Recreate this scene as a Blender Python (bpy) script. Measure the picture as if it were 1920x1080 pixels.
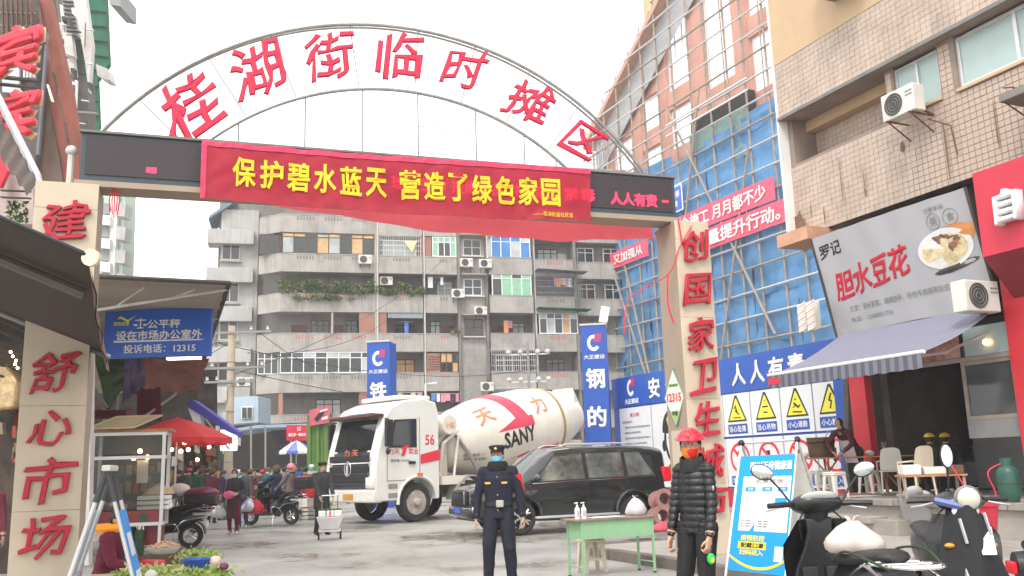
import bpy, bmesh, math, random
import numpy as np
from mathutils import Vector, Matrix, noise as mnoise
from mathutils.kdtree import KDTree
rnd = random.Random(7)
sc = bpy.context.scene
for o in list(bpy.data.objects): bpy.data.objects.remove(o)
COL = sc.collection
R = math.radians
# ---------------------------------------------------------------- camera
F, PIT, ROL, CH = 1700.0, R(11.05), R(1.8), 1.5
fw = Vector((0, math.cos(PIT), math.sin(PIT))); up0 = Vector((0, -math.sin(PIT), math.cos(PIT)))
rt = Vector((1, 0, 0))*math.cos(ROL) - up0*math.sin(ROL)
upv = Vector((1, 0, 0))*math.sin(ROL) + up0*math.cos(ROL)
CP = Vector((0, 0, CH))
cd = bpy.data.cameras.new('camera'); cam = bpy.data.objects.new('camera', cd); COL.objects.link(cam)
cd.sensor_width = 36; cd.lens = 36*F/1920; cd.clip_end = 2000; cd.clip_start = .05
mw = Matrix.Identity(4)
for i in range(3):
    mw[i][0] = rt[i]; mw[i][1] = upv[i]; mw[i][2] = -fw[i]; mw[i][3] = CP[i]
cam.matrix_world = mw
sc.camera = cam
# ---------------------------------------------------------------- sky and sun (overcast)
SUN_EL, SUN_AZ = 52, 200
w = bpy.data.worlds.new("World"); sc.world = w; w.use_nodes = True
nt = w.node_tree; nt.nodes.clear()
out = nt.nodes.new('ShaderNodeOutputWorld'); bg = nt.nodes.new('ShaderNodeBackground')
sky = nt.nodes.new('ShaderNodeTexSky'); sky.sky_type = 'NISHITA'; sky.sun_disc = False
sky.sun_elevation = R(SUN_EL); sky.sun_rotation = R(SUN_AZ); sky.air_density = 1.2; sky.dust_density = 5
hs = nt.nodes.new('ShaderNodeHueSaturation'); hs.inputs['Saturation'].default_value = .22
mx = nt.nodes.new('ShaderNodeMixRGB'); mx.inputs[0].default_value = .72; mx.inputs[2].default_value = (12.9, 12.8, 12.6, 1)
nt.links.new(sky.outputs[0], hs.inputs['Color']); nt.links.new(hs.outputs[0], mx.inputs[1])
nt.links.new(mx.outputs[0], bg.inputs[0]); bg.inputs[1].default_value = .12
nt.links.new(bg.outputs[0], out.inputs[0])
sl = bpy.data.lights.new('sun', 'SUN'); sl.energy = 1.2; sl.angle = R(12); sl.color = (1, .95, .88)
so = bpy.data.objects.new('sun', sl); COL.objects.link(so)
# sun_rotation 0 looks down +Y, clockwise seen from above
sd = Vector((math.sin(R(SUN_AZ))*math.cos(R(SUN_EL)), math.cos(R(SUN_AZ))*math.cos(R(SUN_EL)), math.sin(R(SUN_EL))))
so.rotation_euler = sd.to_track_quat('Z', 'Y').to_euler()
sc.view_settings.view_transform = 'Standard'; sc.view_settings.look = 'None'
sc.view_settings.exposure = 0.78; sc.view_settings.gamma = 1; sc.view_settings.use_curve_mapping = False
# ---------------------------------------------------------------- placing helpers
def ray(px, py): return (fw*F + rt*(px-960) + upv*(540-py)).normalized()
def atY(px, py, Y): d = ray(px, py); return CP + d*(Y/d.y)
def atZ(px, py, z=0): d = ray(px, py); return CP + d*((z-CH)/d.z)
def uv(th): return Vector((math.cos(R(th)), math.sin(R(th)), 0)), Vector((-math.sin(R(th)), math.cos(R(th)), 0))
def P(t, d, z=0, th=24.1):
    u, v = uv(th); return u*d + v*t + Vector((0, 0, z))
# ---------------------------------------------------------------- materials
MATS = {}
def mat(name, col, rough=.75, metal=0, var=.12, scale=3.0, bump=.0, bscale=40, spec=.4, streak=0, stcol=(.05, .045, .04), trans=0, alpha=1, emit=0, coat=0, translucent=0, dirt=0, coords='Object'):
    if name in MATS: return MATS[name]
    m = bpy.data.materials.new(name); m.use_nodes = True; n = m.node_tree.nodes; L = m.node_tree.links
    b = n['Principled BSDF']; c = (*col, 1)
    b.inputs['Roughness'].default_value = rough; b.inputs['Metallic'].default_value = metal
    b.inputs['Specular IOR Level'].default_value = spec; b.inputs['Coat Weight'].default_value = coat
    b.inputs['Base Color'].default_value = c
    last = None
    if var or streak or dirt:
        tc = n.new('ShaderNodeTexCoord'); src = tc.outputs[coords]
        nz = n.new('ShaderNodeTexNoise'); nz.inputs['Scale'].default_value = scale; nz.inputs['Detail'].default_value = 6; nz.inputs['Roughness'].default_value = .65
        L.new(src, nz.inputs['Vector'])
        mr = n.new('ShaderNodeMapRange'); mr.inputs['From Min'].default_value = .25; mr.inputs['From Max'].default_value = .75
        mr.inputs['To Min'].default_value = 1-var*1.6; mr.inputs['To Max'].default_value = 1+var*1.2
        L.new(nz.outputs['Fac'], mr.inputs['Value'])
        vm = n.new('ShaderNodeVectorMath'); vm.operation = 'SCALE'; vm.inputs[0].default_value = col
        L.new(mr.outputs[0], vm.inputs['Scale']); last = vm.outputs[0]
        def over(last, scl, lo, hi, amt, sz, colr):
            mp = n.new('ShaderNodeMapping'); mp.inputs['Scale'].default_value = scl; L.new(src, mp.inputs['Vector'])
            n2 = n.new('ShaderNodeTexNoise'); n2.inputs['Scale'].default_value = sz; n2.inputs['Detail'].default_value = 5; n2.inputs['Roughness'].default_value = .7
            L.new(mp.outputs[0], n2.inputs['Vector'])
            m2 = n.new('ShaderNodeMapRange'); m2.inputs['From Min'].default_value = lo; m2.inputs['From Max'].default_value = hi; m2.inputs['To Max'].default_value = amt
            L.new(n2.outputs['Fac'], m2.inputs['Value'])
            mi = n.new('ShaderNodeMixRGB'); L.new(m2.outputs[0], mi.inputs[0]); L.new(last, mi.inputs[1]); mi.inputs[2].default_value = (*colr, 1)
            return mi.outputs[0]
        if streak: last = over(last, (1, 1, .09), .5, .78, streak, 2.2, stcol)
        if dirt: last = over(last, (1, 1, 1), .52, .72, dirt, scale*.37, stcol)
        L.new(last, b.inputs['Base Color'])
        if rough > .3:
            m3 = n.new('ShaderNodeMapRange'); m3.inputs['To Min'].default_value = rough*.85; m3.inputs['To Max'].default_value = min(1, rough*1.15); L.new(nz.outputs['Fac'], m3.inputs['Value']); L.new(m3.outputs[0], b.inputs['Roughness'])
        if bump:
            n4 = n.new('ShaderNodeTexNoise'); n4.inputs['Scale'].default_value = bscale; n4.inputs['Detail'].default_value = 4; L.new(src, n4.inputs['Vector'])
            bp = n.new('ShaderNodeBump'); bp.inputs['Strength'].default_value = bump; bp.inputs['Distance'].default_value = .02; L.new(n4.outputs['Fac'], bp.inputs['Height']); L.new(bp.outputs[0], b.inputs['Normal'])
    if trans: b.inputs['Transmission Weight'].default_value = trans; b.inputs['IOR'].default_value = 1.1
    if alpha < 1: b.inputs['Alpha'].default_value = alpha
    if emit: b.inputs['Emission Color'].default_value = c; b.inputs['Emission Strength'].default_value = emit
    if translucent:
        tl = n.new('ShaderNodeBsdfTranslucent'); tl.inputs['Color'].default_value = c
        if last: L.new(last, tl.inputs['Color'])
        ms = n.new('ShaderNodeMixShader'); ms.inputs[0].default_value = translucent
        L.new(b.outputs[0], ms.inputs[1]); L.new(tl.outputs[0], ms.inputs[2]); L.new(ms.outputs[0], n['Material Output'].inputs['Surface'])
    MATS[name] = m; return m
def glassmat(name, tint=(.5, .55, .55), rough=.06, clear=.45):
    """window glass: glossy coat over a see-through tint"""
    if name in MATS: return MATS[name]
    m = bpy.data.materials.new(name); m.use_nodes = True; n = m.node_tree.nodes; L = m.node_tree.links
    b = n['Principled BSDF']; b.inputs['Base Color'].default_value = (*[c*.3 for c in tint], 1); b.inputs['Roughness'].default_value = rough; b.inputs['Specular IOR Level'].default_value = .8
    t = n.new('ShaderNodeBsdfTransparent'); t.inputs[0].default_value = (*tint, 1)
    ms = n.new('ShaderNodeMixShader'); ms.inputs[0].default_value = clear; L.new(b.outputs[0], ms.inputs[1]); L.new(t.outputs[0], ms.inputs[2]); L.new(ms.outputs[0], n['Material Output'].inputs['Surface'])
    MATS[name] = m; return m
# ---------------------------------------------------------------- objects
def link(o, parent=None):
    COL.objects.link(o)
    if parent is not None: o.parent = parent
    return o
def tag(o, label=None, cat=None, group=None, kind=None):
    if label:
        o['label'] = label
        if len(label.split()) > 16: print('LONG', len(label.split()), label)
    if cat: o['category'] = cat
    if group: o['group'] = group
    if kind: o['kind'] = kind
    return o
def thing(name, label, cat, loc=(0, 0, 0), rz=0, group=None, kind=None):
    o = bpy.data.objects.new(name, None); COL.objects.link(o); o.location = loc; o.rotation_euler = (0, 0, R(rz)); o.empty_display_size = .1
    return tag(o, label, cat, group, kind)
def copy_tree(o, parent=None):
    c = o.copy(); COL.objects.link(c); c.parent = parent
    for ch in list(o.children): copy_tree(ch, c)
    return c
def frame(th, t, d, z=0):
    """location and z-rotation of a wall frame: local x runs towards the camera end of the street, y into the wall"""
    return P(t, d, z, th), -(90-th)
def crv(pts, n=5):
    pts = [Vector(p) for p in pts]; out_ = []
    for i in range(len(pts)-1):
        a, b, c, d = pts[max(i-1, 0)], pts[i], pts[i+1], pts[min(i+2, len(pts)-1)]
        for k in range(n):
            f = k/n; out_.append(.5*((2*b)+(c-a)*f+(2*a-5*b+4*c-d)*f*f+(-a+3*b-3*c+d)*f**3))
    return out_+[pts[-1]]
class MB:
    def __init__(s): s.v = []; s.f = []; s.mi = []; s.m = 0
    def add(s, vs, fs, m=None):
        k = len(s.v); s.v += [tuple(p) for p in vs]
        for f in fs: s.f.append([i+k for i in f]); s.mi.append(s.m if m is None else m)
        return s
    def box(s, x0, x1, y0, y1, z0, z1, m=None):
        return s.add([(x, y, z) for z in (z0, z1) for y in (y0, y1) for x in (x0, x1)], [(0, 2, 3, 1), (4, 5, 7, 6), (0, 1, 5, 4), (2, 6, 7, 3), (0, 4, 6, 2), (1, 3, 7, 5)], m)
    def cbox(s, c, sz, rot=None, m=None):
        M = rot if rot is not None else Matrix.Identity(3); c = Vector(c)
        vs = [c + M @ Vector((x*sz[0]/2, y*sz[1]/2, z*sz[2]/2)) for z in (-1, 1) for y in (-1, 1) for x in (-1, 1)]
        return s.add(vs, [(0, 2, 3, 1), (4, 5, 7, 6), (0, 1, 5, 4), (2, 6, 7, 3), (0, 4, 6, 2), (1, 3, 7, 5)], m)
    def loft(s, rings, caps=True, closed=True, m=None):
        n = len(rings[0]); vs = [p for r in rings for p in r]; fs = []
        for i in range(len(rings)-1):
            for j in range(n if closed else n-1):
                a = i*n+j; b = i*n+(j+1) % n; fs.append((a, b, b+n, a+n))
        if caps: fs.append(tuple(range(n-1, -1, -1))); fs.append(tuple(range((len(rings)-1)*n, len(rings)*n)))
        return s.add(vs, fs, m)
    def tube(s, pts, r, n=8, caps=True, m=None, flat=1):
        pts = [Vector(p) for p in pts]; rings = []; prev = None
        for i, p in enumerate(pts):
            d = (pts[min(i+1, len(pts)-1)] - pts[max(i-1, 0)]).normalized()
            if prev is None:
                a = Vector((0, 0, 1)) if abs(d.z) < .9 else Vector((1, 0, 0)); x = d.cross(a).normalized()
            else: x = (prev - d*prev.dot(d)).normalized()
            prev = x; y = d.cross(x); rr = r[i] if isinstance(r, (list, tuple)) else r
            rings.append([p + x*math.cos(2*math.pi*k/n)*rr + y*math.sin(2*math.pi*k/n)*rr*flat for k in range(n)])
        return s.loft(rings, caps, m=m)
    def lathe(s, prof, c=(0, 0, 0), n=20, rot=None, caps=True, m=None):
        M = rot if rot is not None else Matrix.Identity(3); c = Vector(c)
        return s.loft([[c + M @ Vector((r*math.cos(2*math.pi*k/n), r*math.sin(2*math.pi*k/n), z)) for k in range(n)] for r, z in prof], caps, m=m)
    def prism(s, pts, a, b, axis='y', m=None):
        def q(p, h): return {'y': (p[0], h, p[1]), 'z': (p[0], p[1], h), 'x': (h, p[0], p[1])}[axis]
        return s.loft([[q(p, a) for p in pts], [q(p, b) for p in pts]], m=m)
    def sph(s, c, r, nu=14, nv=9, rot=None, m=None):
        M = rot if rot is not None else Matrix.Identity(3); c = Vector(c); r = (r, r, r) if not isinstance(r, (tuple, list)) else r
        rings = []
        for i in range(nv+1):
            a = -math.pi/2 + math.pi*min(max(i/nv, .02), .98)
            rings.append([c + M @ Vector((r[0]*math.cos(a)*math.cos(2*math.pi*k/nu), r[1]*math.cos(a)*math.sin(2*math.pi*k/nu), r[2]*math.sin(a))) for k in range(nu)])
        return s.loft(rings, True, m=m)
    def grid(s, fn, nu, nv, m=None):
        vs = [fn(i/nu, j/nv) for j in range(nv+1) for i in range(nu+1)]
        return s.add(vs, [(j*(nu+1)+i, j*(nu+1)+i+1, (j+1)*(nu+1)+i+1, (j+1)*(nu+1)+i) for j in range(nv) for i in range(nu)], m)
    def sheet(s, fn, nu, nv, th=(0, .004, 0), m=None):
        th = Vector(th); s.grid(fn, nu, nv, m); s.grid(lambda a, b: Vector(fn(1-a, b))+th, nu, nv, m); return s
    def build(s, name, mats, parent=None, smooth=False, bevel=0, loc=None, seg=2, recalc=True):
        me = bpy.data.meshes.new(name); me.from_pydata(s.v, [], s.f)
        mats = mats if isinstance(mats, (list, tuple)) else [mats]
        for m in mats: me.materials.append(m)
        if len(mats) > 1: me.polygons.foreach_set('material_index', s.mi)
        if recalc:
            bm = bmesh.new(); bm.from_mesh(me); bmesh.ops.recalc_face_normals(bm, faces=bm.faces); bm.to_mesh(me); bm.free()
        if smooth: shade(me, smooth if smooth is not True else 40)
        o = bpy.data.objects.new(name, me); link(o, parent)
        if loc is not None: o.location = loc
        if bevel:
            md = o.modifiers.new('bevel', 'BEVEL'); md.width = bevel; md.segments = seg; md.limit_method = 'ANGLE'; md.angle_limit = R(35)
            if not smooth: shade(me, 35)
        return o
def shade(me, ang=40):
    me.polygons.foreach_set('use_smooth', [True]*len(me.polygons))
    try: me.set_sharp_from_angle(angle=R(ang))
    except Exception: pass
def share(o, name, parent, loc=(0, 0, 0), rz=0, scale=None):
    c = bpy.data.objects.new(name, o.data); link(c, parent); c.location = loc; c.rotation_euler = (0, 0, R(rz))
    if scale: c.scale = scale
    for md in o.modifiers:
        k = c.modifiers.new(md.name, md.type)
        if md.type == 'BEVEL': k.width = md.width; k.segments = md.segments; k.limit_method = md.limit_method; k.angle_limit = md.angle_limit
    return c
def evalmesh(o):
    dg = bpy.context.evaluated_depsgraph_get(); return bpy.data.meshes.new_from_object(o.evaluated_get(dg))
def glyphs(s, bold=.02, ext=.01, res=2):
    cu = bpy.data.curves.new('lettering', 'FONT'); cu.body = s; cu.resolution_u = res; cu.offset = 0; cu.extrude = max(ext, .001); cu.bevel_depth = bold*.62; cu.bevel_resolution = 0
    o = bpy.data.objects.new('lettering', cu); COL.objects.link(o); me = evalmesh(o)
    bpy.data.objects.remove(o); bpy.data.curves.remove(cu); return me
def text(s, w, h, c, mt, parent, bold=.02, ext=.01, brush=0, tilt=0, name='lettering', mirror=False, warp=None, rx=None, spaced=0):
    """lettering in the local XZ plane facing -y, fitted to w x h and centred at c; brush>0 wobbles it into a painted hand"""
    me = glyphs(s, bold, ext); n = len(me.vertices); co = np.empty(n*3); me.vertices.foreach_get('co', co); co = co.reshape(-1, 3)
    lo, hi = co.min(0), co.max(0); cc = (lo+hi)/2; sz = np.maximum(hi-lo, 1e-6)
    x = (co[:, 0]-cc[0]) * (w/sz[0]); z = (co[:, 1]-cc[1]) * (h/sz[1]); y = -(co[:, 2]) * (1 if ext else 1)
    y = -(co[:, 2]-cc[2])*(2*max(ext, .0012)/sz[2])
    if brush:
        z = z + x*.10*brush; x = x + z*.10*brush
        q = 5.2/h; brush = brush*.75; ph = rnd.random()*6
        x, z = x + brush*h*.028*np.sin(z*q*2.1+ph) , z + brush*h*.03*np.sin(x*q*1.9+1.3+ph)
    if mirror: x = -x
    if tilt: a = R(tilt); x, z = x*math.cos(a)-z*math.sin(a), x*math.sin(a)+z*math.cos(a)
    pts = np.stack([x+c[0], y+c[1], z+c[2]], 1)
    if warp: pts = np.array([warp(*p) for p in pts])
    me.vertices.foreach_set('co', pts.ravel()); me.materials.clear(); me.materials.append(mt)
    if mirror: me.flip_normals()
    me.update(); o = bpy.data.objects.new(name, me); link(o, parent); return o
# ================================================================ materials used widely
M = {}
def wetmat():
    m = mat('wet_concrete', (.33, .318, .295), rough=.55, var=.1, scale=.5, bump=.2, bscale=14, dirt=.4, stcol=(.17, .163, .152), spec=.5)
    n = m.node_tree.nodes; L = m.node_tree.links; b = n['Principled BSDF']; tc = n.new('ShaderNodeTexCoord')
    nz = n.new('ShaderNodeTexNoise'); nz.inputs['Scale'].default_value = .33; nz.inputs['Detail'].default_value = 5; nz.inputs['Roughness'].default_value = .6; L.new(tc.outputs['Object'], nz.inputs['Vector'])
    r = n.new('ShaderNodeMapRange'); r.inputs['From Min'].default_value = .42; r.inputs['From Max'].default_value = .6; r.inputs['To Min'].default_value = .62; r.inputs['To Max'].default_value = .16; L.new(nz.outputs['Fac'], r.inputs['Value']); L.new(r.outputs[0], b.inputs['Roughness'])
    r2 = n.new('ShaderNodeMapRange'); r2.inputs['From Min'].default_value = .42; r2.inputs['From Max'].default_value = .62; r2.inputs['To Max'].default_value = .45; L.new(nz.outputs['Fac'], r2.inputs['Value'])
    mi = n.new('ShaderNodeMixRGB'); mi.blend_type = 'MULTIPLY'; L.new(r2.outputs[0], mi.inputs[0]); src = b.inputs['Base Color'].links[0].from_socket; L.new(src, mi.inputs[1]); mi.inputs[2].default_value = (.62, .61, .6, 1)
    vo = n.new('ShaderNodeTexVoronoi'); vo.feature = 'DISTANCE_TO_EDGE'; vo.inputs['Scale'].default_value = .22; L.new(tc.outputs['Object'], vo.inputs['Vector'])
    n5 = n.new('ShaderNodeTexNoise'); n5.inputs['Scale'].default_value = 1.2; n5.inputs['Detail'].default_value = 6; L.new(tc.outputs['Object'], n5.inputs['Vector']); va = n.new('ShaderNodeVectorMath'); va.operation = 'MULTIPLY_ADD'; L.new(n5.outputs['Color'], va.inputs[0]); va.inputs[1].default_value = (1.1, 1.1, 0); L.new(tc.outputs['Object'], va.inputs[2]); L.new(va.outputs[0], vo.inputs['Vector'])
    r3 = n.new('ShaderNodeMapRange'); r3.inputs['From Max'].default_value = .006; r3.inputs['To Min'].default_value = .5; r3.inputs['To Max'].default_value = 0; L.new(vo.outputs['Distance'], r3.inputs['Value'])
    m4 = n.new('ShaderNodeMixRGB'); L.new(r3.outputs[0], m4.inputs[0]); L.new(mi.outputs[0], m4.inputs[1]); m4.inputs[2].default_value = (.09, .085, .08, 1); L.new(m4.outputs[0], b.inputs['Base Color']); return m
M['ground'] = wetmat()
M['pave'] = mat('pavement_concrete', (.34, .315, .285), rough=.62, var=.16, scale=1.1, bump=.3, bscale=22, dirt=.4, stcol=(.12, .11, .1))
M['kerb'] = mat('kerb_stone', (.15, .125, .115), rough=.8, var=.2, scale=2, bump=.4, dirt=.5)
M['conc'] = mat('aged_concrete', (.385, .36, .335), rough=.9, var=.14, scale=.9, bump=.3, bscale=9, streak=.75, dirt=.45, stcol=(.17, .155, .135))
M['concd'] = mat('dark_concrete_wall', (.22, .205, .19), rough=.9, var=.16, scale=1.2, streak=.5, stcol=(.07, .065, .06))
M['concl'] = mat('pale_render_wall', (.43, .42, .405), rough=.9, var=.12, scale=.6, streak=.65, dirt=.4, stcol=(.18, .165, .15))
M['beige'] = mat('beige_tile_glaze', (.49, .385, .315), rough=.42, var=.16, scale=2.1, streak=.4, dirt=.25, stcol=(.25, .2, .165))
M['beigep'] = mat('beige_plaster', (.56, .40, .25), rough=.8, var=.1, scale=.5, streak=.35, stcol=(.5, .3, .15))
M['grout'] = mat('dark_grout', (.28, .22, .185), rough=.95, var=.2, scale=1.2)
M['brick'] = mat('red_brick_wall', (.42, .2, .15), rough=.9, var=.15, scale=1.5, bump=.3, bscale=20, dirt=.3, stcol=(.3, .17, .13))
M['brickp'] = mat('pink_brick_pier', (.62, .33, .26), rough=.9, var=.1, scale=.8, bump=.2, bscale=6, dirt=.2, stcol=(.5, .3, .25))
M['white'] = mat('white_paint', (.78, .78, .76), rough=.5, var=.05, scale=3)
M['offw'] = mat('offwhite_plastic', (.66, .64, .58), rough=.45, var=.06, scale=4, dirt=.2, stcol=(.4, .38, .33))
M['dirtyw'] = mat('weathered_white', (.55, .53, .5), rough=.7, var=.12, scale=3, streak=.4, stcol=(.25, .2, .15))
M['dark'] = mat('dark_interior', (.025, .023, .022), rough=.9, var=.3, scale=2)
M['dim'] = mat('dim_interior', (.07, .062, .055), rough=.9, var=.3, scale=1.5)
M['black'] = mat('black_plastic', (.02, .02, .022), rough=.42, var=.1)
M['rubber'] = mat('tyre_rubber', (.035, .034, .033), rough=.85, var=.2, scale=8, bump=.2)
M['steel'] = mat('galvanised_steel', (.5, .5, .5), rough=.38, metal=.8, var=.15, scale=9)
M['chrome'] = mat('chrome', (.75, .75, .76), rough=.12, metal=1, var=0)
M['alu'] = mat('aluminium_frame', (.62, .62, .62), rough=.4, metal=.5, var=.06)
M['tanf'] = mat('tan_window_frame', (.33, .28, .23), rough=.6, var=.12)
M['rust'] = mat('rusty_iron', (.16, .08, .045), rough=.85, var=.3, scale=12, bump=.3)
M['wood'] = mat('varnished_wood', (.42, .2, .09), rough=.5, var=.2, scale=4, streak=0)
M['woodd'] = mat('dark_wood', (.12, .065, .04), rough=.7, var=.25, scale=5)
M['red'] = mat('red_paint', (.6, .035, .05), rough=.42, var=.06)
M['redl'] = mat('red_sign_letter', (.72, .03, .06), rough=.4, var=.05)
M['reds'] = mat('red_sign_board', (.55, .03, .06), rough=.5, var=.08, scale=2, dirt=.15, stcol=(.4, .03, .05))
M['redc'] = mat('red_banner_cloth', (.78, .05, .1), rough=.8, var=.06, scale=5, translucent=.35)
M['blue'] = mat('blue_sign_paint', (.02, .09, .42), rough=.4, var=.06, scale=1.5, dirt=.1, stcol=(.05, .12, .4))
M['blues'] = mat('bright_blue_print', (.0, .29, .82), rough=.4, var=.03)
M['net'] = mat('blue_safety_netting', (.14, .36, .67), rough=.75, var=.26, scale=.5, bump=.4, bscale=3, dirt=.35, stcol=(.33, .52, .77), translucent=.35)
M['netg'] = mat('green_safety_netting', (.03, .16, .09), rough=.8, var=.2, scale=2, translucent=.25)
M['bamboo'] = mat('scaffold_pole', (.33, .27, .22), rough=.7, var=.25, scale=2)
M['yell'] = mat('warning_yellow', (.8, .72, .06), rough=.5, var=.04)
M['blk'] = mat('black_ink', (.02, .02, .02), rough=.6, var=0)
M['grey'] = mat('mid_grey_paint', (.25, .25, .25), rough=.6, var=.1)
M['green'] = mat('green_hoarding', (.12, .24, .05), rough=.6, var=.12, scale=1.2, streak=.3, stcol=(.08, .13, .04))
M['leaf'] = mat('leaf_green', (.085, .16, .03), rough=.6, var=.4, scale=6, translucent=.3)
M['leafd'] = mat('leaf_dark', (.04, .085, .03), rough=.6, var=.4, scale=6, translucent=.25)
M['glass'] = glassmat('window_glass', (.35, .38, .38), clear=.35)
M['glassd'] = glassmat('dark_window_glass', (.08, .09, .095), clear=.12)
M['glassg'] = mat('pale_green_glass', (.36, .47, .46), rough=.22, var=.08, scale=.8, spec=.7)
M['skin'] = mat('skin', (.5, .3, .21), rough=.55, var=.06, scale=20)
M['black_hair'] = mat('black_hair', (.015, .013, .012), rough=.5, var=.2, scale=40)
M['warm'] = mat('warm_lamp_glow', (1, .72, .38), emit=9, var=0)

def _unused(): pass
# ================================================================ ground, pavement, steps
def slab_grid(u, v):
    x = -140+300*u; y = -20+220*v
    return (x, y, .012*mnoise.noise(Vector((x*.15, y*.15, 0))) if abs(x) < 25 and y < 45 else 0)
g = MB(); g.grid(slab_grid, 150, 110); g.build('ground', M['ground'], smooth=True)['kind'] = 'structure'
g = MB(); g.add([(-900, -400, -.06), (900, -400, -.06), (900, 1200, -.06), (-900, 1200, -.06)], [(0, 1, 2, 3)]); g.build('terrain', M['ground'])['kind'] = 'structure'
loc, rz = frame(24.1, 13.9, 7.45)
pv = MB(); pv.prism([(0, .0), (0, 12), (24, 12), (24, .0)], 0.02, .15, 'z')
pav = pv.build('pavement', M['pave'], bevel=.01); pav.location = loc; pav.rotation_euler = (0, 0, R(rz)); pav['kind'] = 'structure'
ks = None
for i in range(17):   # kerb stones along the pavement edge
    k = MB().box(0, .985, -.16, -.004, -.03, .16)
    if ks is None: ks = k.build('kerb_stone', M['kerb'], pav, bevel=.018); o = ks
    else: o = share(ks, 'kerb_stone', pav)
    o.location = (i*1.0, .0, rnd.uniform(-.012, .006)); o.rotation_euler = (0, 0, rnd.uniform(-.008, .008))
for i in range(6):    # end kerb
    o = share(ks, 'kerb_stone', pav); o.location = (-.02, i*1.0, 0); o.rotation_euler = (0, 0, R(90))
# forecourt steps in front of the restaurant: two flights of stone slabs
def steps(name, d0, d1, z0, z1, t0, t1):
    loc, rz = frame(24.1, t0, d0, z0); m = MB(); m.box(0, t0-t1, .08, d1-d0, 0, z1-z0-.03)
    s = m.build(name, M['pave'], bevel=.008); s.location = loc; s.rotation_euler = (0, 0, R(rz)); s['kind'] = 'structure'
    n = int((t0-t1)/1.1)
    first = None
    for i in range(n):
        if first is None: first = MB().box(.006, 1.094, 0, .42, z1-z0-.1, z1-z0+.012).build('step_slab', M['kerb2'], s, bevel=.012); o = first
        else: o = share(first, 'step_slab', s)
        o.location = (i*1.1, rnd.uniform(-.012, .012), rnd.uniform(-.006, .004))
    return s
M['kerb2'] = mat('step_stone', (.30, .27, .245), rough=.75, var=.2, scale=1.6, bump=.4, dirt=.4, stcol=(.13, .12, .11))
steps('lower_step', 11.95, 12.8, .14, .43, 15.4, 11.6)
steps('restaurant_forecourt', 12.5, 20.5, .14, .70, 15.4, 3.0)
# road patches: cracks and a manhole cover
m = MB()
for k in range(9):
    t, d = rnd.uniform(9, 30), rnd.uniform(-2, 6.5); p = P(t, d, .017); pts = [p]
    a = rnd.uniform(0, 6.3)
    for q in range(9):
        a += rnd.uniform(-.5, .5); p = p+Vector((math.cos(a), math.sin(a), 0))*.35; pts.append(p)
    for a_, b_ in zip(pts, pts[1:]):
        n_ = (b_-a_).cross(Vector((0, 0, 1))).normalized()*.012; m.add([a_-n_, b_-n_, b_+n_, a_+n_], [(0, 1, 2, 3)])
o = m.build('road_cracks', M['dim']); o['kind'] = 'structure'

# ================================================================ tiled building and its shop front (frame S: x = 16.05 - t)
loc, rz = frame(24.1, 16.05, 14.5)
S = thing('tiled_building', 'beige tiled building with a long dark ledge and pale green glazed windows above the restaurant', 'building', loc, rz)
m = MB()
m.box(0, 18, .03, 9, 6.5, 8.25); m.box(0, .15, .03, 9, 8.25, 9.35)              # below the ledge
m.box(3.0, 3.22, .03, 9, 8.25, 9.35); m.box(4.32, 4.72, .03, 9, 8.25, 9.35); m.box(7.2, 7.6, .03, 9, 8.25, 9.35); m.box(9.6, 18, .03, 9, 8.25, 9.35)
m.box(.15, 3.0, .75, 9, 8.25, 9.35); m.box(3.22, 4.32, .3, 9, 8.25, 9.35); m.box(4.72, 7.2, .3, 9, 8.25, 9.35); m.box(7.6, 9.6, .3, 9, 8.25, 9.35)
m.box(0, 18, -.19, 9, 9.352, 24)
m.build('wall', M['grout'], S)
MB().box(-.02, 18, -.26, -.192, 9.33, 9.42).build('ledge', M['concd'], S, bevel=.01)
MB().box(-.005, 4.3, -.215, -.192, 10.75, 24).build('plaster_band', M['beigep'], S)
MB().box(-.06, -.003, -.24, .04, 6.5, 24).build('corner_strip', M['white'], S)
# tiles: the largest ones in view are parts of their own, the rest stay one joined part
tw, thh = .132, .12
tile = MB().box(.004, tw-.008, -.014, .03, .004, thh-.008).build('tile', M['beige'], S, bevel=.003, seg=1); tile.location = (5, 0, 6.6)
rest = MB(); cells = []
Mi = Matrix.Translation(loc) @ Matrix.Rotation(R(rz), 4, 'Z')
def holes(x, z):
    for a, b in ((.08, 3.0), (3.18, 4.34), (4.68, 7.22), (7.56, 9.62)):
        if x+tw > a and x < b and 8.2 < z+thh and z < 9.34: return True
    return False
for i in range(int(9.6/tw)):
    for j in range(int(2.85/thh)):
        x, z = i*tw, 6.5+j*thh
        if z+thh > 9.34 or holes(x, z): continue
        cells.append((x, 0.03, z, (Mi @ Vector((x, 0, z))-CP).length if x < 6.15 else 99))
    for j in range(38):
        x, z = i*tw, 9.43+j*thh
        if x < 4.3 and z > 10.65: continue
        cells.append((x, -.19, z, 50))
cells.sort(key=lambda c: c[3])
for n_, (x, y, z, dd) in enumerate(cells):
    if n_ < 290:
        o = tile if n_ == 0 else share(tile, 'tile', S)
        o.location = (x, y+rnd.uniform(-.003, .003), z)
    else: 
        e = rnd.uniform(-.003, .003); rest.box(x+.004, x+tw-.004, y-.014+e, y+.02, z+.004, z+thh-.004)
rest.build('tile_facing', M['beige'], S)['kind'] = 'stuff'
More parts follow.
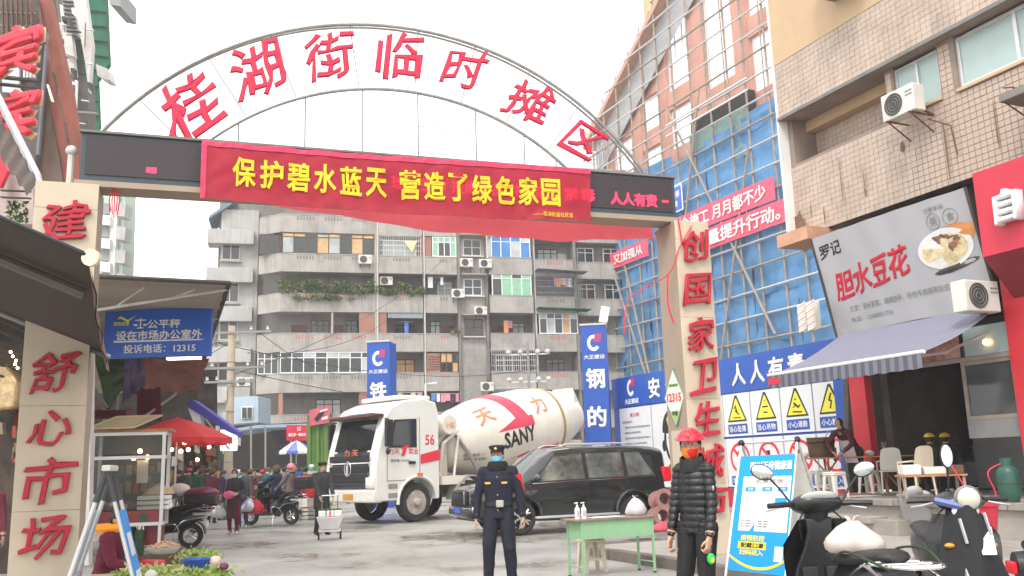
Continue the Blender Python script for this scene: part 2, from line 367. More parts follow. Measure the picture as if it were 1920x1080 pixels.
def sash(name, x0, x1, z0, z1, y, n, par, fm, gm, bar=.05, depth=.06, rows=(), pane=True, label=None):
    """a window: frame bars, and each pane its own sub-part"""
    f = MB(); f.box(x0, x1, y, y+depth, z0, z0+bar); f.box(x0, x1, y, y+depth, z1-bar, z1)
    for k in range(n+1):
        xx = x0+(x1-x0)*k/n; a = min(max(xx-bar/2, x0), x1-bar); f.box(a, a+bar, y+.001, y+depth-.001, z0+bar, z1-bar)
    for r_ in rows: zz = z0+(z1-z0)*r_; f.box(x0+bar, x1-bar, y+.004, y+depth-.004, zz-bar*.4, zz+bar*.4)
    o = f.build(name, fm, par)
    if label: o['label'] = label
    if pane:
        zs = [z0]+[z0+(z1-z0)*r_ for r_ in rows]+[z1]
        for k in range(n):
            for a, b in zip(zs, zs[1:]):
                xa = x0+(x1-x0)*k/n; xb = x0+(x1-x0)*(k+1)/n
                gg = gm[rnd.randrange(len(gm))] if isinstance(gm, list) else gm
                yy = y+depth*.5+rnd.uniform(-.004, .004)+ (.012 if k % 2 else 0)
                MB().box(xa+bar*.4, xb-bar*.4, yy, yy+.006, a+bar*.3, b-bar*.3).build('pane', gg, o)
    return o
sash('window', 3.22, 4.32, 8.27, 9.28, .08, 2, S, M['alu'], M['glassg'])
sash('window', 4.72, 7.2, 8.27, 9.3, .08, 2, S, M['alu'], M['glassg'], bar=.07)
sash('window', 7.6, 9.6, 8.27, 9.3, .08, 2, S, M['alu'], M['glassg'], bar=.07)
for x0, x1 in ((3.2, 4.34), (4.7, 7.22), (7.58, 9.62)): MB().box(x0, x1, -.035, .08, 8.2, 8.262).build('sill', M['beigep'], S, bevel=.005)
MB().box(.15, 3.0, .45, .74, 9.1, 9.345).build('recess_lintel', M['beigep'], S)
r_ = MB(); 
for i in range(int(2.85/tw)):
    for j in range(7): r_.box(.15+i*tw+.004, .15+i*tw+tw-.004, .735, .752, 8.26+j*thh+.004, 8.26+(j+1)*thh-.004)
r_.build('recess_tiles', M['beige'], S)['kind'] = 'stuff'
# projecting window boxes, pipes, stains
MB().box(2.1, 3.2, -.9, -.2, 11.35, 11.5).box(2.1, 3.2, -.9, -.86, 11.5, 12.6).box(2.1, 2.14, -.9, -.2, 11.5, 12.6).build('window_cage_base', M['concd'], S, bevel=.01)
MB().tube([(5.6, -.22, 10.3), (7.6, -.22, 10.32)], .02).build('pipe', M['rust'], S)
sm = MB()
def blot(x, z, w_, h_, seed):
    pts = []
    for k in range(14):
        a = k/14*6.283; q = 1+.45*mnoise.noise(Vector((math.cos(a)*2+seed, math.sin(a)*2, seed))); pts.append((x+math.cos(a)*w_*q, -.016, z+math.sin(a)*h_*q))
    sm.add(pts, [tuple(range(14))])
for x, z, a, b in ((1.55, 7.45, .012, .55), (3.28, 7.6, .05, .12), (.12, 6.75, .2, .3), (4.3, 7.2, .02, .6), (2.2, 7.2, .012, .25), (5.4, 7.3, .018, .5), (.95, 6.8, .015, .2), (.55, 7.0, .012, .16), (2.2, 6.95, .03, .1)): blot(x, z, a, b, x*3+z)
sm.build('rust_stains', mat('rust_stain', (.2, .11, .06), rough=.9, var=.3), S)['kind'] = 'stuff'
def ac_unit(loc, rz, label, sc_=1, brackets=True, name='air_conditioner', group='outdoor air conditioner units', fan=True):
    t = thing(name, label, 'air conditioner', loc, rz, group)
    MB().box(-.4, .4, -.15, .15, 0, .55).build('casing', M['offw'], t, bevel=.02)
    if fan:
        r = MB(); rot = Matrix.Rotation(R(90), 3, 'X')
        for q in (.06, .12, .18, .225): r.tube([(-.1+q*math.cos(a*math.pi/10), -.158, .275+q*math.sin(a*math.pi/10)) for a in range(21)], .006, 4)
        r.build('fan_grille', M['grey'], t)
        MB().lathe([(.22, .0), (.22, .006)], (-.1, -.15, .275), 20, rot).build('fan_opening', M['dim'], t)
        MB().box(.2, .37, -.156, -.15, .33, .36).box(.2, .37, -.156, -.15, .4, .43).build('vent', M['grey'], t)
    if brackets:
        for s in (-.28, .28): MB().tube([(s, -.2, -.02), (s, .42, -.02)], .018, 6).tube([(s, -.16, -.02), (s, .42, -.36)], .016, 6).build('bracket', M['rust'], t)
    t.scale = (sc_,)*3
    return t
def Sp(x, y, z): return Mi @ Vector((x, y, z))
ac_unit(Sp(3.78, -.42, 8.0), rz, 'white air conditioner on iron brackets high on the tiled wall below the small window')
TY = thing('wall_tray', 'grey metal tray on thin brackets high on the tiled wall at the right edge', 'tray', Sp(6.55, -.45, 7.35), rz); MB().box(-.5, .6, -.3, .3, 0, .14).build('tray_box', M['concd'], TY, bevel=.02); MB().tube([(-.4, .4, -.3), (-.45, -.2, 0)], .015, 6).tube([(-.35, .42, .2), (-.5, .1, .35), (-.6, .0, .36)], .014, 6).build('bracket', M['rust'], TY)
ac_unit(Sp(5.1, -.75, 3.85), rz+88, 'white air conditioner seen end on beside the red pillar, under the shop banner', brackets=False)
m = MB(); m.tube([Sp(3.95, -.3, 8.3), Sp(4.1, -.25, 8.05), Sp(4.15, -.05, 7.95)], .03); m.tube([Sp(4.05, -.1, 7.9), Sp(4.5, -.06, 7.6), Sp(4.55, -.04, 7.0)], .015)
tag(m.build('coolant_pipe', M['rust']), 'rusty pipe running down the tiles from the upper air conditioner', 'pipe')
# ---- ground floor of the tiled building
G = thing('restaurant', 'open restaurant front with tan framed windows and a grey panel beneath the tiled building', 'restaurant', loc, rz)
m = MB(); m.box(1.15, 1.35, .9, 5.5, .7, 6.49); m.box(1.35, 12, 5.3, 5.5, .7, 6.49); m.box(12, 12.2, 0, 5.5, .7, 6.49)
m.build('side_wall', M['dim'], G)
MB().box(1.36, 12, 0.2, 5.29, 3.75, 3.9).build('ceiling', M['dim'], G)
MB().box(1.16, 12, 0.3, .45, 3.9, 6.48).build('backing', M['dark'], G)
MB().box(1.9, 4.0, 2.6, 2.65, .71, 3.74).build('inner_partition', mat('pale_inner_wall', (.2, .2, .2), rough=.7, var=.1, dirt=.3, scale=1.5), G)
sash('window', 3.98, 5.08, 2.05, 3.12, .02, 1, G, M['tanf'], M['glass'], bar=.07)
MB().box(1.95, 5.1, .0, .07, 3.123, 3.2).build('transom', M['tanf'], G)
MB().box(3.98, 5.08, .02, .08, 1.72, 2.045).build('grey_panel', M['grey'], G)
for k, (a, b) in enumerate(((1.95, 2.9), (2.95, 4.0), (4.1, 5.08))):
    p = MB().box(a, b, .025, .04, 3.21, 3.74).build('fanlight' if k == 2 else 'food_poster', M['glassg'] if k == 2 else mat('food_print', (.42, .2, .13), rough=.5, var=.55, scale=3.2, dirt=.8, stcol=(.7, .6, .5)), G)
b_ = MB().sph((4.62, -.03, 3.42), .055).build('lamp', mat('bulb_glow', (1, .55, .2), emit=5, var=0), G)
for (x0, x1, z1, lb) in ((0.0, .46, 3.74, 'red pillar behind the striped awning, left of the restaurant opening'), (5.12, 5.6, 6.4, 'tall red pillar at the far right edge of the restaurant')):
    o = MB().box(x0, x1, -.12, .08, .7, z1).build('pillar', M['red'], bevel=.01); pz = atY(1607, 800, 20.3); o.location = loc if x0 > 3 else (pz.x, pz.y, 0); o.rotation_euler = (0, 0, R(rz)); tag(o, lb, 'pillar')
# shop banner: vinyl sheet leaning out at the top
def bann(u, v): # u 0..1 along x 1.1..5.0 ; v 0..1 bottom..top
    return (1.05+3.98*u, -.1-.45*v + .03*math.sin(u*9)*(1-v)+.012*math.sin(u*31+v*5), 4.06+2.13*v + (.05*math.sin(u*3.1)-.06)*(1 if v < .5 else .4))
loc_, rz_ = loc, rz
B = thing('shop_banner', 'grey white vinyl banner with red bean curd lettering and a bowl picture over the restaurant', 'sign', loc, rz)
MB().sheet(bann, 30, 14, (0, .02, 0)).build('vinyl_sheet', mat('grey_vinyl', (.40, .40, .42), rough=.5, var=.04, scale=1), B, smooth=60)
MB().tube([bann(0, 0), bann(0, 1)], .03, 6).tube([bann(1, 0), bann(1, 1)], .03, 6).box(1.0, 5.1, -.02, .3, 3.95, 4.1).build('frame', M['dim'], B)
def bw(off):
    def f(x, y, z):
        p = bann((x-1.05)/3.98, (z-4.06)/2.13); return (x, p[1]-.012+(y-off)*.3, z)
    return f
W = bw(0)
text('罗记', .62, .3, (1.5, 0, 5.83), M['blk'], B, brush=.8, bold=.03, warp=W, ext=.004)
text('胆水豆花', 2.02, .62, (2.4, 0, 5.12), mat('deep_red_ink', (.5, .01, .03), rough=.5, var=0), B, brush=1.1, bold=.045, warp=W, ext=.006)
text('主营：胆水豆花、麻辣抄手、特色牛肉面等各式家常菜', 2.9, .13, (3.05, 0, 4.53), M['grey'], B, bold=.02, warp=W, ext=.003)
text('电话：13980501726', 1.15, .11, (2.15, 0, 4.3), M['grey'], B, bold=.02, warp=W, ext=.003)
text('只做本味', .45, .1, (4.25, 0, 5.98), M['grey'], B, bold=.0, warp=W, ext=.003)
for xx, ch in ((4.18, '美'), (4.56, '食')):
    text(ch, .17, .17, (xx, 0, 5.76), M['grey'], B, bold=.01, warp=W, ext=.003)
    r = MB(); r.tube([W(xx+.15*math.cos(a*.314), 0, 5.76+.15*math.sin(a*.314)) for a in range(21)], .006, 4); r.build('emblem_ring', M['grey'], B)
# printed bowl: flat print in four colours
def disc(cx, cz, rx, rz, mt, name, par, warp, lift, wob=0, n=34, tilt=0):
    pts = []
    for k in range(n):
        a = k/n*6.283; q = 1+wob*mnoise.noise(Vector((math.cos(a)*3+cx, math.sin(a)*3, cz))); x = math.cos(a)*rx*q; z = math.sin(a)*rz*q
        x, z = x*math.cos(tilt)-z*math.sin(tilt), x*math.sin(tilt)+z*math.cos(tilt)
        p = warp(cx+x, 0, cz+z); pts.append((p[0], p[1]-lift, p[2]))
    c = sum((Vector(p) for p in pts), Vector())/n
    return MB().add(pts+[c], [(k, (k+1) % n, n) for k in range(n)]).build(name, mt, par)
disc(4.62, 5.42, .38, .2, mat('orange_print', (.6, .25, .08), rough=.5), 'printed_napkin', B, W, .001, .25)
disc(4.42, 4.86, .5, .07, M['dim'], 'printed_shadow', B, W, .002, .1, tilt=.12)
disc(4.28, 5.22, .6, .37, mat('bowl_print', (.72, .72, .7), rough=.4), 'printed_bowl', B, W, .004)
disc(4.26, 5.2, .49, .29, mat('broth_print', (.68, .56, .33), rough=.4, var=.3, scale=7), 'printed_broth', B, W, .007)
disc(4.3, 5.3, .3, .17, mat('meat_print', (.24, .12, .08), rough=.5, var=.6, scale=14), 'printed_meat', B, W, .01, .5)
disc(4.1, 5.08, .17, .15, mat('tofu_print', (.75, .7, .55), rough=.5, var=.3, scale=10), 'printed_tofu', B, W, .012, .5)
disc(4.06, 5.12, .03, .03, M['redl'], 'printed_chilli', B, W, .014, .5)
# red sign with the raised white character, next shop
N = thing('red_shop_sign', 'red shop sign with a raised white character at the right edge beside the vinyl banner', 'sign', loc, rz)
MB().box(5.35, 12, -.75, -.6, 4.78, 6.3).build('board', M['reds'], N, bevel=.01)
MB().prism([(-.75, 4.775), (-.6, 4.775), (.2, 3.9), (.05, 3.9)], 5.36, 12, 'x').build('soffit', mat('dark_red_soffit', (.22, .015, .03), rough=.6), N)
text('自', .44, .58, (6.02, -.83, 5.52), M['white'], N, bold=.05, ext=.12, brush=.4)
# striped retractable awning
A = thing('striped_awning', 'blue grey striped retractable awning with a scalloped edge over the restaurant forecourt', 'awning', loc, rz)
ms = [mat('awning_cloth_blue', (.13, .14, .20), rough=.8, var=.06, translucent=.25), mat('awning_cloth_grey', (.25, .25, .29), rough=.8, var=.06, translucent=.25)]
m = MB(); ns = 40; X0, X1 = 1.3, 5.15
for k in range(ns):
    a, b = X0+(X1-X0)*k/ns, X0+(X1-X0)*(k+1)/ns
    for q in range(6):
        def pt(xx, s): return (xx, -.22-2.02*s, 4.02-.9*s-.09*math.sin(math.pi*s))
        m.add([pt(a, q/6), pt(b, q/6), pt(b, (q+1)/6), pt(a, (q+1)/6)], [(0, 1, 2, 3)], k % 2)
m.build('canopy_cloth', [mat('awning_top_lilac', (.25, .255, .34), rough=.8, var=.05, translucent=.25), mat('awning_top_pale', (.265, .27, .35), rough=.8, var=.05, translucent=.25)], A)
m = MB()
for k in range(ns):
    a, b = X0+(X1-X0)*k/ns, X0+(X1-X0)*(k+1)/ns
    def lo(xx): return 3.12-.24-.03*abs(math.sin((xx-X0)*math.pi/.32))
    m.add([(a, -2.262, 3.12), (b, -2.262, 3.12), (b, -2.27, lo(b)), (a, -2.27, lo(a))], [(0, 1, 2, 3)], k % 2)
    m.add([(a, -2.255, 3.12), (b, -2.255, 3.12), (b, -2.262, lo(b)), (a, -2.262, lo(a))], [(3, 2, 1, 0)], k % 2)
m.build('valance', ms, A)
MB().tube([(X0-.02, -2.24, 3.13), (X1+.05, -2.24, 3.13)], .035, 10).build('front_bar', M['white'], A, smooth=True)
for xx in (X0+.5, X1-.5): MB().tube([(xx, 0, 3.6), (xx, -1.1, 3.2), (xx, -2.2, 3.08)], .025, 6).build('arm', M['alu'], A)
MB().box(1.3, 1.65, -2.275, -2.266, 2.93, 3.06).build('patch_label', M['reds'], A)
# bundles hanging at the building corner
for k, x in enumerate((.62, .9)):
    m = MB(); m.sheet(lambda a, b: (x+.26*a, -.75+.04*math.sin(a*3), 4.15+.6*b+.08*a), 4, 8, (0, .14, 0)); 
    o = m.build('hanging_bundle', M['offw']); o.location = loc; o.rotation_euler = (0, 0, R(rz))
    for q in range(4): MB().tube([(x-.01, -.765, 4.25+q*.14), (x+.27, -.765, 4.33+q*.14)], .006, 4).build('red_cord', M['reds'], o)
    tag(o, ('left' if k == 0 else 'right')+' of two white bundles hung with red cord beside the vinyl banner', 'bundle', 'white bundles hung by the shop banner')
o = MB().box(0, 1.0, -.6, .2, 6.2, 6.49).build('corner_bracket', mat('salmon_plaster', (.55, .3, .2), rough=.8), S)
# ================================================================ site hoarding (frame H: x = 30.2 - t at d 18.6)
loc, rz = frame(25.5, 30.2, 18.6); HI = Matrix.Translation(loc) @ Matrix.Rotation(R(rz), 4, 'Z')
H = thing('site_hoarding', 'blue construction hoarding with safety sign panels behind the gate column and black car', 'hoarding', loc, rz)
MB().box(0, 12.1, 0, .12, .57, 4.62).build('backing_board', M['blue'], H)
MB().box(0, 12.1, -.1, .16, 0, .56).build('base_wall', M['reds'], H)
MB().box(0, 12.1, -.05, -.002, 3.52, 4.63).build('header_board', M['blue'], H)
MB().box(11.5, 12.1, -.06, -.002, .58, 3.5).build('end_board', M['blue'], H)
def logo(par, cx, cz, s, y=-.06, mtw=None):
    r = MB(); pts = []
    for k in range(17):
        a = R(75+k*250/16); pts.append((cx+.5*s*math.cos(a)*.8, y, cz+.5*s*math.sin(a)))
    inner = [(cx+(p[0]-cx)*.52, y, cz+(p[2]-cz)*.56) for p in pts]
    r.add(pts+inner, [(k, k+1, k+18, k+17) for k in range(16)]); r.build('logo_ring', M['white'], par)
    r = MB()
    for q in range(3): x = cx+.02*s+q*.15*s; r.add([(x, y-.002, cz+.02*s), (x+.1*s, y-.002, cz+.02*s+.05*s), (x+.17*s, y-.002, cz+.6*s), (x+.07*s, y-.002, cz+.55*s)], [(0, 1, 2, 3)])
    r.build('logo_bars', M['redl'], par)
logo(H, 1.35, 4.2, .62); text('大正建设', .95, .2, (1.37, -.06, 3.7), M['white'], H, bold=.03)
for ch, x in zip('安全生产', (2.9, 3.95, 5.0, 6.05)): text(ch, .72, .74, (x, -.07, 4.06), M['white'], H, bold=.05, name='lettering')
for ch, x in zip('人人有责', (7.58, 8.45, 9.3, 10.15)): text(ch, .68, .72, (x, -.07, 4.06), M['white'], H, bold=.05)
# text notice panel and worker face panel
PW = mat('panel_white', (.72, .73, .74), rough=.45, var=.04, scale=2, dirt=.15, stcol=(.55, .53, .5))
MB().box(.45, 2.55, -.04, -.003, .62, 3.47).build('notice_panel', PW, H)
MB().box(2.62, 4.72, -.04, -.003, .62, 3.47).build('poster_panel', PW, H)
MB().box(4.78, 6.0, -.04, -.003, .62, 3.47).build('poster_panel', PW, H)
text('施工公告', .6, .14, (1.5, -.05, 3.2), M['redl'], H, bold=.03, ext=.003)
fill = '本工程位于老城区临时摊区旁施工期间请注意安全文明有序通行如有不便敬请谅解联系电话监督项目部'
for k in range(11):
    n_ = rnd.choice((16, 18, 19, 12)) if k else 8
    s_ = ''.join(rnd.choice(fill) for _ in range(n_)); wd = 1.7*n_/19
    text(s_, wd, .075, (.62+wd/2 + (.15 if k else 0), -.05, 2.95-k*.2), M['grey'], H, bold=.02, ext=.002)
# line portrait of a helmeted worker, generic
def poly(par, pts, mt, name, y): return MB().add([(p[0], y, p[1]) for p in pts], [tuple(range(len(pts)))]).build(name, mt, par)
fx, fz = 3.95, 2.0
def ell(cx, cz, a, b, t0, t1, n=16): return [(cx+a*math.cos(R(t0+(t1-t0)*k/n)), cz+b*math.sin(R(t0+(t1-t0)*k/n))) for k in range(n+1)]
poly(H, ell(fx, fz+.55, .72, .75, 0, 180)+[(fx-.72, fz+.45), (fx+.72, fz+.45)], M['blk'], 'portrait_helmet_shade', -.043)
poly(H, ell(fx+.08, fz+.56, .6, .68, 0, 150)+[(fx-.3, fz+.5)], mat('helmet_yellowgreen', (.55, .68, .12), rough=.5), 'portrait_helmet', -.046)
poly(H, [(fx-.62, fz+.45), (fx-.66, fz+.1), (fx-.5, fz-.35), (fx-.2, fz-.72), (fx+.2, fz-.72), (fx+.5, fz-.35), (fx+.62, fz+.45)], M['blk'], 'portrait_outline', -.0435)
poly(H, [(fx-.5, fz+.42), (fx-.5, fz+.05), (fx-.36, fz-.35), (fx-.12, fz-.62), (fx+.14, fz-.62), (fx+.4, fz-.35), (fx+.54, fz+.42)], PW, 'portrait_face', -.046)
poly(H, ell(fx-.66, fz+.0, .12, .2, 0, 360), M['blk'], 'portrait_ear', -.0462)
for sx in (-.26, .2): poly(H, ell(fx+sx, fz+.12, .12, .035, 0, 360), M['blk'], 'portrait_eye', -.048); poly(H, [(fx+sx-.16, fz+.24), (fx+sx+.16, fz+.27), (fx+sx+.14, fz+.31), (fx+sx-.14, fz+.28)], M['blk'], 'portrait_brow', -.048)
poly(H, [(fx-.04, fz+.1), (fx+.01, fz+.1), (fx+.05, fz-.14), (fx-.08, fz-.14)], M['grey'], 'portrait_nose', -.048)
poly(H, ell(fx, fz-.33, .14, .03, 0, 360), M['blk'], 'portrait_mouth', -.048)
poly(H, [(fx-.34, fz-.6), (fx-.2, fz-.95), (fx-.6, fz-1.3), (fx-.75, fz-.95)], M['blk'], 'portrait_collar', -.0465); poly(H, [(fx+.3, fz-.6), (fx+.15, fz-.95), (fx+.5, fz-1.3), (fx+.7, fz-.95)], M['blk'], 'portrait_collar', -.0465)
# warning panels
def tri(par, cx, cz, s, y, kind):
    poly(par, [(cx-s*.55, cz-s*.45), (cx+s*.55, cz-s*.45), (cx+s*.06, cz+s*.52), (cx-s*.06, cz+s*.52)], M['blk'], 'warning_triangle_border', y)
    poly(par, [(cx-s*.45, cz-s*.385), (cx+s*.45, cz-s*.385), (cx+s*.02, cz+s*.42), (cx-s*.02, cz+s*.42)], M['yell'], 'warning_triangle', y-.003)
    m = MB(); yy = y-.006
    def bar(a, b, w_): 
        a, b = Vector((a[0], 0, a[1])), Vector((b[0], 0, b[1])); n_ = Vector((-(b-a).z, 0, (b-a).x)).normalized()*w_*s/2
        o_ = Vector((cx, yy, cz)); m.add([o_+(a*s-n_), o_+(b*s-n_), o_+(b*s+n_), o_+(a*s+n_)], [(0, 1, 2, 3)])
    if kind == 0: bar((-.05, .12), (.05, -.15), .06); bar((-.1, -.02), (.14, -.2), .05); bar((-.2, -.3), (.22, -.3), .04); bar((-.15, .02), (-.02, .16), .05)
    if kind == 1: bar((-.14, .0), (.16, .0), .05); bar((-.1, -.2), (.12, -.2), .05); bar((0, .18), (.02, .22), .05)
    if kind == 2: bar((-.2, -.28), (.25, -.3), .05); bar((-.12, .02), (.1, -.14), .08); bar((.1, -.14), (.2, -.04), .05); bar((-.05, .16), (.0, .12), .08); bar((-.18, -.14), (.02, -.04), .04)
    if kind == 3: bar((.06, .22), (-.06, -.02), .07); bar((-.06, -.02), (.06, -.02), .05); bar((.06, -.02), (-.03, -.28), .06)
    m.build('warning_pictogram', M['blk'], par)
caps = ['当心坑洞', '当心坠落', '当心吊物', '小心滑跌', '小心触电']
for k in range(5):
    x0 = 5.42+k*1.33-.66+ .6; x1 = x0+1.28
    p = MB().box(x0, x1, -.04, -.003, 2.17, 3.49).build('sign_panel', PW, H)
    cx = (x0+x1)/2
    if k > 0 or True:
        tri(p, cx, 2.99, .84, -.042, (0, 0, 1, 2, 3)[k])
        MB().box(cx-.46, cx+.46, -.046, -.041, 2.24, 2.54).build('caption_strip', M['blue'], p)
        text(caps[k], .8, .19, (cx, -.05, 2.39), M['white'], p, bold=.03, ext=.002)
    p = MB().box(x0, x1, -.04, -.003, .62, 2.1).build('sign_panel', PW, H)
    r = MB(); n_ = 28
    red_or_blue = M['redl'] if k > 0 else M['blue']
    vs = [(cx+q*math.cos(a*6.2832/n_), -.044, 1.5+q*math.sin(a*6.2832/n_)) for q in (.47, .38) for a in range(n_)]
    r.add(vs, [(a, (a+1) % n_, n_+(a+1) % n_, n_+a) for a in range(n_)]); r.cbox((cx, -.045, 1.5), (.8, .003, .09), Matrix.Rotation(R(45), 3, 'Y')); r.build('prohibition_ring', red_or_blue, p)
    m = MB(); m.cbox((cx-.02, -.043, 1.52), (.14, .003, .36)); m.cbox((cx+.1, -.0432, 1.42), (.2, .003, .1)); m.build('prohibition_pictogram', M['blk'], p)
    MB().box(cx-.46, cx+.46, -.046, -.041, .68, .95).build('caption_strip', M['blue'], p)
    text(('禁止烟火', '禁止通行', '禁止抛物', '禁止吸烟', '禁止入内')[k], .8, .17, (cx, -.05, .815), M['white'], p, bold=.03, ext=.002)
# ---- two blue gate pillars of the site
def site_pillar(px, Y, label, chars, wd=.95):
    p = atY(px, 700, Y); t = thing('site_gate_pillar', label, 'pillar', (p.x, p.y, 0), -8, 'blue pillars of the construction site gate')
    MB().box(0, wd, 0, 1.05, 0, 6.62).build('shaft', M['blue'], t, bevel=.01)
    MB().box(-.03, wd+.03, -.03, 1.08, 6.625, 6.7).build('cap', M['dirtyw'], t)
    logo(t, wd/2, 5.95, .62, -.006); text('大正建设', .8, .17, (wd/2, -.01, 5.42), M['white'], t, bold=.03, ext=.004)
    for k, ch in enumerate(chars): text(ch, .72, .78, (wd/2, -.012, 4.6-k*1.42), M['white'], t, bold=.05, ext=.006)
    return t
site_pillar(1092, 34.2, 'tall blue site pillar with white characters right of the mixer drum', '钢的承')
site_pillar(688, 37, 'blue site pillar rising behind the white truck cab', '铁')
p = atY(1140, 585, 34.4); m = MB(); m.cbox((p.x-.15, p.y, p.z-.1), (.32, .25, .6), Matrix.Rotation(R(12), 3, 'Y')); m.tube([(p.x-.2, p.y, 6.7), (p.x-.2, p.y, p.z-.3)], .03)
tag(m.build('floodlight', M['white'], bevel=.02), 'white floodlight on top of the tall blue site pillar', 'floodlight')

# ================================================================ church under construction (frame K: x = 64 - t at d 38.3)
loc, rz = frame(25.5, 64, 38.3)
K = thing('church_under_construction', 'pink brick church shell with bright empty window openings and a steep gable behind scaffolding', 'church', loc, rz)
def zroof(x): return 30.0 + (x-2.5)*.625          # gable slope over the facade
m = MB(); wy0, wy1 = .9, 1.5
# piers and spandrels built between window openings; columns of windows (x0,x1,[(z0,z1)...])
cols = [(2.6, 5.6, [(19, 27)]), (7.0, 9.9, [(17.5, 25.2)]), (6.6, 8.6, []), (11.2, 14.2, [(16, 23.3), (26.4, 32.4)]), (15.2, 18.9, [(16, 21), (26.2, 33.9)]), (20.4, 23.0, [(16.2, 22), (26.2, 30.4)])]
xs = [0, 3.0, 6.1, 7.3, 9.9, 11.2, 14.0, 15.3, 18.9, 20.6, 24.5]
wins = [(3.0, 6.1, [(19.6, 26.3)]), (7.3, 9.9, [(17.0, 23.2), (24.3, 27.2), (28.4, 30.8)]), (11.2, 14.0, [(17.0, 24.4), (25.6, 28.6)] ), (15.3, 18.9, [(24.9, 26.0)]), (20.6, 24.5, [])]
wins = [(2.0, 5.2, [(15.8, 21.8), (23.2, 27.6)]), (6.6, 9.2, [(15.8, 21.5), (22.9, 25.6), (27.0, 29.8)]), (10.3, 13.4, [(15.8, 22.4), (24.4, 27.6), (29.0, 35.6)]), (15.0, 18.3, [(15.8, 24.9), (27.3, 34.9), (36.2, 42)]), (19.8, 23.6, [(15.8, 23.4), (25.2, 29.2), (30.6, 37.6)])]
edges = [0]
for a, b, _ in wins: edges += [a, b]
edges.append(26)
for i in range(0, len(edges), 2):
    a, b = edges[i], edges[i+1]; top = lambda x: min(zroof(x), 44)
    m.add([(a, wy0, 0), (b, wy0, 0), (b, wy0, top(b)), (a, wy0, top(a)), (a, wy1, 0), (b, wy1, 0), (b, wy1, top(b)), (a, wy1, top(a))], [(0, 1, 2, 3), (7, 6, 5, 4), (0, 4, 5, 1), (2, 6, 7, 3), (1, 5, 6, 2), (0, 3, 7, 4)])
m.build('pier', M['brickp'], K)
for a, b, hs_ in wins:
    z = 0
    for z0, z1 in hs_+[(99, 99)]:
        e = min(z0, zroof(a)); e2 = min(z0, zroof(b))
        if z < min(e, e2): MB().add([(a, wy0+.08, z), (b, wy0+.08, z), (b, wy0+.08, e2), (a, wy0+.08, e), (a, wy1, z), (b, wy1, z), (b, wy1, e2), (a, wy1, e)], [(0, 1, 2, 3), (7, 6, 5, 4), (0, 4, 5, 1), (2, 6, 7, 3)]).build('spandrel', M['brickp'], K)
        z = z1
MW = mat('window_bar', (.8, .8, .8), rough=.5, var=0)
for a, b, hs_ in wins:
    for z0, z1 in hs_:
        if z0 > zroof(a)-1: continue
        sash('window_opening', a+.12, b-.12, z0+.1, min(z1, zroof(a))-.1, wy0+.3, 3 if b-a > 3 else 2, K, MW, glassmat('clear_church_glass', (.95, .95, .95), clear=.9), bar=.12, rows=(.33, .66) if z1-z0 > 4 else (.5,))
m = MB(); m.add([(-.6, -.3, zroof(-.6)), (24, -.3, zroof(24)), (24, -.3, zroof(24)+.5), (-.6, -.3, zroof(-.6)+.5), (-.6, 1.9, zroof(-.6)), (24, 1.9, zroof(24)), (24, 1.9, zroof(24)+.5), (-.6, 1.9, zroof(-.6)+.5)], [(0, 1, 2, 3), (7, 6, 5, 4), (0, 4, 5, 1), (2, 6, 7, 3), (0, 3, 7, 4)])
m.build('roof_edge', mat('salmon_roof_tiles', (.55, .3, .22), rough=.8), K)
m = MB(); m.add([(0, .6, zroof(0)-3.2), (24, .6, zroof(24)-3.2), (24, .6, zroof(24)), (0, .6, zroof(0))], [(0, 1, 2, 3)]); m.build('grey_gable_boarding', mat('grey_boarding', (.42, .42, .43), rough=.8, var=.1), K)
MB().box(13.8, 20.2, .3, .8, 23.3, 25.3).build('platform_opening', M['dark'], K)
MB().box(13.9, 20.0, .05, .2, 20.9, 24.2).build('balcony_sheet', mat('pale_green_sheet', (.3, .45, .42), rough=.6, var=.2, translucent=.3), K)
# yellow tower top beyond the roof
p = atY(1238, 12, 80); o = MB().box(p.x-1.2, p.x+1.6, p.y, p.y+2.5, p.z-.5, p.z+6).build('distant_tower', mat('ochre_tiles', (.5, .4, .2), rough=.7, var=.2, scale=3)); tag(o, 'ochre tiled tower top peeking over the church gable', 'tower')
# ---- scaffolding: poles and netting
T = thing('scaffolding', 'pole scaffolding with blue safety netting covering the church below its upper windows', 'scaffolding', loc, rz)
up = None
for k in range(14):
    x = 1.1+k*1.95; zt = min(zroof(x)+1.0, 44)
    o = MB().tube([(x+rnd.uniform(-.1, .1), -.2, 0), (x+rnd.uniform(-.15, .15), -.2, zt*.5), (x+rnd.uniform(-.15, .15), -.2, zt)], .075, 6).build('upright_pole', M['bamboo'], T, smooth=True)
    o = MB().tube([(x+.9+rnd.uniform(-.1, .1), .55, 20), (x+.9, .55, zt+.2)], .05, 6).build('inner_pole', M['bamboo'], T, smooth=True)
for k in range(26):
    z = 4.2+k*1.52; xa = max(-.5, 2.5+(z-31)/.625)
    if xa > 22: break
    MB().tube([(xa, -.3+rnd.uniform(-.04, .04), z+rnd.uniform(-.12, .12)), ((xa+26)/2, -.3, z+rnd.uniform(-.1, .1)), (26, -.3, z+rnd.uniform(-.12, .12))], .07, 6).build('ledger_pole', M['alu'] if k % 3 else M['bamboo'], T, smooth=True)
for a, b in (((1, 22), (8, 6)), ((8.2, 6), (4.2, 20)), ((12, 27), (21.5, 8.8)), ((20.5, 21), (15.5, 6)), ((13, 17), (16, 27))):
    MB().tube([(a[0], -.42, a[1]), (b[0], -.42, b[1])], .085, 6).build('brace_pole', M['bamboo'], T, smooth=True)
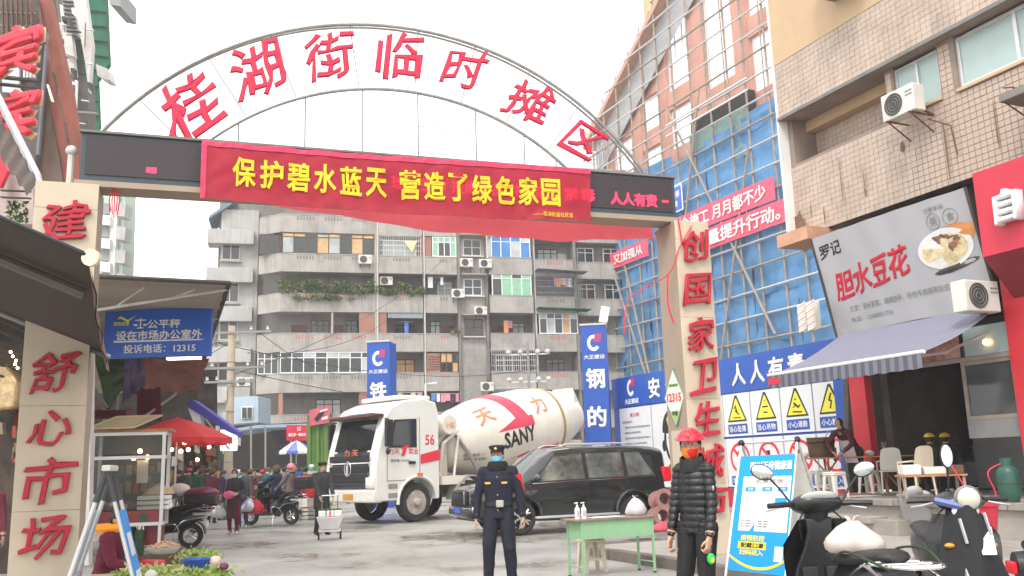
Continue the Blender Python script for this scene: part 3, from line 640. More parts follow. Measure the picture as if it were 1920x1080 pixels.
# netting panels between ledgers, each a crumpled sheet
def topnet(x): return 23.4 + .35*math.sin(x*1.3) + (-3.2 if x < 5 else 0)*(1-x/5 if x < 5 else 0)
x = 0; idx = 0
while x < 24.9:
    w_ = 3.9; sd = rnd.random()*50
    z0 = 4.0
    while z0 < 23:
        z1 = min(z0+rnd.choice((3.0, 3.2, 4.5)), topnet(x+w_/2))
        if z1-z0 < .8: break
        if not (x > 21 and z0 > 15.5): 
            def fn(a, b, x=x, z0=z0, z1=z1, sd=sd):
                q = Vector(((x+a*w_)*.5, z0*.4+b*1.6, sd)); return (x+a*w_-.04, -.02+.22*mnoise.noise(q)+.12*mnoise.noise(q*3.1), z0+(z1-z0+.08)*b+(.12*mnoise.noise(q*1.7) if b > .9 or b < .1 else 0))
            MB().grid(fn, 14, 10).build('netting', M['net'], T, smooth=180)
        z0 = z1
    x += w_
for k in range(0):   # loose folds of netting flapping from the ledgers
    x, z = rnd.uniform(3, 22), rnd.choice((9, 12, 15, 18, 22.8))+rnd.uniform(-.3, .3); sd = rnd.random()*9
    MB().sheet(lambda a, b: (x+a*2.2, -.45-.25*b+.15*mnoise.noise(Vector((a*3, b*3, sd))), z-b*1.1*(1-.5*abs(a-.5))), 8, 5, (0, .03, 0)).build('netting_fold', M['net'], T, smooth=180)
# banners on the scaffold
def sb(x0, x1, z0, z1, s_, y, label, mt=None, wd=None, ch=.85, dz=0, right=False):
    o = thing('site_banner', label, 'banner', loc, rz, 'banners on the scaffolding')
    MB().sheet(lambda a, b: (x0+(x1-x0)*a, y-.04*math.sin(a*17+b), z0+(z1-z0)*b+dz*a), 16, 2, (0, .02, 0)).build('cloth', mt or M['redc2'], o, smooth=60)
    wd = wd or (x1-x0)*.9
    text(s_, wd, ch, ((x0+x1)/2 if not right else x1-.6-wd/2, y-.07, (z0+z1)/2+dz*.5), M['white'], o, bold=.04, ext=.01); return o
M['redc2'] = mat('pink_red_banner', (.82, .1, .17), rough=.7, var=.06, scale=2)
sb(11.2, 22.6, 17.0, 18.5, '安全施工 月月都不少', -.5, 'upper pink red banner with white characters across the blue netting right of the gate column', wd=10, ch=1.05)
sb(14.0, 23.6, 15.4, 16.85, '质量提升行动。', -.52, 'lower pink red banner with white characters just under the other near the tiled building', wd=8.5, ch=1.05)
sb(3.2, 8.6, 16.6, 17.9, '又加强从', -.5, 'short pink red banner on the netting left of the gate column', wd=4.2, ch=.8)
o = thing('site_notice_board', 'small blue and white notice board hung on the blue netting beside the LED screen', 'sign', loc, rz)
MB().box(11.0, 13.3, -.5, -.45, 18.9, 20.9).build('board', M['white'], o); MB().box(11.1, 13.2, -.515, -.5, 19.0, 20.75).build('print', mat('notice_blue', (.06, .16, .7), rough=.5), o)
text('中国美丽', 1.7, .5, (12.15, -.53, 20.2), M['white'], o, bold=.04); text('建设者', 1.2, .45, (12.15, -.53, 19.5), M['white'], o, bold=.04)
# scaffold working platform rail
MB().box(12.5, 21.5, -1.0, -.9, 24.5, 24.6).box(12.5, 21.5, -1.0, -.9, 25.3, 25.4).build('guard_rail', M['alu'], T)
# small low scaffold clump left, beyond the church end
T2 = thing('tube_scaffold', 'dense bundle of thin scaffold tubes left of the church behind the gate arch', 'scaffolding', P(66, 38.6, 0, 25.5), rz)
for k in range(7): MB().tube([(k*.8-.4, 0, 10), (k*.8-.4+rnd.uniform(-.2, .2), 0, 28)], .04, 5).build('upright_tube', M['alu'], T2)
for k in range(9): MB().tube([(-.6, -.05, 12+k*1.9), (4.8, -.05, 12+k*1.9+rnd.uniform(-.2, .2))], .04, 5).build('ledger_tube', M['alu'], T2)
for k in range(5): MB().tube([(rnd.uniform(-.5, 1), -.1, 13+k*3), (rnd.uniform(3, 4.6), -.1, 16+k*3)], .04, 5).build('brace_tube', M['alu'], T2)
MB().grid(lambda a, b: (-.5+1.3*a, .1*math.sin(a*9), 12+14*b), 5, 6).build('netting', M['net'], T2)
# ================================================================ market gate (frame: x along the gate, y away from camera)
GT = thing('market_gate', 'street market gate with red characters on a tube arch above a black LED beam', 'gate', (-5.43, 11.0, 0), 18.76)
M['colcream'] = mat('cream_column_cladding', (.56, .475, .36), rough=.45, var=.08, scale=1.2, dirt=.3, streak=.3, stcol=(.36, .29, .21))
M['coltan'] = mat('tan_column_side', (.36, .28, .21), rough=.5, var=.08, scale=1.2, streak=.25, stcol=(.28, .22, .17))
M['ledb'] = mat('led_panel_black', (.045, .035, .04), rough=.55, var=.1, scale=30, bump=.15, bscale=120)
M['ledf'] = mat('led_frame', (.05, .07, .085), rough=.4, var=.1)
M['ledr'] = mat('led_red_glow', (1, .02, .06), emit=2.6, var=0)
M['tube'] = mat('arch_steel_tube', (.34, .34, .33), rough=.45, metal=.4, var=.2, scale=6)
M['wire'] = mat('thin_steel_rod', (.2, .2, .21), rough=.5, var=0)
for (x0, x1, y1, zb, nm) in ((-.45, .25, .3, 0, 'L'), (8.28, 8.85, .32, .15, 'R')):
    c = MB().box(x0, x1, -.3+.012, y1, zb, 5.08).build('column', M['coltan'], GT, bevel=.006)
    z = zb
    hs_ = [1.15, 1.2, 1.2, 1.2] if nm == 'L' else [1.0, 1.22, 1.22, 1.2]
    for h_ in hs_+[9]:
        z1 = min(z+h_, 5.085); MB().box(x0-.004, x1+.004, -.312, -.286, z+.0015, z1-.0015).build('cladding_panel', M['colcream'], c, bevel=.003, seg=1)
        if z1 > 5.08: break
        z = z1
LX = -.1
for ch, z, s_ in (('建', 4.58, .52), ('舒', 2.75, .5), ('心', 2.1, .44), ('市', 1.5, .54), ('场', .87, .5)):
    text(ch, s_, s_*.96, (LX, -.34, z), mat('column_letter_red', (.46, .012, .035), rough=.45, var=.08), GT, bold=.022, ext=.025, brush=1.5, name='column_character')
for k, ch in enumerate('创国家卫生城市'):
    text(ch, .44, .5, (8.57, -.36, (4.69, 4.01, 3.33, 2.7, 2.08, 1.46, .9)[k]), MATS['column_letter_red'], GT, bold=.022, ext=.025, brush=1.5, name='column_character')
# LED beam
b = MB().box(.0, 8.4, -.16, .16, 5.17, 5.8).build('led_beam', M['ledf'], GT, bevel=.01)
MB().box(.06, 8.34, -.175, -.161, 5.25, 5.75).build('led_panel', M['ledb'], b)
MB().box(-.05, 8.45, -.2, .2, 5.09, 5.165).build('bottom_rail', M['coltan'], b)
MB().box(-.02, 8.42, -.2, .18, 5.8, 5.83).build('top_flashing', M['concd'], b)
text('禁毒', .5, .2, (6.78, -.18, 5.43), M['ledr'], b, bold=.02, ext=0)
text('人人有责', .78, .2, (7.68, -.18, 5.41), M['ledr'], b, bold=.035, ext=0)
text('珍爱生命 拒绝毒品 共建家园', 2.5, .2, (5.2, -.18, 5.42), M['ledr'], b, bold=.02, ext=0)
MB().box(8.16, 8.26, -.18, -.176, 5.4, 5.43).build('led_dash', M['ledr'], b)
MB().box(.78, .9, -.18, -.176, 5.32, 5.39).build('led_spot', M['ledr'], b)
# arch: two tubes, spokes, diagonals, hangers
cx, cz = 4.1, 3.03
def ap(r_, a): return Vector((cx+r_*math.sin(R(a)), 0, cz+r_*math.cos(R(a))))
for nm, r_, a1, yy in (('outer', 4.83, 55, .0), ('inner', 3.84, 43, .0)):
    MB().tube([ap(r_, -a1+2*a1*k/40)+Vector((0, yy, 0)) for k in range(41)], .026, 8).build('arch_tube', M['tube'], GT, smooth=True)
MB().tube([ap(4.86, -54+108*k/40)+Vector((0, .16, 0)) for k in range(41)], .018, 6).build('arch_tube', M['tube'], GT, smooth=True)
for a in (-46, -33, -22, -8.5, 3.5, 14, 25, 36, 47):
    MB().tube([ap(3.84 if abs(a) < 42 else 4.0, a), ap(4.83, a)], .008, 5).build('spoke', M['wire'], GT)
for a, b_ in ((-46, -37), (-33, -22), (-24, -10), (-8.5, -1), (3.5, 12), (14, 23), (23, 34), (34, 43)):
    MB().tube([ap(4.83, a), ap(3.84, b_)], .005, 4).build('diagonal_rod', M['wire'], GT)
for x in (1.9, 2.78, 3.58, 4.38, 5.25, 6.0, 6.5):
    z = cz+math.sqrt(3.84**2-(x-cx)**2); MB().tube([(x, 0, 5.8), (x, 0, z)], .011, 5).build('hanger', M['wire'], GT)
MB().tube([(4.38, 0, 6.35), (5.25, 0, 6.35)], .006, 4).tube([(4.38, 0, 5.95), (5.25, 0, 5.95)], .006, 4).build('cross_rod', M['wire'], GT)
M['haloed'] = mat('letter_side_pale', (.8, .62, .66), rough=.5, var=0)
for k, (ch, x, z) in enumerate((('桂', 1.29, 6.32), ('湖', 2.13, 6.94), ('街', 3.1, 7.26), ('临', 4.11, 7.39), ('时', 5.1, 7.3), ('摊', 6.1, 6.88), ('区', 6.96, 6.33))):
    a = math.degrees(math.atan2(x-cx, z-cz)); s_ = (.8, .72, .7, .68, .62, .66, .56)[k]
    text(ch, s_, s_*1.04, (x, -.05, z), mat('arch_letter_red', (.56, .015, .06), rough=.4, var=.04), GT, bold=.026, ext=.022, brush=1.5, tilt=-a*.8, name='arch_character')
# strings, ribbons
def ribbon(name, pts, w_, mt, label, cat='ribbon', par=None):
    m = MB(); n_ = len(pts)
    for a, b_ in zip(pts, pts[1:]): a, b_ = Vector(a), Vector(b_); o_ = Vector((w_, 0, 0)); m.add([a-o_, a+o_, b_+o_, b_-o_], [(0, 1, 2, 3)]); m.add([a-o_+Vector((0, .003, 0)), a+o_+Vector((0, .003, 0)), b_+o_+Vector((0, .003, 0)), b_-o_+Vector((0, .003, 0))], [(3, 2, 1, 0)])
    o = m.build(name, mt, par, recalc=False); 
    if label: tag(o, label, cat)
    return o
GI = Matrix.Translation((-5.43, 11, 0)) @ Matrix.Rotation(R(18.76), 4, 'Z')
def gp(x, y, z): return GI @ Vector((x, y, z))
ribbon('ribbon', [gp(8.33, -.33, 5.1), gp(8.36, -.34, 4.75)], .012, M['redl'], 'short red ribbon tied at the top of the right gate column above the first character')
o = MB().tube(crv([gp(8.55, -.33, 5.0), gp(8.3, -.34, 4.62), gp(8.16, -.2, 4.25), gp(7.7, .2, 3.95), gp(7.6, .25, 3.4)]), .009, 5).tube(crv([gp(8.16, -.2, 4.25), gp(8.12, -.22, 3.8), gp(8.2, -.22, 3.5)]), .013, 5).build('draped_cord', M['redl']); tag(o, 'red cord draped from the right gate column over the blue netting', 'cord')
for k in range(1):
    m = MB()
    for q in range(5): m.tube([gp(.38+.02*q, -.1, 5.08), gp(.36+.03*q, -.12, 4.95), gp(.38+.02*q, -.1, 4.8-.04*(q % 3))], .008, 4)
    tag(m.build('ribbon', M['redl']), 'tuft of red ribbon under the left end of the LED beam', 'ribbon')
# diamond complaint sign on the side of the right column
DS = thing('diamond_sign', 'diamond shaped white and green 12315 sign on the tan side of the right column', 'sign', gp(8.272, .0, 2.42), 18.76-90+12)
MB().prism([(0, .44), (.23, 0), (0, -.44), (-.23, 0)], -.03, 0, 'y').build('board', mat('sign_green_edge', (.2, .3, .2), rough=.5), DS)
MB().prism([(0, .41), (.212, 0), (0, -.41), (-.212, 0)], -.034, -.031, 'y').build('face', mat('pale_green_white', (.62, .7, .62), rough=.4), DS)
MB().prism([(-.1, -.2), (.1, -.2), (0, -.39)], -.037, -.035, 'y').build('lower_band', mat('lime_band', (.35, .48, .15), rough=.5), DS)
text('12315', .32, .13, (0, -.04, 0), M['redl'], DS, bold=.04, ext=.002); text('举报', .13, .07, (0, -.04, -.24), M['blk'], DS, bold=.03, ext=.001)
MB().box(-.1, .1, -.037, -.035, .16, .2).build('upper_line', M['green'], DS)
o = MB().box(8.262, 8.276, -.22, .2, 1.15, 1.93).build('notice_sheet', M['colcream'], GT); 
# main red banner in front of the beam
def bf(a, b):
    x = 1.45+5.47*a; sag = .05*math.sin(a*math.pi); return Vector((x, -.28-.03*math.sin(a*23+b*2)*(1-b)-.03*b*(1-b)-.012*math.sin(a*61+3*b)-.03*abs(mnoise.noise(Vector((a*16-b*2.2, b*1.6+a*3, 3))))-.02*mnoise.noise(Vector((a*40+b*5, b*2, 7))), 4.99+.77*b-sag*(1-b)-.02*math.sin(a*5)*b))
BN = thing('red_banner', 'long dark red cloth banner with yellow characters tied across the front of the beam', 'banner', (-5.43, 11.0, 0), 18.76)
mb = mat('maroon_banner_cloth', (.42, .02, .045), rough=.75, var=.08, scale=3, translucent=0)
nn = mb.node_tree; tr = nn.nodes.new('ShaderNodeBsdfTransparent'); msx = nn.nodes.new('ShaderNodeMixShader'); msx.inputs[0].default_value = .13
pb = nn.nodes['Principled BSDF']; nn.links.new(pb.outputs[0], msx.inputs[1]); nn.links.new(tr.outputs[0], msx.inputs[2]); nn.links.new(msx.outputs[0], nn.nodes['Material Output'].inputs['Surface'])
MB().grid(bf, 160, 14).build('cloth', mb, BN, smooth=180)
MB().sheet(lambda a, b: bf(a, .93+.09*b)+Vector((0, -.012, 0)), 60, 1, (0, .008, 0)).build('top_hem', mat('banner_hem', (.75, .05, .12), rough=.7, var=.05), BN)
MB().sheet(lambda a, b: bf(a*.012, b)+Vector((-.01, -.012, 0)), 1, 8, (0, .008, 0)).build('side_hem', MATS['banner_hem'], BN)
MY = mat('banner_yellow', (.78, .56, .02), rough=.6, var=0)
def bwp(x, y, z):
    p = bf((x-1.45)/5.47, (z-4.99)/.77); return (x, p[1]-.012+(y*.2), p[2])
for k, ch in enumerate('保护碧水蓝天营造了绿色家园'):
    x = 1.98 + k*.348 + (.12 if k > 5 else 0) + (0 if k else 0)
    text(ch, .3, .4, (x+.0*k, 0, 5.385), MY, BN, bold=.045, ext=.004, warp=bwp, name='banner_character')
text('——桂湖街道社区宣', .62, .07, (6.3, 0, 5.07), MY, BN, bold=.01, ext=.002, warp=bwp)
# back banner seen from behind, sagging
def bb(a, b):
    x = 2.0+6.35*a; bot = 5.26-.36*math.sin(min(1, a*1.5)*math.pi*.5)+.1*max(0, a-.75)/.25; return Vector((x, .55+.05*math.sin(a*19), bot+(5.62-bot)*b + .01*math.sin(a*40)))
B2 = thing('back_banner', 'bright pink red banner sagging behind the beam, its characters showing in reverse', 'banner', (-5.43, 11.0, 0), 18.76)
MB().grid(bb, 70, 8).build('cloth', mat('backlit_red_cloth', (.95, .16, .19), rough=.8, var=.06, scale=3, translucent=.6), B2, smooth=180)
def bbw(x, y, z):
    a = (x-2.0)/6.35; p = bb(a, (z-4.6)/1.02); return (x, p[1]-.012, p[2]+.06)
text('共建家园 清洁城市 爱护环境', 4.6, .36, (5.6, 0, 5.2), mat('reverse_dark_red', (.35, .01, .03), rough=.8), B2, bold=.04, ext=.0, mirror=True, warp=bbw)
ribbon('twisted_ribbon', [gp(8.3, .3, 5.05), gp(8.38, .3, 4.85), gp(8.35, .3, 4.7)], .05, M['redc'], 'twisted end of the rear banner tied beside the right column')
# lamp post stub, struts at left
m = MB(); m.tube([gp(-.12, -.05, 5.08), gp(-.12, -.05, 5.55)], .04, 8); m.tube([gp(.05, -.05, 5.08), gp(.25, -.05, 5.4)], .02, 6); m.sph(gp(-.12, -.05, 5.58), .07); 
o = m.build('pipe_stub', M['dirtyw'], smooth=True); tag(o, 'white pipe stub standing on top of the left gate column', 'pipe')
# ================================================================ old apartment block (frame: x along the facade, y into it)
p0 = atY(525, 590, 64); AP = thing('apartment_building', 'old grey concrete apartment block with rows of balconies, plants and enclosed windows', 'building', (p0.x, p0.y, 0), 14)
LV = [5.4, 8.3, 11.2, 14.1, 17.05, 20.0]  # parapet tops
M['laund'] = [mat('laundry_'+n_, c) for n_, c in (('pink', (.7, .25, .35)), ('blue', (.1, .2, .6)), ('white', (.75, .75, .75)), ('orange', (.8, .4, .15)), ('dark', (.04, .04, .07)), ('cream', (.75, .6, .35)))]
M['curt'] = mat('tan_curtain', (.6, .38, .2), rough=.9, var=.2); M['gg'] = mat('green_tint_glass', (.25, .5, .33), rough=.25, var=.1); M['bg'] = mat('blue_tint_glass', (.05, .2, .5), rough=.2, var=.3, scale=.5)
M['pg'] = mat('pale_window_glass', (.45, .5, .5), rough=.2, var=.3, scale=.4)
# core wall, set back behind the balconies
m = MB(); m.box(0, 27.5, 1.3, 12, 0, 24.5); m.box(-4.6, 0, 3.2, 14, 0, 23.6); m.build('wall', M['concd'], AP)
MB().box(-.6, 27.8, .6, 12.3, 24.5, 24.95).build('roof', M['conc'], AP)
MB().box(-7.2, -4.6, 5.6, 16, 0, 13.2).build('side_wing', M['concl'], AP)
for x0, x1 in ((6.72, 7.0), (10.35, 10.5), (12.95, 13.15), (15.1, 15.3), (18.75, 18.95), (22.2, 22.4)):
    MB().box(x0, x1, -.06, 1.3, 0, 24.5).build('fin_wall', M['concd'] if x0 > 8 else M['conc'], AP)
for x in (6.95, 10.42, 18.98): MB().tube([(x, -.12, 0), (x, -.12, 24)], .06, 6).build('drain_pipe', M['dirtyw'], AP)
for x0, x1 in ((13.15, 15.1),): MB().box(x0, x1, .25, 1.31, 0, 24.5).build('bay_wall', M['conc'], AP)
bays = dict(A=(0, 6.72), B=(7.0, 10.35), C=(10.5, 12.95), E=(15.3, 18.75), F=(18.95, 22.2), G=(22.4, 27))
def parapet(x0, x1, z, y0=-.1, cham=False, m_=None):
    m = MB()
    if cham: pts = [(x0-1.6, 1.25), (x0-.0, y0), (x1, y0), (x1, y0+.14), (x0+.05, y0+.14), (x0-1.5, 1.3)]; m.prism(pts, z-1.15, z, 'z'); m.prism([(x0-1.6, 1.25), (x0, y0), (x1, y0), (x1, 1.3)], z-1.3, z-1.152, 'z'); m.prism([(p[0]-.0, p[1]-.03) for p in pts], z+.002, z+.07, 'z')
    else: m.box(x0, x1, y0, y0+.14, z-1.15, z); m.box(x0, x1, y0-.02, 1.29, z-1.3, z-1.152); m.box(x0, x1, y0-.03, y0+.16, z+.002, z+.07)
    return m.build('balcony', m_ or M['conc'], AP)
def openings(bal, x0, x1, z):  # pierced slots along the top of the parapet
    m = MB(); n_ = int((x1-x0)/.22)
    for k in range(n_): 
        if k % 9 < 6: m.box(x0+.1+k*.22, x0+.22+k*.22, -.115, -.1, z-.36, z-.1)
    m.build('parapet_slots', M['brick'] if rnd.random() < .4 else M['concd'], bal)['kind'] = 'stuff'
for k, (nm, (x0, x1)) in enumerate(bays.items()):
    for li, z in enumerate(LV):
        yy = -.1 if nm != 'E' else -.5
        if nm == 'G' : yy = .5
        b = parapet(x0, x1-.05 if nm != 'A' else x1, z, yy, nm == 'A')
        if nm in 'ABCEF' : openings(b, x0+1.0, x1-.6, z)
def door(x, z, w_=.85, mt=None, h=2.0, y=1.22): MB().box(x, x+w_, y, y+.07, z-1.15, z-1.15+h).build('door', mt or M['brickd'], AP)
M['brickd'] = mat('maroon_door', (.14, .045, .04), rough=.6)
def win(nm, x0, x1, z0, z1, y, n, fm=None, gm=None, rows=(.72,), bar=.07, par=None): return sash(nm, x0, x1, z0, z1, y, n, par or AP, fm or M['white'], gm or [M['glassd'], M['glass'], M['glassd'], M['pg']], bar=bar, rows=rows)
def cage(x0, x1, z0, z1, y, mt=None, st=.16):
    m = MB()
    k = x0
    while k <= x1: m.box(k, k+.025, y, y+.025, z0, z1); k += st
    for q in range(5): zz = z0+(z1-z0)*q/4; m.box(x0, x1, y-.003, y+.02, zz-.015, zz+.015)
    m.box(x0, x0+.03, y, y+.8, z0, z0+.03); m.box(x1-.03, x1, y, y+.8, z0, z0+.03); m.build('security_cage', mt or M['dirtyw'], AP)
def laundry(x0, x1, z, y=.2, n=5):
    MB().tube([(x0, y, z), (x1, y, z-.02)], .02, 4).build('drying_pole', M['alu'], AP)
    for k in range(n):
        x = x0+(x1-x0)*(k+.5)/n; w_ = rnd.uniform(.2, .38); h_ = rnd.uniform(.5, .95)
        MB().sheet(lambda a, b: (x-w_/2+w_*a*(1 if .2 < b < 2 else 1), y+.03*math.sin(a*9+k), z-h_*b), 3, 3, (0, .03, 0)).build('laundry', rnd.choice(M['laund']), AP)
def brickp(x0, x1, z0, z1, y=-.02):
    f = MB().box(x0, x1, y, y+.1, z0, z1).build('brick_panel', M['grout'], AP); m = MB(); r_ = 0; z = z0
    while z < z1-.1:
        x = x0+(.0 if r_ % 2 else -.14)
        while x < x1-.05: m.box(max(x, x0)+.01, min(x+.27, x1)-.01, y-.02+rnd.uniform(-.004, .004), y, z+.01, z+.09); x += .28
        z += .1; r_ += 1
    m.build('bricks', M['brick'], f)['kind'] = 'stuff'
def acu(x, y, z, lb): 
    q = AP.matrix_world if False else None
    a = R(14); wx, wy = p0.x+x*math.cos(a)-y*math.sin(a), p0.y+x*math.sin(a)+y*math.cos(a); return ac_unit((wx, wy, z), 14, lb, 1.2)
def pw(x, y, z): a = R(14); return Vector((p0.x+x*math.cos(a)-y*math.sin(a), p0.y+x*math.sin(a)+y*math.cos(a), z))
# bay A
z = 17.05; win('window', .05, 6.7, z+.07, z+1.62, -.08, 8, M['woodd'], [M['curt'], M['pg'], M['glassd'], M['curt'], M['pg']], rows=(.8,)); sash('window', -1.55, -.05, z+.07, z+1.6, .5, 3, AP, M['woodd'], M['glassd'], bar=.06)
z = 8.3; win('window', .05, 6.6, z+.07, z+1.6, -.08, 8); sash('window', -1.5, -.05, z+.07, z+1.6, .5, 3, AP, M['white'], M['glass'], bar=.06, rows=(.72,))
z = 11.2; 
for x in (2.2, 4.7): win('window', x, x+1.3, z-.1, z+1.2, 1.2, 3, M['woodd'], M['glassd']); 
door(3.7, z); door(.8, z, 1.1); brickp(5.6, 6.7, z+.07, z+1.6); MB().box(3.6, 3.75, -.05, .1, z+.07, z+1.6).build('post', M['conc'], AP)
z = 14.1; win('window', .6, 2, z-.1, z+1.2, 1.2, 2, M['woodd'], M['glassd']); win('window', 3.4, 5, z-.1, z+1.2, 1.2, 3, M['woodd'], M['glassd'])
z = 5.4; win('window', 2.6, 4.4, z-.1, z+1.2, 1.2, 3, M['woodd'], M['pg']); brickp(5.6, 6.7, z+.07, z+1.6); MB().box(-.0, .3, -.05, .2, z+.07, z+1.6).build('post', M['brick'], AP)
# bay B
z = 17.05; cage(7.05, 10.2, z+.07, z+1.62, -.1, M['white'], .14); win('window', 7.4, 9.9, z-.1, z+1.4, .6, 3, gm=M['pg']); MB().add([(8.9, -.2, z+1.2), (9.9, -.2, z+1.2), (9.5, -.2, z+.3)], [(0, 1, 2)]).build('laundry', M['laund'][5], AP)
brickp(10.15, 11.0, z+.07, z+1.62)
z = 11.2; brickp(7.05, 7.6, z+.07, z+1.6); MB().box(7.7, 10.3, -.05, 0, z+1.2, z+1.6).build('roller_blind', mat('grey_blind', (.25, .3, .33), rough=.8, var=.1), AP); win('window', 8.3, 10, z-.1, z+1, 1.2, 3, M['woodd'], M['glassd']); laundry(8.6, 9.6, z+1.0, .3, 1)
z = 8.3; win('window', 8.4, 9.8, z-.1, z+1.2, 1.2, 2, M['woodd'], M['curt'])
z = 5.4; laundry(8.3, 10.2, z+1.5, -.2, 4)
z = 14.1; win('window', 8.8, 9.8, z-.1, z+1.2, 1.2, 2, M['woodd'], M['glassd'])
# bay C
z = 17.05; win('window', 11.05, 12.9, z+.07, z+1.62, -.08, 4, gm=[M['gg'], M['gg'], M['glassd'], M['gg']])
z = 14.1; win('window', 11.6, 12.7, z-.3, z+1.3, 1.2, 2, gm=M['pg']); laundry(10.7, 12, z+1.5, .2, 3); 
z = 11.2; door(11.9, z, 1); win('window', 11, 11.8, z-.1, z+1.2, 1.2, 2, M['woodd'], M['pg'])
z = 8.3; brickp(10.55, 11.5, z+.07, z+1.5); win('window', 11.55, 12.9, z+.07, z+1.55, .0, 3, M['woodd'], [M['curt'], M['glassd']], rows=(.5,))
m = MB()
for i in range(4):
    for j in range(6): m.box(10.68+i*.2+(j % 2)*.08, 10.78+i*.2+(j % 2)*.08, -.055, -.045, z+.25+j*.18, z+.35+j*.18)
m.build('lattice_holes', M['dark'], AP)['kind'] = 'stuff'
z = 5.4; laundry(10.8, 12.9, z+1.4, -.2, 6)
# bay D recessed wall windows
for z, mt in ((17.3, M['dirtyw']), (14.2, M['white']), (11.1, M['woodd'])):
    win('window', 13.45, 14.85, z, z+1.3, .15, 2 if mt != M['white'] else 2, mt, M['glassd'], rows=(.5,)); MB().box(13.3, 15.0, -.1, .25, z-.12, z-.03).build('sill', M['dirtyw'], AP)
    MB().box(13.2, 15.1, -.55, .25, z+1.5, z+1.58).build('window_hood', M['conc'], AP)
cage(13.2, 15.1, 8.0, 10.0, -.35, M['grey'], .18); cage(13.2, 15.1, 5.2, 7.0, -.35, M['grey'], .18)
# bay E
z = 17.05; win('window', 15.5, 18.6, z+.0, z+1.75, -.5, 4, gm=[M['pg'], M['bg'], M['bg'], M['bg']]); sash('window', 15.2, 15.5, z, z+1.75, -.3, 1, AP, M['white'], M['pg'], bar=.05)
z = 14.1; win('window', 15.5, 18.6, z+.0, z+1.85, -.5, 4, gm=[M['gg'], M['glassd'], M['pg'], M['gg']])
z = 11.2; door(15.8, z, 1.6); win('window', 17.4, 18.4, z, z+1.1, 1.2, 2, M['woodd'], M['pg']); laundry(16.5, 17.2, z+1.1, .2, 2)
z = 8.3; cage(15.3, 18.7, z+.07, z+1.75, -.6, M['alu'], .17); win('window', 15.8, 18.4, z-.1, z+1.4, .3, 4, gm=M['glassd'])
z = 5.4; cage(15.3, 18.7, z+.07, z+1.75, -.6, M['alu'], .17)
# bay F
z = 17.05; win('window', 19.6, 21.3, z-.1, z+1.2, 1.2, 3, M['woodd'], M['pg']); door(21.3, z, .7, M['dirtyw'])
z = 14.1; cage(19.0, 22.6, z-.2, z+1.7, -.6, M['grey'], .15); laundry(20.2, 21.8, z+1.5, -.4, 7); MB().prism([(19.0, z+2.1), (23, z+1.95), (23, z+1.9), (19, z+2.05)], -1.1, .2, 'y').build('tin_awning', M['grey'], AP)
z = 11.2; win('window', 19.2, 22.3, z+.07, z+1.7, -.12, 5, gm=[M['pg'], M['glassd'], M['curt'], M['pg']]); MB().prism([(19.0, z+2.0), (23.2, z+1.9), (23.2, z+1.84), (19, z+1.94)], -1.0, .2, 'y').build('tin_awning', M['netg'], AP)
z = 8.3; win('window', 20, 21.5, z-.1, z+1.2, 1.2, 3, M['woodd'], M['glassd'])
for z in (14.1, 17.05): win('window', 22.8, 24.2, z-.1, z+1.3, .9, 2, M['dirtyw'], M['glassd']); win('window', 25, 26.4, z-.1, z+1.3, .9, 2, M['dirtyw'], M['glassd'])
# air conditioners of the block
for x, y, z, lb in ((6.0, -.35, 16.35, 'below the tan curtained windows'), (6.0, .5, 14.0, 'among the balcony plants, right end'), (7.6, .3, 14.9, 'over the planted middle balcony'), (13.6, -.3, 16.3, 'beside the green tinted windows'), (15.0, -.6, 16.2, 'left of the blue tinted bay window'), (12.9, -.4, 13.9, 'left of the small white cross window'), (14.6, -.3, 12.6, 'beneath the small white cross window'), (14.9, -.6, 6.9, 'under the dark caged window'), (-2.5, 2.5, 7.7, 'on the grey side wing low down')):
    acu(x, y, z, 'small air conditioner on the apartment block, '+lb)
# side wing and chamfer windows
MB().box(-4.4, -1.7, 2.6, 3.2, 0, 21).build('wing_wall', M['concl'], AP)
for z in (17.3, 14.1, 11.3, 8.3):
    win('window', -4.3, -3.0, z-.2, z+1.4, 2.52, 2, M['dirtyw'], [M['glass'], M['glassd']], rows=()); MB().box(-4.45, -2.9, 2.35, 2.7, z-.36, z-.25).build('sill', M['conc'], AP)
for z in (19.3, 16.4, 13.5, 10.5, 7.6):
    MB().box(-5.3, -2.0, 1.9, 3.5, z-1.1, z).build('balcony', M['concl'], AP, bevel=.03)
for k, z in enumerate((11.7, 8.8)):
    MB().box(-7.6, -5.6, 4.4, 5.6, z-1.1, z).build('balcony', M['concl'], AP); win('window', -7.3, -5.9, z+.05, z+1.5, 4.6, 3, M['dirtyw'], M['glassd'])
MB().prism([(-7.6, 13.2), (-4.7, 14.6), (-4.7, 14.4), (-7.7, 12.9)], 4.2, 8, 'y').build('tin_roof', M['grey'], AP)
MB().prism([(-5.2, 20.4), (-3.4, 21.8), (-3.3, 21.6), (-5.3, 20.1)], 2.2, 6, 'y').build('tin_roof', mat('blue_grey_tin', (.15, .22, .28), rough=.6), AP)
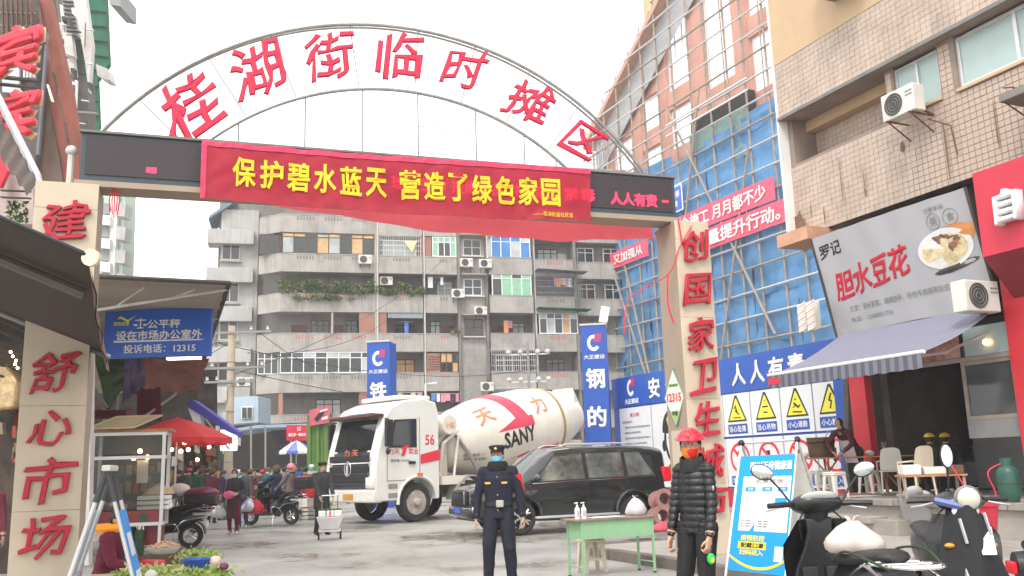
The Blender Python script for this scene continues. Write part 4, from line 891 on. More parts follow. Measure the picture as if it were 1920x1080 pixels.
# street side of the wing receding along the market street
for k in range(8):
    t0 = k*6.5; c = P(60+t0, -6.6+0.6*k, 0); 
    if k < 1: continue
    hgt = 12.6-k*.25+rnd.uniform(-.5, .5); bnm = thing('street_house', ('nearest', 'second', 'third', 'fourth', 'fifth', 'sixth', 'farthest')[k-1]+' of the pale houses in a row down the market street left of the block', 'house', (c.x, c.y, 0), -65.9-0, 'houses down the market street')
    qx = atY(385-9*k, 890, 74+9*k); bnm.location = (qx.x-1.5, qx.y, 0); bnm.rotation_euler = (0, 0, R(14-8))
    MB().box(0, 5, 0, 8, 0, hgt).build('wall', M['concl'], bnm)
    for li in range(2, int(hgt/2.9)):
        z = li*2.93+.6; MB().box(-.9, 2.4, -1.0, 0, z-1.1, z).build('balcony', M['concl'], bnm)
        sash('window', .2, 2.2, z+.1, z+1.4, -.15, 3, bnm, M['dirtyw'], M['glassd'], pane=True)
    MB().prism([(-1.4, hgt+.1), (2.8, hgt+1.2), (2.9, hgt+1.0), (-1.5, hgt-.15)], -1.2, 5, 'y').build('roof', M['grey'], bnm)
# balcony plants (leaf clusters)
def leaves(par, name, fn, n, size, mt, kind='stuff'):
    m = MB()
    for _ in range(n):
        c = Vector(fn()); a = Vector((rnd.gauss(0, 1), rnd.gauss(0, 1), rnd.gauss(0, 1))).normalized(); b_ = a.cross(Vector((rnd.gauss(0, 1), rnd.gauss(0, 1), rnd.gauss(0, 1)))).normalized(); s_ = size*rnd.uniform(.5, 1.3)
        m.add([c-a*s_, c-b_*s_*.4, c+a*s_, c+b_*s_*.4], [(0, 1, 2, 3)])
    o = m.build(name, mt, par, recalc=False)
    if kind: o['kind'] = kind
    return o
def planter(x0, x1, z, n, lb, hh=1.0, y=-.1, yr=.5):
    t = thing('balcony_plants', lb, 'plants', pw(x0, y, z), 14, 'plants on the apartment balconies')
    blobs = [(rnd.uniform(0, x1-x0), rnd.uniform(.1, hh), rnd.uniform(.18, .45)) for _ in range(int((x1-x0)*4))]
    def fn():
        b = rnd.choice(blobs); return (b[0]+rnd.gauss(0, b[2]*.5), rnd.gauss(0, .2), max(-.35, b[1]*rnd.random()**.6+rnd.gauss(0, .08)))
    leaves(t, 'foliage', fn, n, .1, M['leaf']); leaves(t, 'dry_foliage', fn, n//3, .1, mat('dry_leaf', (.3, .26, .12), rough=.8, var=.3))
    leaves(t, 'dark_foliage', fn, n//2, .1, M['leafd'])
    m = MB()
    for k in range(int((x1-x0)*1.6)): x = rnd.uniform(0, x1-x0); m.tube([(x, 0, 0), (x+rnd.uniform(-.3, .3), rnd.uniform(-.1, .1), hh*rnd.uniform(.7, 1.4))], .012, 4)
    m.build('stems', M['woodd'], t)['kind'] = 'stuff'
    for k in range(int((x1-x0)/.7)): MB().lathe([(.1, 0), (.15, .22)], (.3+k*.7, 0, .0), 10).build('flower_pot', M['brick'], t)
planter(.0, 6.6, 14.15, 3200, 'long row of potted plants growing over the fourth floor balcony of the grey block', 1.1)
planter(7.1, 10.3, 14.15, 1500, 'leafy plants on the middle balcony beside the long planted one', .95)
planter(1.0, 5.2, 13.7, 500, 'plants trailing down over the front of the fourth floor parapet', .25, y=-.3)
planter(12.2, 13.0, 11.2, 70, 'small potted plant on the balcony under the laundry', .4)
# ---- low structures at the foot of the block
def slabpx(name, pts, Y, depth, mt, parent=None, label=None, cat=None, group=None, kind=None, bevel=0):
    """a flat-fronted solid facing the street: outline at distance Y, with its own thickness"""
    q = [atY(x, y, Y) for x, y in pts]; m = MB(); n_ = len(q)
    m.loft([q, [p+Vector((0, depth, 0)) for p in q]]); o = m.build(name, mt, parent, bevel=bevel)
    return tag(o, label, cat, group, kind)
slabpx('blue_shed', [(434, 745), (484, 742), (484, 792), (434, 795)], 58, 3, mat('pale_blue_sheet', (.42, .52, .6), rough=.6, var=.06, streak=.3, stcol=(.3, .38, .45)), None, 'pale blue sheet metal room with a small window above the dark shops', 'shed')
w_ = slabpx('window', [(452, 762), (474, 761), (474, 785), (452, 786)], 57.9, .05, M['white'], bpy.data.objects['blue_shed'])
for xa, xb in ((454, 462), (464, 472)): slabpx('pane', [(xa, 764), (xb, 764), (xb, 784), (xa, 784)], 57.85, .04, M['glassd'], w_)
slabpx('end_wall', [(1589, 640), (1672, 640), (1672, 918), (1592, 918)], 21.6, .3, M['dim'], G).matrix_parent_inverse = Mi.inverted()
SH = thing('shop_row', 'dark row of shops under a thin awning roof at the foot of the apartment block', 'shop', tuple(atZ(500, 905, 0)))
SH.location = (0, 0, 0)
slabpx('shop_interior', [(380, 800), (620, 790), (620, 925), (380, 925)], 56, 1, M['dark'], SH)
slabpx('canopy_roof', [(425, 806), (480, 797), (575, 794), (575, 799), (480, 803), (425, 811)], 50, 4, mat('pale_blue_roof', (.3, .38, .48), rough=.6), SH)
for x in (497, 545, 470): slabpx('post', [(x-1, 800), (x+1.5, 800), (x+1.5, 915), (x-1, 915)], 50, .12, M['tanf'], SH)
slabpx('stall_cloth', [(505, 800), (572, 798), (572, 850), (520, 838)], 53, .1, mat('dark_purple_cloth', (.08, .06, .09), rough=.9, var=.3), SH)
slabpx('shop_sign', [(537, 797), (577, 797), (577, 826), (537, 826)], 47, .2, M['reds'], None, 'red shop sign with pale lettering beside the green hoarding', 'sign')
so_ = bpy.data.objects['shop_sign']; c = atY(557, 815, 46.9); text('城区第一便民店', .9, .17, (c.x, c.y, c.z), M['white'], so_, bold=.03, ext=.002); c = atY(557, 804, 46.9); text('公', .22, .22, (c.x+.1, c.y, c.z), M['white'], so_, bold=.03, ext=.002)
GH = thing('green_hoarding', 'green ribbed metal hoarding beside the white truck cab', 'hoarding', (0, 0, 0))
for k in range(6): 
    x = 575+k*8; slabpx('ribbed_sheet', [(x+.4, 778-k*.5), (x+7.4, 778-k*.5), (x+7.6, 955), (x+.6, 955)], 40+(k % 2)*.12, .1, M['green'], GH)
slabpx('poster', [(580, 769), (618, 760), (618, 792), (580, 799)], 39.8, .08, mat('pink_poster', (.6, .13, .17), rough=.6, var=.1), None, 'tilted pink red poster with a dark hand picture on top of the green hoarding', 'poster')
pp = bpy.data.objects['poster']; slabpx('printed_shape', [(589, 786), (597, 775), (606, 771), (608, 775), (602, 781), (594, 790)], 39.75, .01, M['blk'], pp); slabpx('printed_lines', [(603, 783), (614, 780), (614, 785), (603, 788)], 39.75, .01, M['white'], pp); slabpx('printed_line', [(600, 770), (614, 766), (614, 769), (600, 773)], 39.75, .01, M['white'], pp)
# utility pole with crossarms, insulators and cables
up = atY(428, 870, 33); UP = thing('utility_pole', 'pale concrete utility pole with crossarms and cables at the mouth of the market street', 'pole', (up.x, up.y, 0))
ztop = atY(420, 612, 33).z
MB().lathe([(.17, 0), (.13, ztop)], (0, 0, 0), 12).build('shaft', mat('pole_concrete', (.47, .4, .3), rough=.85, var=.12, streak=.3), UP, smooth=True)
for z_, w_ in ((ztop-.3, 1.5), (ztop-1.6, 1.3), (ztop-2.1, .9)):
    c = MB().box(-w_, w_, -.18, -.1, z_, z_+.08).build('crossarm', M['grey'], UP)
    for q in (-.9, -.5, .5, .9): MB().lathe([(.03, 0), (.07, .05), (.04, .1), (.06, .16)], (q*w_, -.14, z_+.08), 8).build('insulator', M['dirtyw'], c, smooth=True)
for k in range(3): MB().box(-.22, -.06, -.2, .02, 2.3+k*.9, 2.8+k*.9).build('meter_box', M['dirtyw'], UP)
for k in range(6): MB().lathe([(.185-.006*k, 0), (.185-.006*k, .03)], (0, 0, 1+k*.9), 12).build('strap', M['grey'], UP)
def cable(a, b, sag, r_=.012, name='cable', label=None, group='overhead cables', n=14):
    a, b = Vector(a), Vector(b); o = MB().tube([a+(b-a)*(k/n)-Vector((0, 0, sag*4*(k/n)*(1-k/n))) for k in range(n+1)], r_, 4).build(name, M['blk']); return tag(o, label, 'cable', group)
tp = Vector((up.x, up.y, ztop-.2))
for k, (b_, sg, lb) in enumerate(((pw(22, -1, 9.5), 1.4, 'cable'), (pw(27, -1, 8.6), 1.9, 'cable'), (pw(8, -.4, 12.5), .8, 'cable'), (pw(12, -.4, 17), .9, 'cable'), (P(70, -1, 11), 1.0, 'cable'), (P(70, -2, 9), 1.2, 'cable'), (pw(6, -.3, 8.5), .8, 'cable'))):
    cable(tp+Vector((rnd.uniform(-1, 1), 0, -rnd.uniform(0, 2))), b_, sg, .014, label='thin black cable from the utility pole to the '+('second storey right end of the block', 'first storey right corner of the block', 'planted fourth floor balcony', 'top floor of the block', 'upper floors of the market street', 'middle floors of the market street', 'white window row')[k])
# second metal pole with lamps in front of the block right side
a = atY(989, 640, 46); MP = thing('lamp_mast', 'thin grey metal mast with small lamps rising above the mixer drum', 'pole', (a.x, a.y, 0))
MB().tube([(0, 0, 0), (0, 0, a.z)], .07, 8).build('mast', M['grey'], MP); 
for z_ in (a.z-.7, a.z-2.1): MB().box(-1.1, 1.1, -.04, .04, z_, z_+.07).build('crossarm', M['alu'], MP); [MB().sph((q, -.05, z_+.15), .13).build('lamp', M['dirtyw'], MP, smooth=True) for q in (-1.0, -.4, .5, 1.0)]
o = MB().tube([atY(798, 845, 50), atY(798, 720, 50), atY(819, 718, 50)], .06, 8).build('bent_pipe', M['white'], smooth=True); tag(o, 'white bent pipe standing behind the truck cab', 'pipe')
# ================================================================ left side of the street
# near left building: red plank board, barred windows, signs
LB = thing('left_building', 'old building at the left edge with barred windows and a red brown board wall', 'building', (0, 0, 0))
slabpx('wall', [(-160, -60), (84, -60), (146, 345), (150, 620), (-160, 620)], 31, .5, M['dim'], LB)
slabpx('red_board', [(66, -10), (88, -10), (128, 170), (148, 300), (150, 345), (112, 345), (84, 160), (76, 90)], 29, .5, mat('red_brown_boards', (.27, .085, .06), rough=.85, var=.25, scale=.8, streak=.4, stcol=(.12, .06, .05)), LB)
slabpx('brown_board', [(74, 160), (84, 160), (112, 300), (118, 345), (62, 345)], 28.9, .4, mat('brown_boards', (.13, .085, .065), rough=.9, var=.2, scale=1), LB)
slabpx('wall_panel', [(-10, -10), (66, -10), (80, 160), (62, 345), (-10, 345)], 28.6, .3, mat('dirty_dark_wall', (.11, .095, .09), rough=.9, var=.3, scale=1, streak=.5), LB)
for k in range(7): slabpx('window_bar', [(2+k*9, -10), (4+k*9, -10), (6+k*9, 72), (4+k*9, 72)], 28.2, .1, M['rust'], LB)
for y in (24, 48, 72): slabpx('window_rail', [(0, y-2), (66, y), (66, y+2), (0, y)], 28.3, .1, M['grey'], LB)
for k in range(4): slabpx('window', [(44+k*6, 92), (48+k*6, 92), (47+k*6, 145), (43+k*6, 145)], 28.2, .1, M['dirtyw'], LB)
slabpx('window', [(4, 120), (36, 122), (36, 175), (4, 172)], 28.3, .1, mat('pale_pane', (.5, .55, .6), rough=.3), LB)
slabpx('conduit', [(86, 60), (89, 60), (72, 290), (67, 290)], 28.4, .12, mat('grey_pipe', (.16, .16, .19), rough=.6), LB)
slabpx('fluorescent_tube', [(87, 158), (90, 158), (100, 190), (96, 190)], 28.3, .08, M['white'], LB)
for y in (146, 160): slabpx('sign_rail', [(0, y-6), (72, y+2), (72, y+5), (0, y-2)], 27.6, .1, M['dim'], LB)
c = atY(25, 98, 22); 
HS = thing('hotel_sign', 'stack of large red three dimensional characters on the left building edge', 'sign', (c.x, c.y, 0), -10)
for px_, py_, s_ in ((26, 98, 1.45), (18, 218, 1.5), (-14, 318, 1.1)):
    q = atY(px_, py_, 22); text('宾', s_, s_*.95, (q.x-c.x, q.y-c.y, q.z), M['redl'], HS, bold=.035, ext=.08, brush=1.6); text('宾', s_*1.04, s_*.99, (q.x-c.x, q.y-c.y+.13, q.z), mat('sign_gold_edge', (.6, .42, .25), rough=.5), HS, bold=.05, ext=.02, brush=1.6, name='letter_back')
for y in (150, 163): MB().tube([atY(-20, y-6, 22.4), atY(70, y+3, 22.4)], .04, 5).build('sign_bracket', M['dim'])
for o in [o for o in bpy.data.objects if o.name.startswith('sign_bracket')]: o.parent = HS; o.matrix_parent_inverse = (Matrix.Translation(HS.location) @ Matrix.Rotation(R(-10), 4, 'Z')).inverted()
# middle left houses: balconies, slats
LC = thing('balcony_house', 'narrow house with stacked white and grey balconies beyond the red board wall', 'building', (0, 0, 0))
slabpx('wall', [(88, -20), (152, -20), (166, 200), (152, 345), (140, 345), (128, 170)], 40, .8, mat('grime_wall', (.13, .12, .11), rough=.9, var=.25, scale=.8, streak=.5), LC)
for k, (a, b, w_, mt) in enumerate(((96, 60, 10, M['dim']), (104, 130, 8, M['dirtyw']), (112, 8, 9, M['white']), (122, 95, 14, M['dirtyw']), (130, 150, 8, M['white']), (126, 210, 8, M['dirtyw']), (138, 165, 6, M['dim']), (100, 40, 18, M['dirtyw']), (118, 60, 16, M['dirtyw']))):
    slabpx('balcony_front', [(a, b), (a+w_, b+3), (a+w_+5, b+46), (a+4, b+40)], 39.6-k*.05, .3, mt, LC)
slabpx('long_slat', [(136, -10), (160, -10), (173, 85), (166, 172), (160, 120)], 39, .3, M['dirtyw'], LC)
slabpx('shutter', [(116, -10), (137, -10), (150, 70), (122, 66)], 39.3, .3, mat('grey_ribbed_shutter', (.3, .3, .3), rough=.7, var=.1), LC)
for k in range(9): slabpx('shutter_rib', [(117+k, 0+k*8), (136+k, 2+k*8), (136+k, 4+k*8), (117+k, 2+k*8)], 39.2, .08, M['dim'], LC)
for x, y in ((140, 150), (134, 195), (138, 160)): slabpx('white_post', [(x, y), (x+4, y), (x+2, y+50), (x-2, y+50)], 38.8, .15, M['white'], LC)
slabpx('beam', [(140, 207), (180, 210), (180, 213), (140, 211)], 38.7, .2, M['grey'], LC)
NG = thing('green_net_screen', 'dark green construction net hung down the side of the narrow balcony house', 'netting', (0, 0, 0))
slabpx('net', [(163, -20), (198, -20), (204, 120), (182, 150), (186, 250), (148, 250), (152, 180), (166, 165), (175, 90)], 45, .3, M['netg'], NG)
for k in range(9): slabpx('net_seam', [(164+min(k*2, 12), k*28-10), (199+min(k, 5), k*28-6), (199+min(k, 5), k*28-4), (164+min(k*2, 12), k*28-8)], 44.9, .05, M['dark'], NG) if k < 6 else slabpx('net_seam', [(150, k*28-10), (185, k*28-6), (185, k*28-4), (150, k*28-8)], 44.9, .05, M['dark'], NG)
slabpx('window_awning', [(180, 120), (200, 128), (206, 150), (194, 148), (182, 140)], 43, .8, M['dirtyw'], NG)
slabpx('roof_edge', [(200, -20), (226, -20), (226, 12), (206, 8)], 43, 2, M['grey'], NG)
# pale green tower further back
PG = thing('pale_green_building', 'tall pale green and white apartment tower behind the left end of the gate beam', 'building', (0, 0, 0))
slabpx('wall', [(150, 330), (235, 338), (228, 560), (222, 900), (100, 900)], 66, 2, mat('pale_green_wall', (.45, .55, .45), rough=.8, var=.06, scale=.3, streak=.3, stcol=(.35, .4, .35)), PG)
slabpx('white_strip', [(208, 345), (222, 346), (212, 560), (200, 560)], 65.5, .4, M['white'], PG)
for k in range(5): 
    y = 380+k*44; slabpx('balcony', [(184, y+22), (206, y+24), (206, y+42), (184, y+40)], 65, .9, M['white'], PG); slabpx('window', [(186, y), (204, y+1), (204, y+21), (186, y+20)], 65.4, .3, M['grey'], PG); slabpx('side_balcony', [(218, y), (236, y+2), (233, y+26), (216, y+24)], 64.5, 1.2, M['concl'], PG)
# small ribbed roof and pink wall at the very left
LR = thing('ribbed_roof', 'small corrugated roof with a pale metal edge at the far left above the brown awning', 'roof', (0, 0, 0))
m = MB(); 
def rr(a, b): 
    p = atY(-60+130*b*1.0+0*a, 120+220*b, 13.5); return p+Vector((-.1*a*6, -a*1.2, -.35*a+.03*math.sin(b*60)))
MB().grid(lambda a, b: atY(-30+100*b-20*a, 165+175*b+60*a*(1-b*.6), 13.5-1.5*a)+Vector((0, 0, .035*math.sin(b*42))), 2, 44).build('corrugated_sheet', mat('brown_corrugated', (.11, .075, .06), rough=.7, var=.2), LR, smooth=180)
MB().tube([atY(-30, 130, 13.6), atY(70, 330, 13.6), atY(74, 352, 13.6)], .06, 6).build('edge_trim', M['steel'], LR)
slabpx('pink_wall', [(-20, 255), (30, 300), (62, 352), (62, 420), (-20, 420)], 14.6, .3, mat('pinkish_wall', (.5, .4, .38), rough=.8, var=.15, streak=.4), LR)
slabpx('red_sign_corner', [(-10, 290), (4, 292), (14, 320), (0, 350), (-10, 350)], 14.3, .1, M['redl'], LR)
for y in (355, 368): slabpx('rail', [(0, y), (56, y+2), (56, y+4), (0, y+2)], 14.2, .06, M['dim'], LR)
leaves(LR, 'vine', lambda: tuple(atY(rnd.uniform(14, 52), rnd.uniform(378, 420), 13.4)), 120, .05, M['leaf'])
# foreground brown awning
FA = thing('brown_awning', 'large dark brown cloth awning reaching into the street at the near left', 'awning', (0, 0, 0))
u_, v_ = uv(24.1)
c0 = Vector((-2.9, 6.03, 3.0)); c1 = Vector((-5.0, 11.02, 3.0))
def aw(a, b): # a 0..1 near->far ; b 0..1 right->left
    return c0+(c1-c0)*a - u_*2.6*b + Vector((0, 0, .41*2.6*b - .05*math.sin(a*math.pi)))
MB().sheet(aw, 20, 8, (0, 0, .02)).build('cloth', mat('brown_awning_cloth', (.075, .055, .048), rough=.85, var=.1, scale=2, translucent=.12), FA, smooth=60)
MB().tube([aw(0, 0)+Vector((0, 0, .0)), aw(0, 1)], .02, 8).build('near_edge_bar', M['black'], FA)
MB().tube([aw(1, -.02)-Vector((0, 0, .03)), aw(1, 1)-Vector((0, 0, .03))], .03, 8).build('far_edge_bar', M['grey'], FA, smooth=True)
MB().tube([aw(.19, .02)-Vector((0, 0, .08)), aw(.19, 1)-Vector((0, 0, .08))], .045, 8).build('support_tube', mat('brownish_tube', (.12, .1, .09), rough=.5), FA, smooth=True)
MB().lathe([(.06, -.02), (.06, .02)], aw(.0, 0)-Vector((-.03, 0, .02)), 14, Matrix.Rotation(R(90), 3, 'X')).build('end_cap', mat('cream_cap', (.7, .62, .42), rough=.5), FA)
MB().sheet(lambda a, b: aw(a, 0)+u_*(.03+.012*math.sin(a*20))*b*1.2+Vector((0, 0, -.24*b*(.75+.25*a)-.006*math.sin(a*50)*b)), 60, 5, (.01, 0, 0)).build('valance', mat('faded_pink_valance', (.2, .11, .10), rough=.9, var=.4, scale=2.5, dirt=.5, stcol=(.12, .09, .075)), FA, smooth=60)
# dark market interior far left
MI = thing('market_interior', 'dark covered market interior left of the left gate column with strings of warm light', 'market', (0, 0, 0))
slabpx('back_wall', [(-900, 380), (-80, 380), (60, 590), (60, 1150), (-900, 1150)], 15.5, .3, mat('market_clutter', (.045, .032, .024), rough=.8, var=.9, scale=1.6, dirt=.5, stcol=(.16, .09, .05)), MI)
for k in range(6): MB().tube([atY(-20, 590+k*22, 14.5), atY(56, 628+k*18, 14.8)], .02, 5).build('roof_strut', M['dim'], MI)
slabpx('gold_light_patch', [(-10, 690), (10, 680), (34, 715), (30, 765), (-10, 772)], 14.6, .3, mat('gold_light', (.5, .36, .2), rough=.3, metal=.6, var=.4, scale=6), MI, bevel=.05)  # added gold slab; its mottled colour stands for crinkled golden light in the market
for x, y in ((24, 668), (30, 676), (20, 660), (33, 690), (28, 683)): MB().sph(atY(x, y, 14.4), .022, 8, 6).build('fairy_light', M['warm'], MI)
for k in range(12): 
    x, y = rnd.uniform(-5, 48), rnd.uniform(760, 900); slabpx('hanging_goods', [(x, y), (x+6, y), (x+7, y+22), (x-1, y+22)], 14.8, .1, mat('goods_%d' % (k % 4), ((.3, .06, .04), (.28, .16, .06), (.08, .1, .05), (.25, .2, .16))[k % 4], rough=.8), MI)
slabpx('maroon_drape', [(30, 700), (50, 700), (44, 800), (26, 800)], 14.9, .1, mat('maroon_drape', (.14, .02, .02), rough=.9), MI)
# big metal canopy over the market with trusses
CN = thing('market_canopy', 'beige metal market canopy with white roof trusses above the blue notice sign', 'canopy', (0, 0, 0))
e0 = atZ(430, 531, 4.62); e1 = atZ(362, 738, 4.62); 
def cn(a, b): return e0+(e1-e0)*a - u_*4.4*b + Vector((0, 0, .0))
MB().sheet(lambda a, b: cn(a, b)+Vector((0, 0, .02*math.sin(a*160))), 120, 3, (0, 0, .04)).build('roof_sheet', mat('beige_roof_sheet', (.33, .28, .23), rough=.75, var=.12, scale=.8, streak=0, dirt=.3), CN)
MB().tube([cn(0, 0), cn(0, 1)], .04, 6).tube([cn(0, 0), cn(1, 0)], .04, 6).build('edge_beam', M['dim'], CN)
for a in (.02, .16, .34, .52, .7):
    m = MB(); m.tube([cn(a, 0)-Vector((0, 0, .02)), cn(a, .5)-Vector((0, 0, .5)), cn(a, 1)-Vector((0, 0, .55))], .025, 6)
    for b in (.12, .3, .5, .7, .9): m.tube([cn(a, b)-Vector((0, 0, .05)), cn(a, b+.1)-Vector((0, 0, .05+.9*min(b+.1, .5)))], .018, 5)
    m.build('roof_truss', M['dirtyw'], CN, smooth=True)
for a in (.3, .65, .98): MB().tube([cn(a, .6)-Vector((0, 0, 4.6)), cn(a, .6)], .05, 8).build('post', M['grey'], CN)
for k in range(34):
    x, y = rnd.uniform(92, 158), rnd.uniform(0, 300); x += y*.06; mt = (M['dim'], M['dirtyw'], M['dim'], M['steel'], M['rust'], M['white'])[k % 6]
    if k % 3 == 0: slabpx('railing', [(x, y), (x+14, y+2), (x+14, y+4), (x, y+2)], 38.4+rnd.random()*.3, .1, mt, LC)
    elif k % 3 == 1: slabpx('drying_rod', [(x, y), (x+2, y), (x+1, y+rnd.uniform(20, 60)), (x-1, y+30)], 38.2+rnd.random()*.3, .08, mt, LC)
    else: slabpx('small_box', [(x, y), (x+rnd.uniform(5, 10), y+1), (x+7, y+rnd.uniform(8, 18)), (x+1, y+10)], 38.0+rnd.random()*.3, .3, mt, LC)
for k in range(9): slabpx('loose_board', [(70+k*7, 10+k*31), (74+k*7, 12+k*31), (80+k*7, 52+k*31), (77+k*7, 52+k*31)], 28.2, .05, (M['rust'], M['dim'], M['brickd'])[k % 3], LB)
MB().box(-.35, .35, -.06, .06, 0, .06).build('tube_light', mat('lamp_white', (1, 1, 1), emit=2.5, var=0), CN, loc=atY(345, 674, 19))
# lower patched tarpaulins under it
TP = thing('patched_tarpaulin', 'sagging patched tarpaulins in green, blue and rust red under the market canopy', 'tarpaulin', (0, 0, 0))
def tarp(name, pts, Y0, Y1, mt, nx=12, ny=10, am=.12):
    q = [atY(x, y, Y) for (x, y), Y in zip(pts, (Y0, Y0, Y1, Y1))]; sd = rnd.random()*9
    MB().sheet(lambda a, b: (q[0]*(1-a)+q[1]*a)*(1-b)+(q[3]*(1-a)+q[2]*a)*b+Vector((0, 0, am*mnoise.noise(Vector((a*4, b*4, sd))))), nx, ny, (0, .03, 0)).build(name, mt, TP, smooth=60)
tarp('green_tarp', [(168, 640), (255, 640), (262, 690), (200, 770)], 18.5, 20.5, mat('green_patterned_tarp', (.06, .13, .06), rough=.8, var=.8, scale=2.2, dirt=.6, stcol=(.16, .14, .08)))
tarp('blue_tarp', [(235, 660), (268, 665), (272, 720), (228, 760)], 18.3, 20, mat('blue_violet_tarp', (.09, .1, .2), rough=.8, var=.4, scale=2, dirt=.4, stcol=(.2, .12, .14)))
tarp('red_tarp', [(240, 668), (392, 665), (372, 728), (270, 745)], 21, 27, mat('rust_red_tarp', (.26, .08, .055), rough=.85, var=.35, scale=1.3, dirt=.5, stcol=(.1, .05, .04)), am=.25)
tarp('maroon_sheet', [(258, 728), (300, 728), (302, 790), (256, 790)], 20.4, 20.5, mat('maroon_sheet', (.14, .02, .03), rough=.85, var=.3, scale=3))
tarp('grey_sheet', [(300, 720), (372, 715), (365, 800), (302, 800)], 30, 31, mat('grey_brown_sheet', (.1, .085, .08), rough=.9, var=.4, scale=1))
slabpx('maroon_bolster', [(168, 768), (236, 768), (238, 786), (168, 784)], 18.4, .3, mat('dark_maroon_cloth', (.12, .015, .03), rough=.8), TP, bevel=.03)
m = MB(); m.tube([atY(262, 788, 19), atY(330, 738, 23)], .03, 6); m.tube([atY(170, 720, 18.6), atY(200, 765, 18.6)], .04, 6); tag(m.build('prop_poles', M['grey']), 'grey prop poles holding up the patched tarpaulins', 'pole')
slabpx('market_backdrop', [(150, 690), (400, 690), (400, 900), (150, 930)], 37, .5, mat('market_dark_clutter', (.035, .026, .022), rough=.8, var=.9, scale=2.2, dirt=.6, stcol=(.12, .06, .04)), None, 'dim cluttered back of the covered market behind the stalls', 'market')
slabpx('market_pillar', [(166, 620), (172, 620), (166, 1060), (158, 1060)], 13.4, .12, M['dirtyw'], None, 'thin pale post standing right behind the left gate column', 'post')
# blue notice sign
c = atY(299, 620, 17); NS = thing('blue_notice_sign', 'blue hanging notice sign with white scale lettering and 12315 under the canopy', 'sign', (c.x, c.y, c.z), 1.5)
MB().box(-1.04, .97, 0, .12, -.5, .51).build('board', mat('glossy_blue_board', (.012, .10, .52), rough=.3, var=.1, scale=.7, dirt=.35, stcol=(.03, .2, .7)), NS, bevel=.01)
text('公平秤', .62, .17, (.08, -.01, .13), M['white'], NS, bold=.03, ext=.003); text('设在市场办公室外', 1.62, .19, (.0, -.01, -.08), M['white'], NS, bold=.04, ext=.003); text('投诉电话：12315', 1.35, .17, (.02, -.01, -.34), M['white'], NS, bold=.035, ext=.003)
MB().prism([(-.85, -.21), (.8, -.2), (.85, -.18), (-.85, -.175)], -.012, -.003, 'y').build('underline', M['white'], NS)
m = MB(); m.box(-.37, -.35, -.012, -.004, .07, .25); m.box(-.46, -.26, -.012, -.004, .2, .22); m.box(-.42, -.3, -.012, -.004, .05, .07)
for q in (-.45, -.27): m.lathe([(.045, 0), (.03, -.03)], (q, -.01, .13), 8)
m.build('scale_emblem', M['white'], NS); text('诚信经营', .3, .08, (-.72, -.01, .15), M['yell'], NS, bold=.03, ext=.002); MB().prism([(-.8, .24), (-.74, .3), (-.6, .22), (-.45, .3), (-.6, .18), (-.74, .25)], -.012, -.004, 'y').build('ribbon_emblem', M['yell'], NS)
for q in (-.8, .7): MB().tube([(q, .05, .5), (q, .05, .95)], .01, 4).build('hanging_rod', M['grey'], NS)

MG = thing('market_goods', 'rows of hanging goods and dim shelves at the back of the covered market', 'goods', (0, 0, 0))
for k in range(60):
    x, y = rnd.uniform(318, 440), rnd.uniform(790, 905); w_ = rnd.uniform(4, 10); slabpx('hanging_goods', [(x, y), (x+w_, y+1), (x+w_, y+rnd.uniform(8, 26)), (x-1, y+rnd.uniform(8, 20))], 36.2+rnd.random()*.6, .15, mat('goods_%d' % (k % 4), (.3, .06, .04)) if k % 3 else M['dirtyw' if k % 2 else 'woodd'], MG)
for k in range(14):
    x, y = rnd.uniform(172, 300), rnd.uniform(835, 960); slabpx('shelf_goods', [(x, y), (x+10, y+1), (x+9, y+12), (x-1, y+12)], 19.6+rnd.random()*.4, .15, (MATS['goods_1'], MATS['goods_3'], M['woodd'], M['offw'])[k % 4], MG)
for x, y, Y in ((322, 843, 30), (312, 868, 34), (160, 900, 14.5), (168, 902, 14.6), (370, 862, 35), (392, 838, 36), (350, 820, 33)): o = MB().sph(atY(x, y, Y), .002*Y, 8, 6).build('bulb', M['warm'], MG, smooth=True)
# ================================================================ vehicles (frame: x forward, y to the vehicle's left, z up)
def crom(P_, t):
    n = len(P_)-1; i = min(int(t), n-1); f = t-i
    a, b, c, d = P_[max(i-1, 0)], P_[i], P_[i+1], P_[min(i+2, n)]
    return tuple(.5*((2*b[k])+(-a[k]+c[k])*f+(2*a[k]-5*b[k]+4*c[k]-d[k])*f*f+(-a[k]+3*b[k]-3*c[k]+d[k])*f**3) for k in range(len(b)))
def boolean(o, cut, op='DIFFERENCE'):
    md = o.modifiers.new('cut', 'BOOLEAN'); md.operation = op; md.object = cut; md.solver = 'EXACT'
    me = evalmesh(o); o.modifiers.clear(); old = o.data; o.data = me; shade(me, 32); return o
M['carpaint'] = mat('black_green_car_paint', (.012, .016, .017), rough=.22, var=.0, coat=.8, spec=.5)
M['carglass'] = mat('car_side_glass', (.10, .105, .095), rough=.04, var=.75, scale=1.6, dirt=.8, stcol=(.34, .34, .29), spec=.9)  # pale mottling in the colour stands for reflections on the side windows
M['shield'] = glassmat('windshield_glass', (.5, .55, .55), clear=.3, rough=.03)
M['alloy'] = mat('alloy_wheel', (.6, .6, .6), rough=.25, metal=.9, var=.1)
M['tail'] = mat('tail_lamp_red', (.7, .01, .02), rough=.2, var=0)
M['lens'] = mat('clear_lamp_lens', (.8, .82, .85), rough=.08, var=0, spec=.8)
RX = Matrix.Rotation(R(90), 3, 'X')
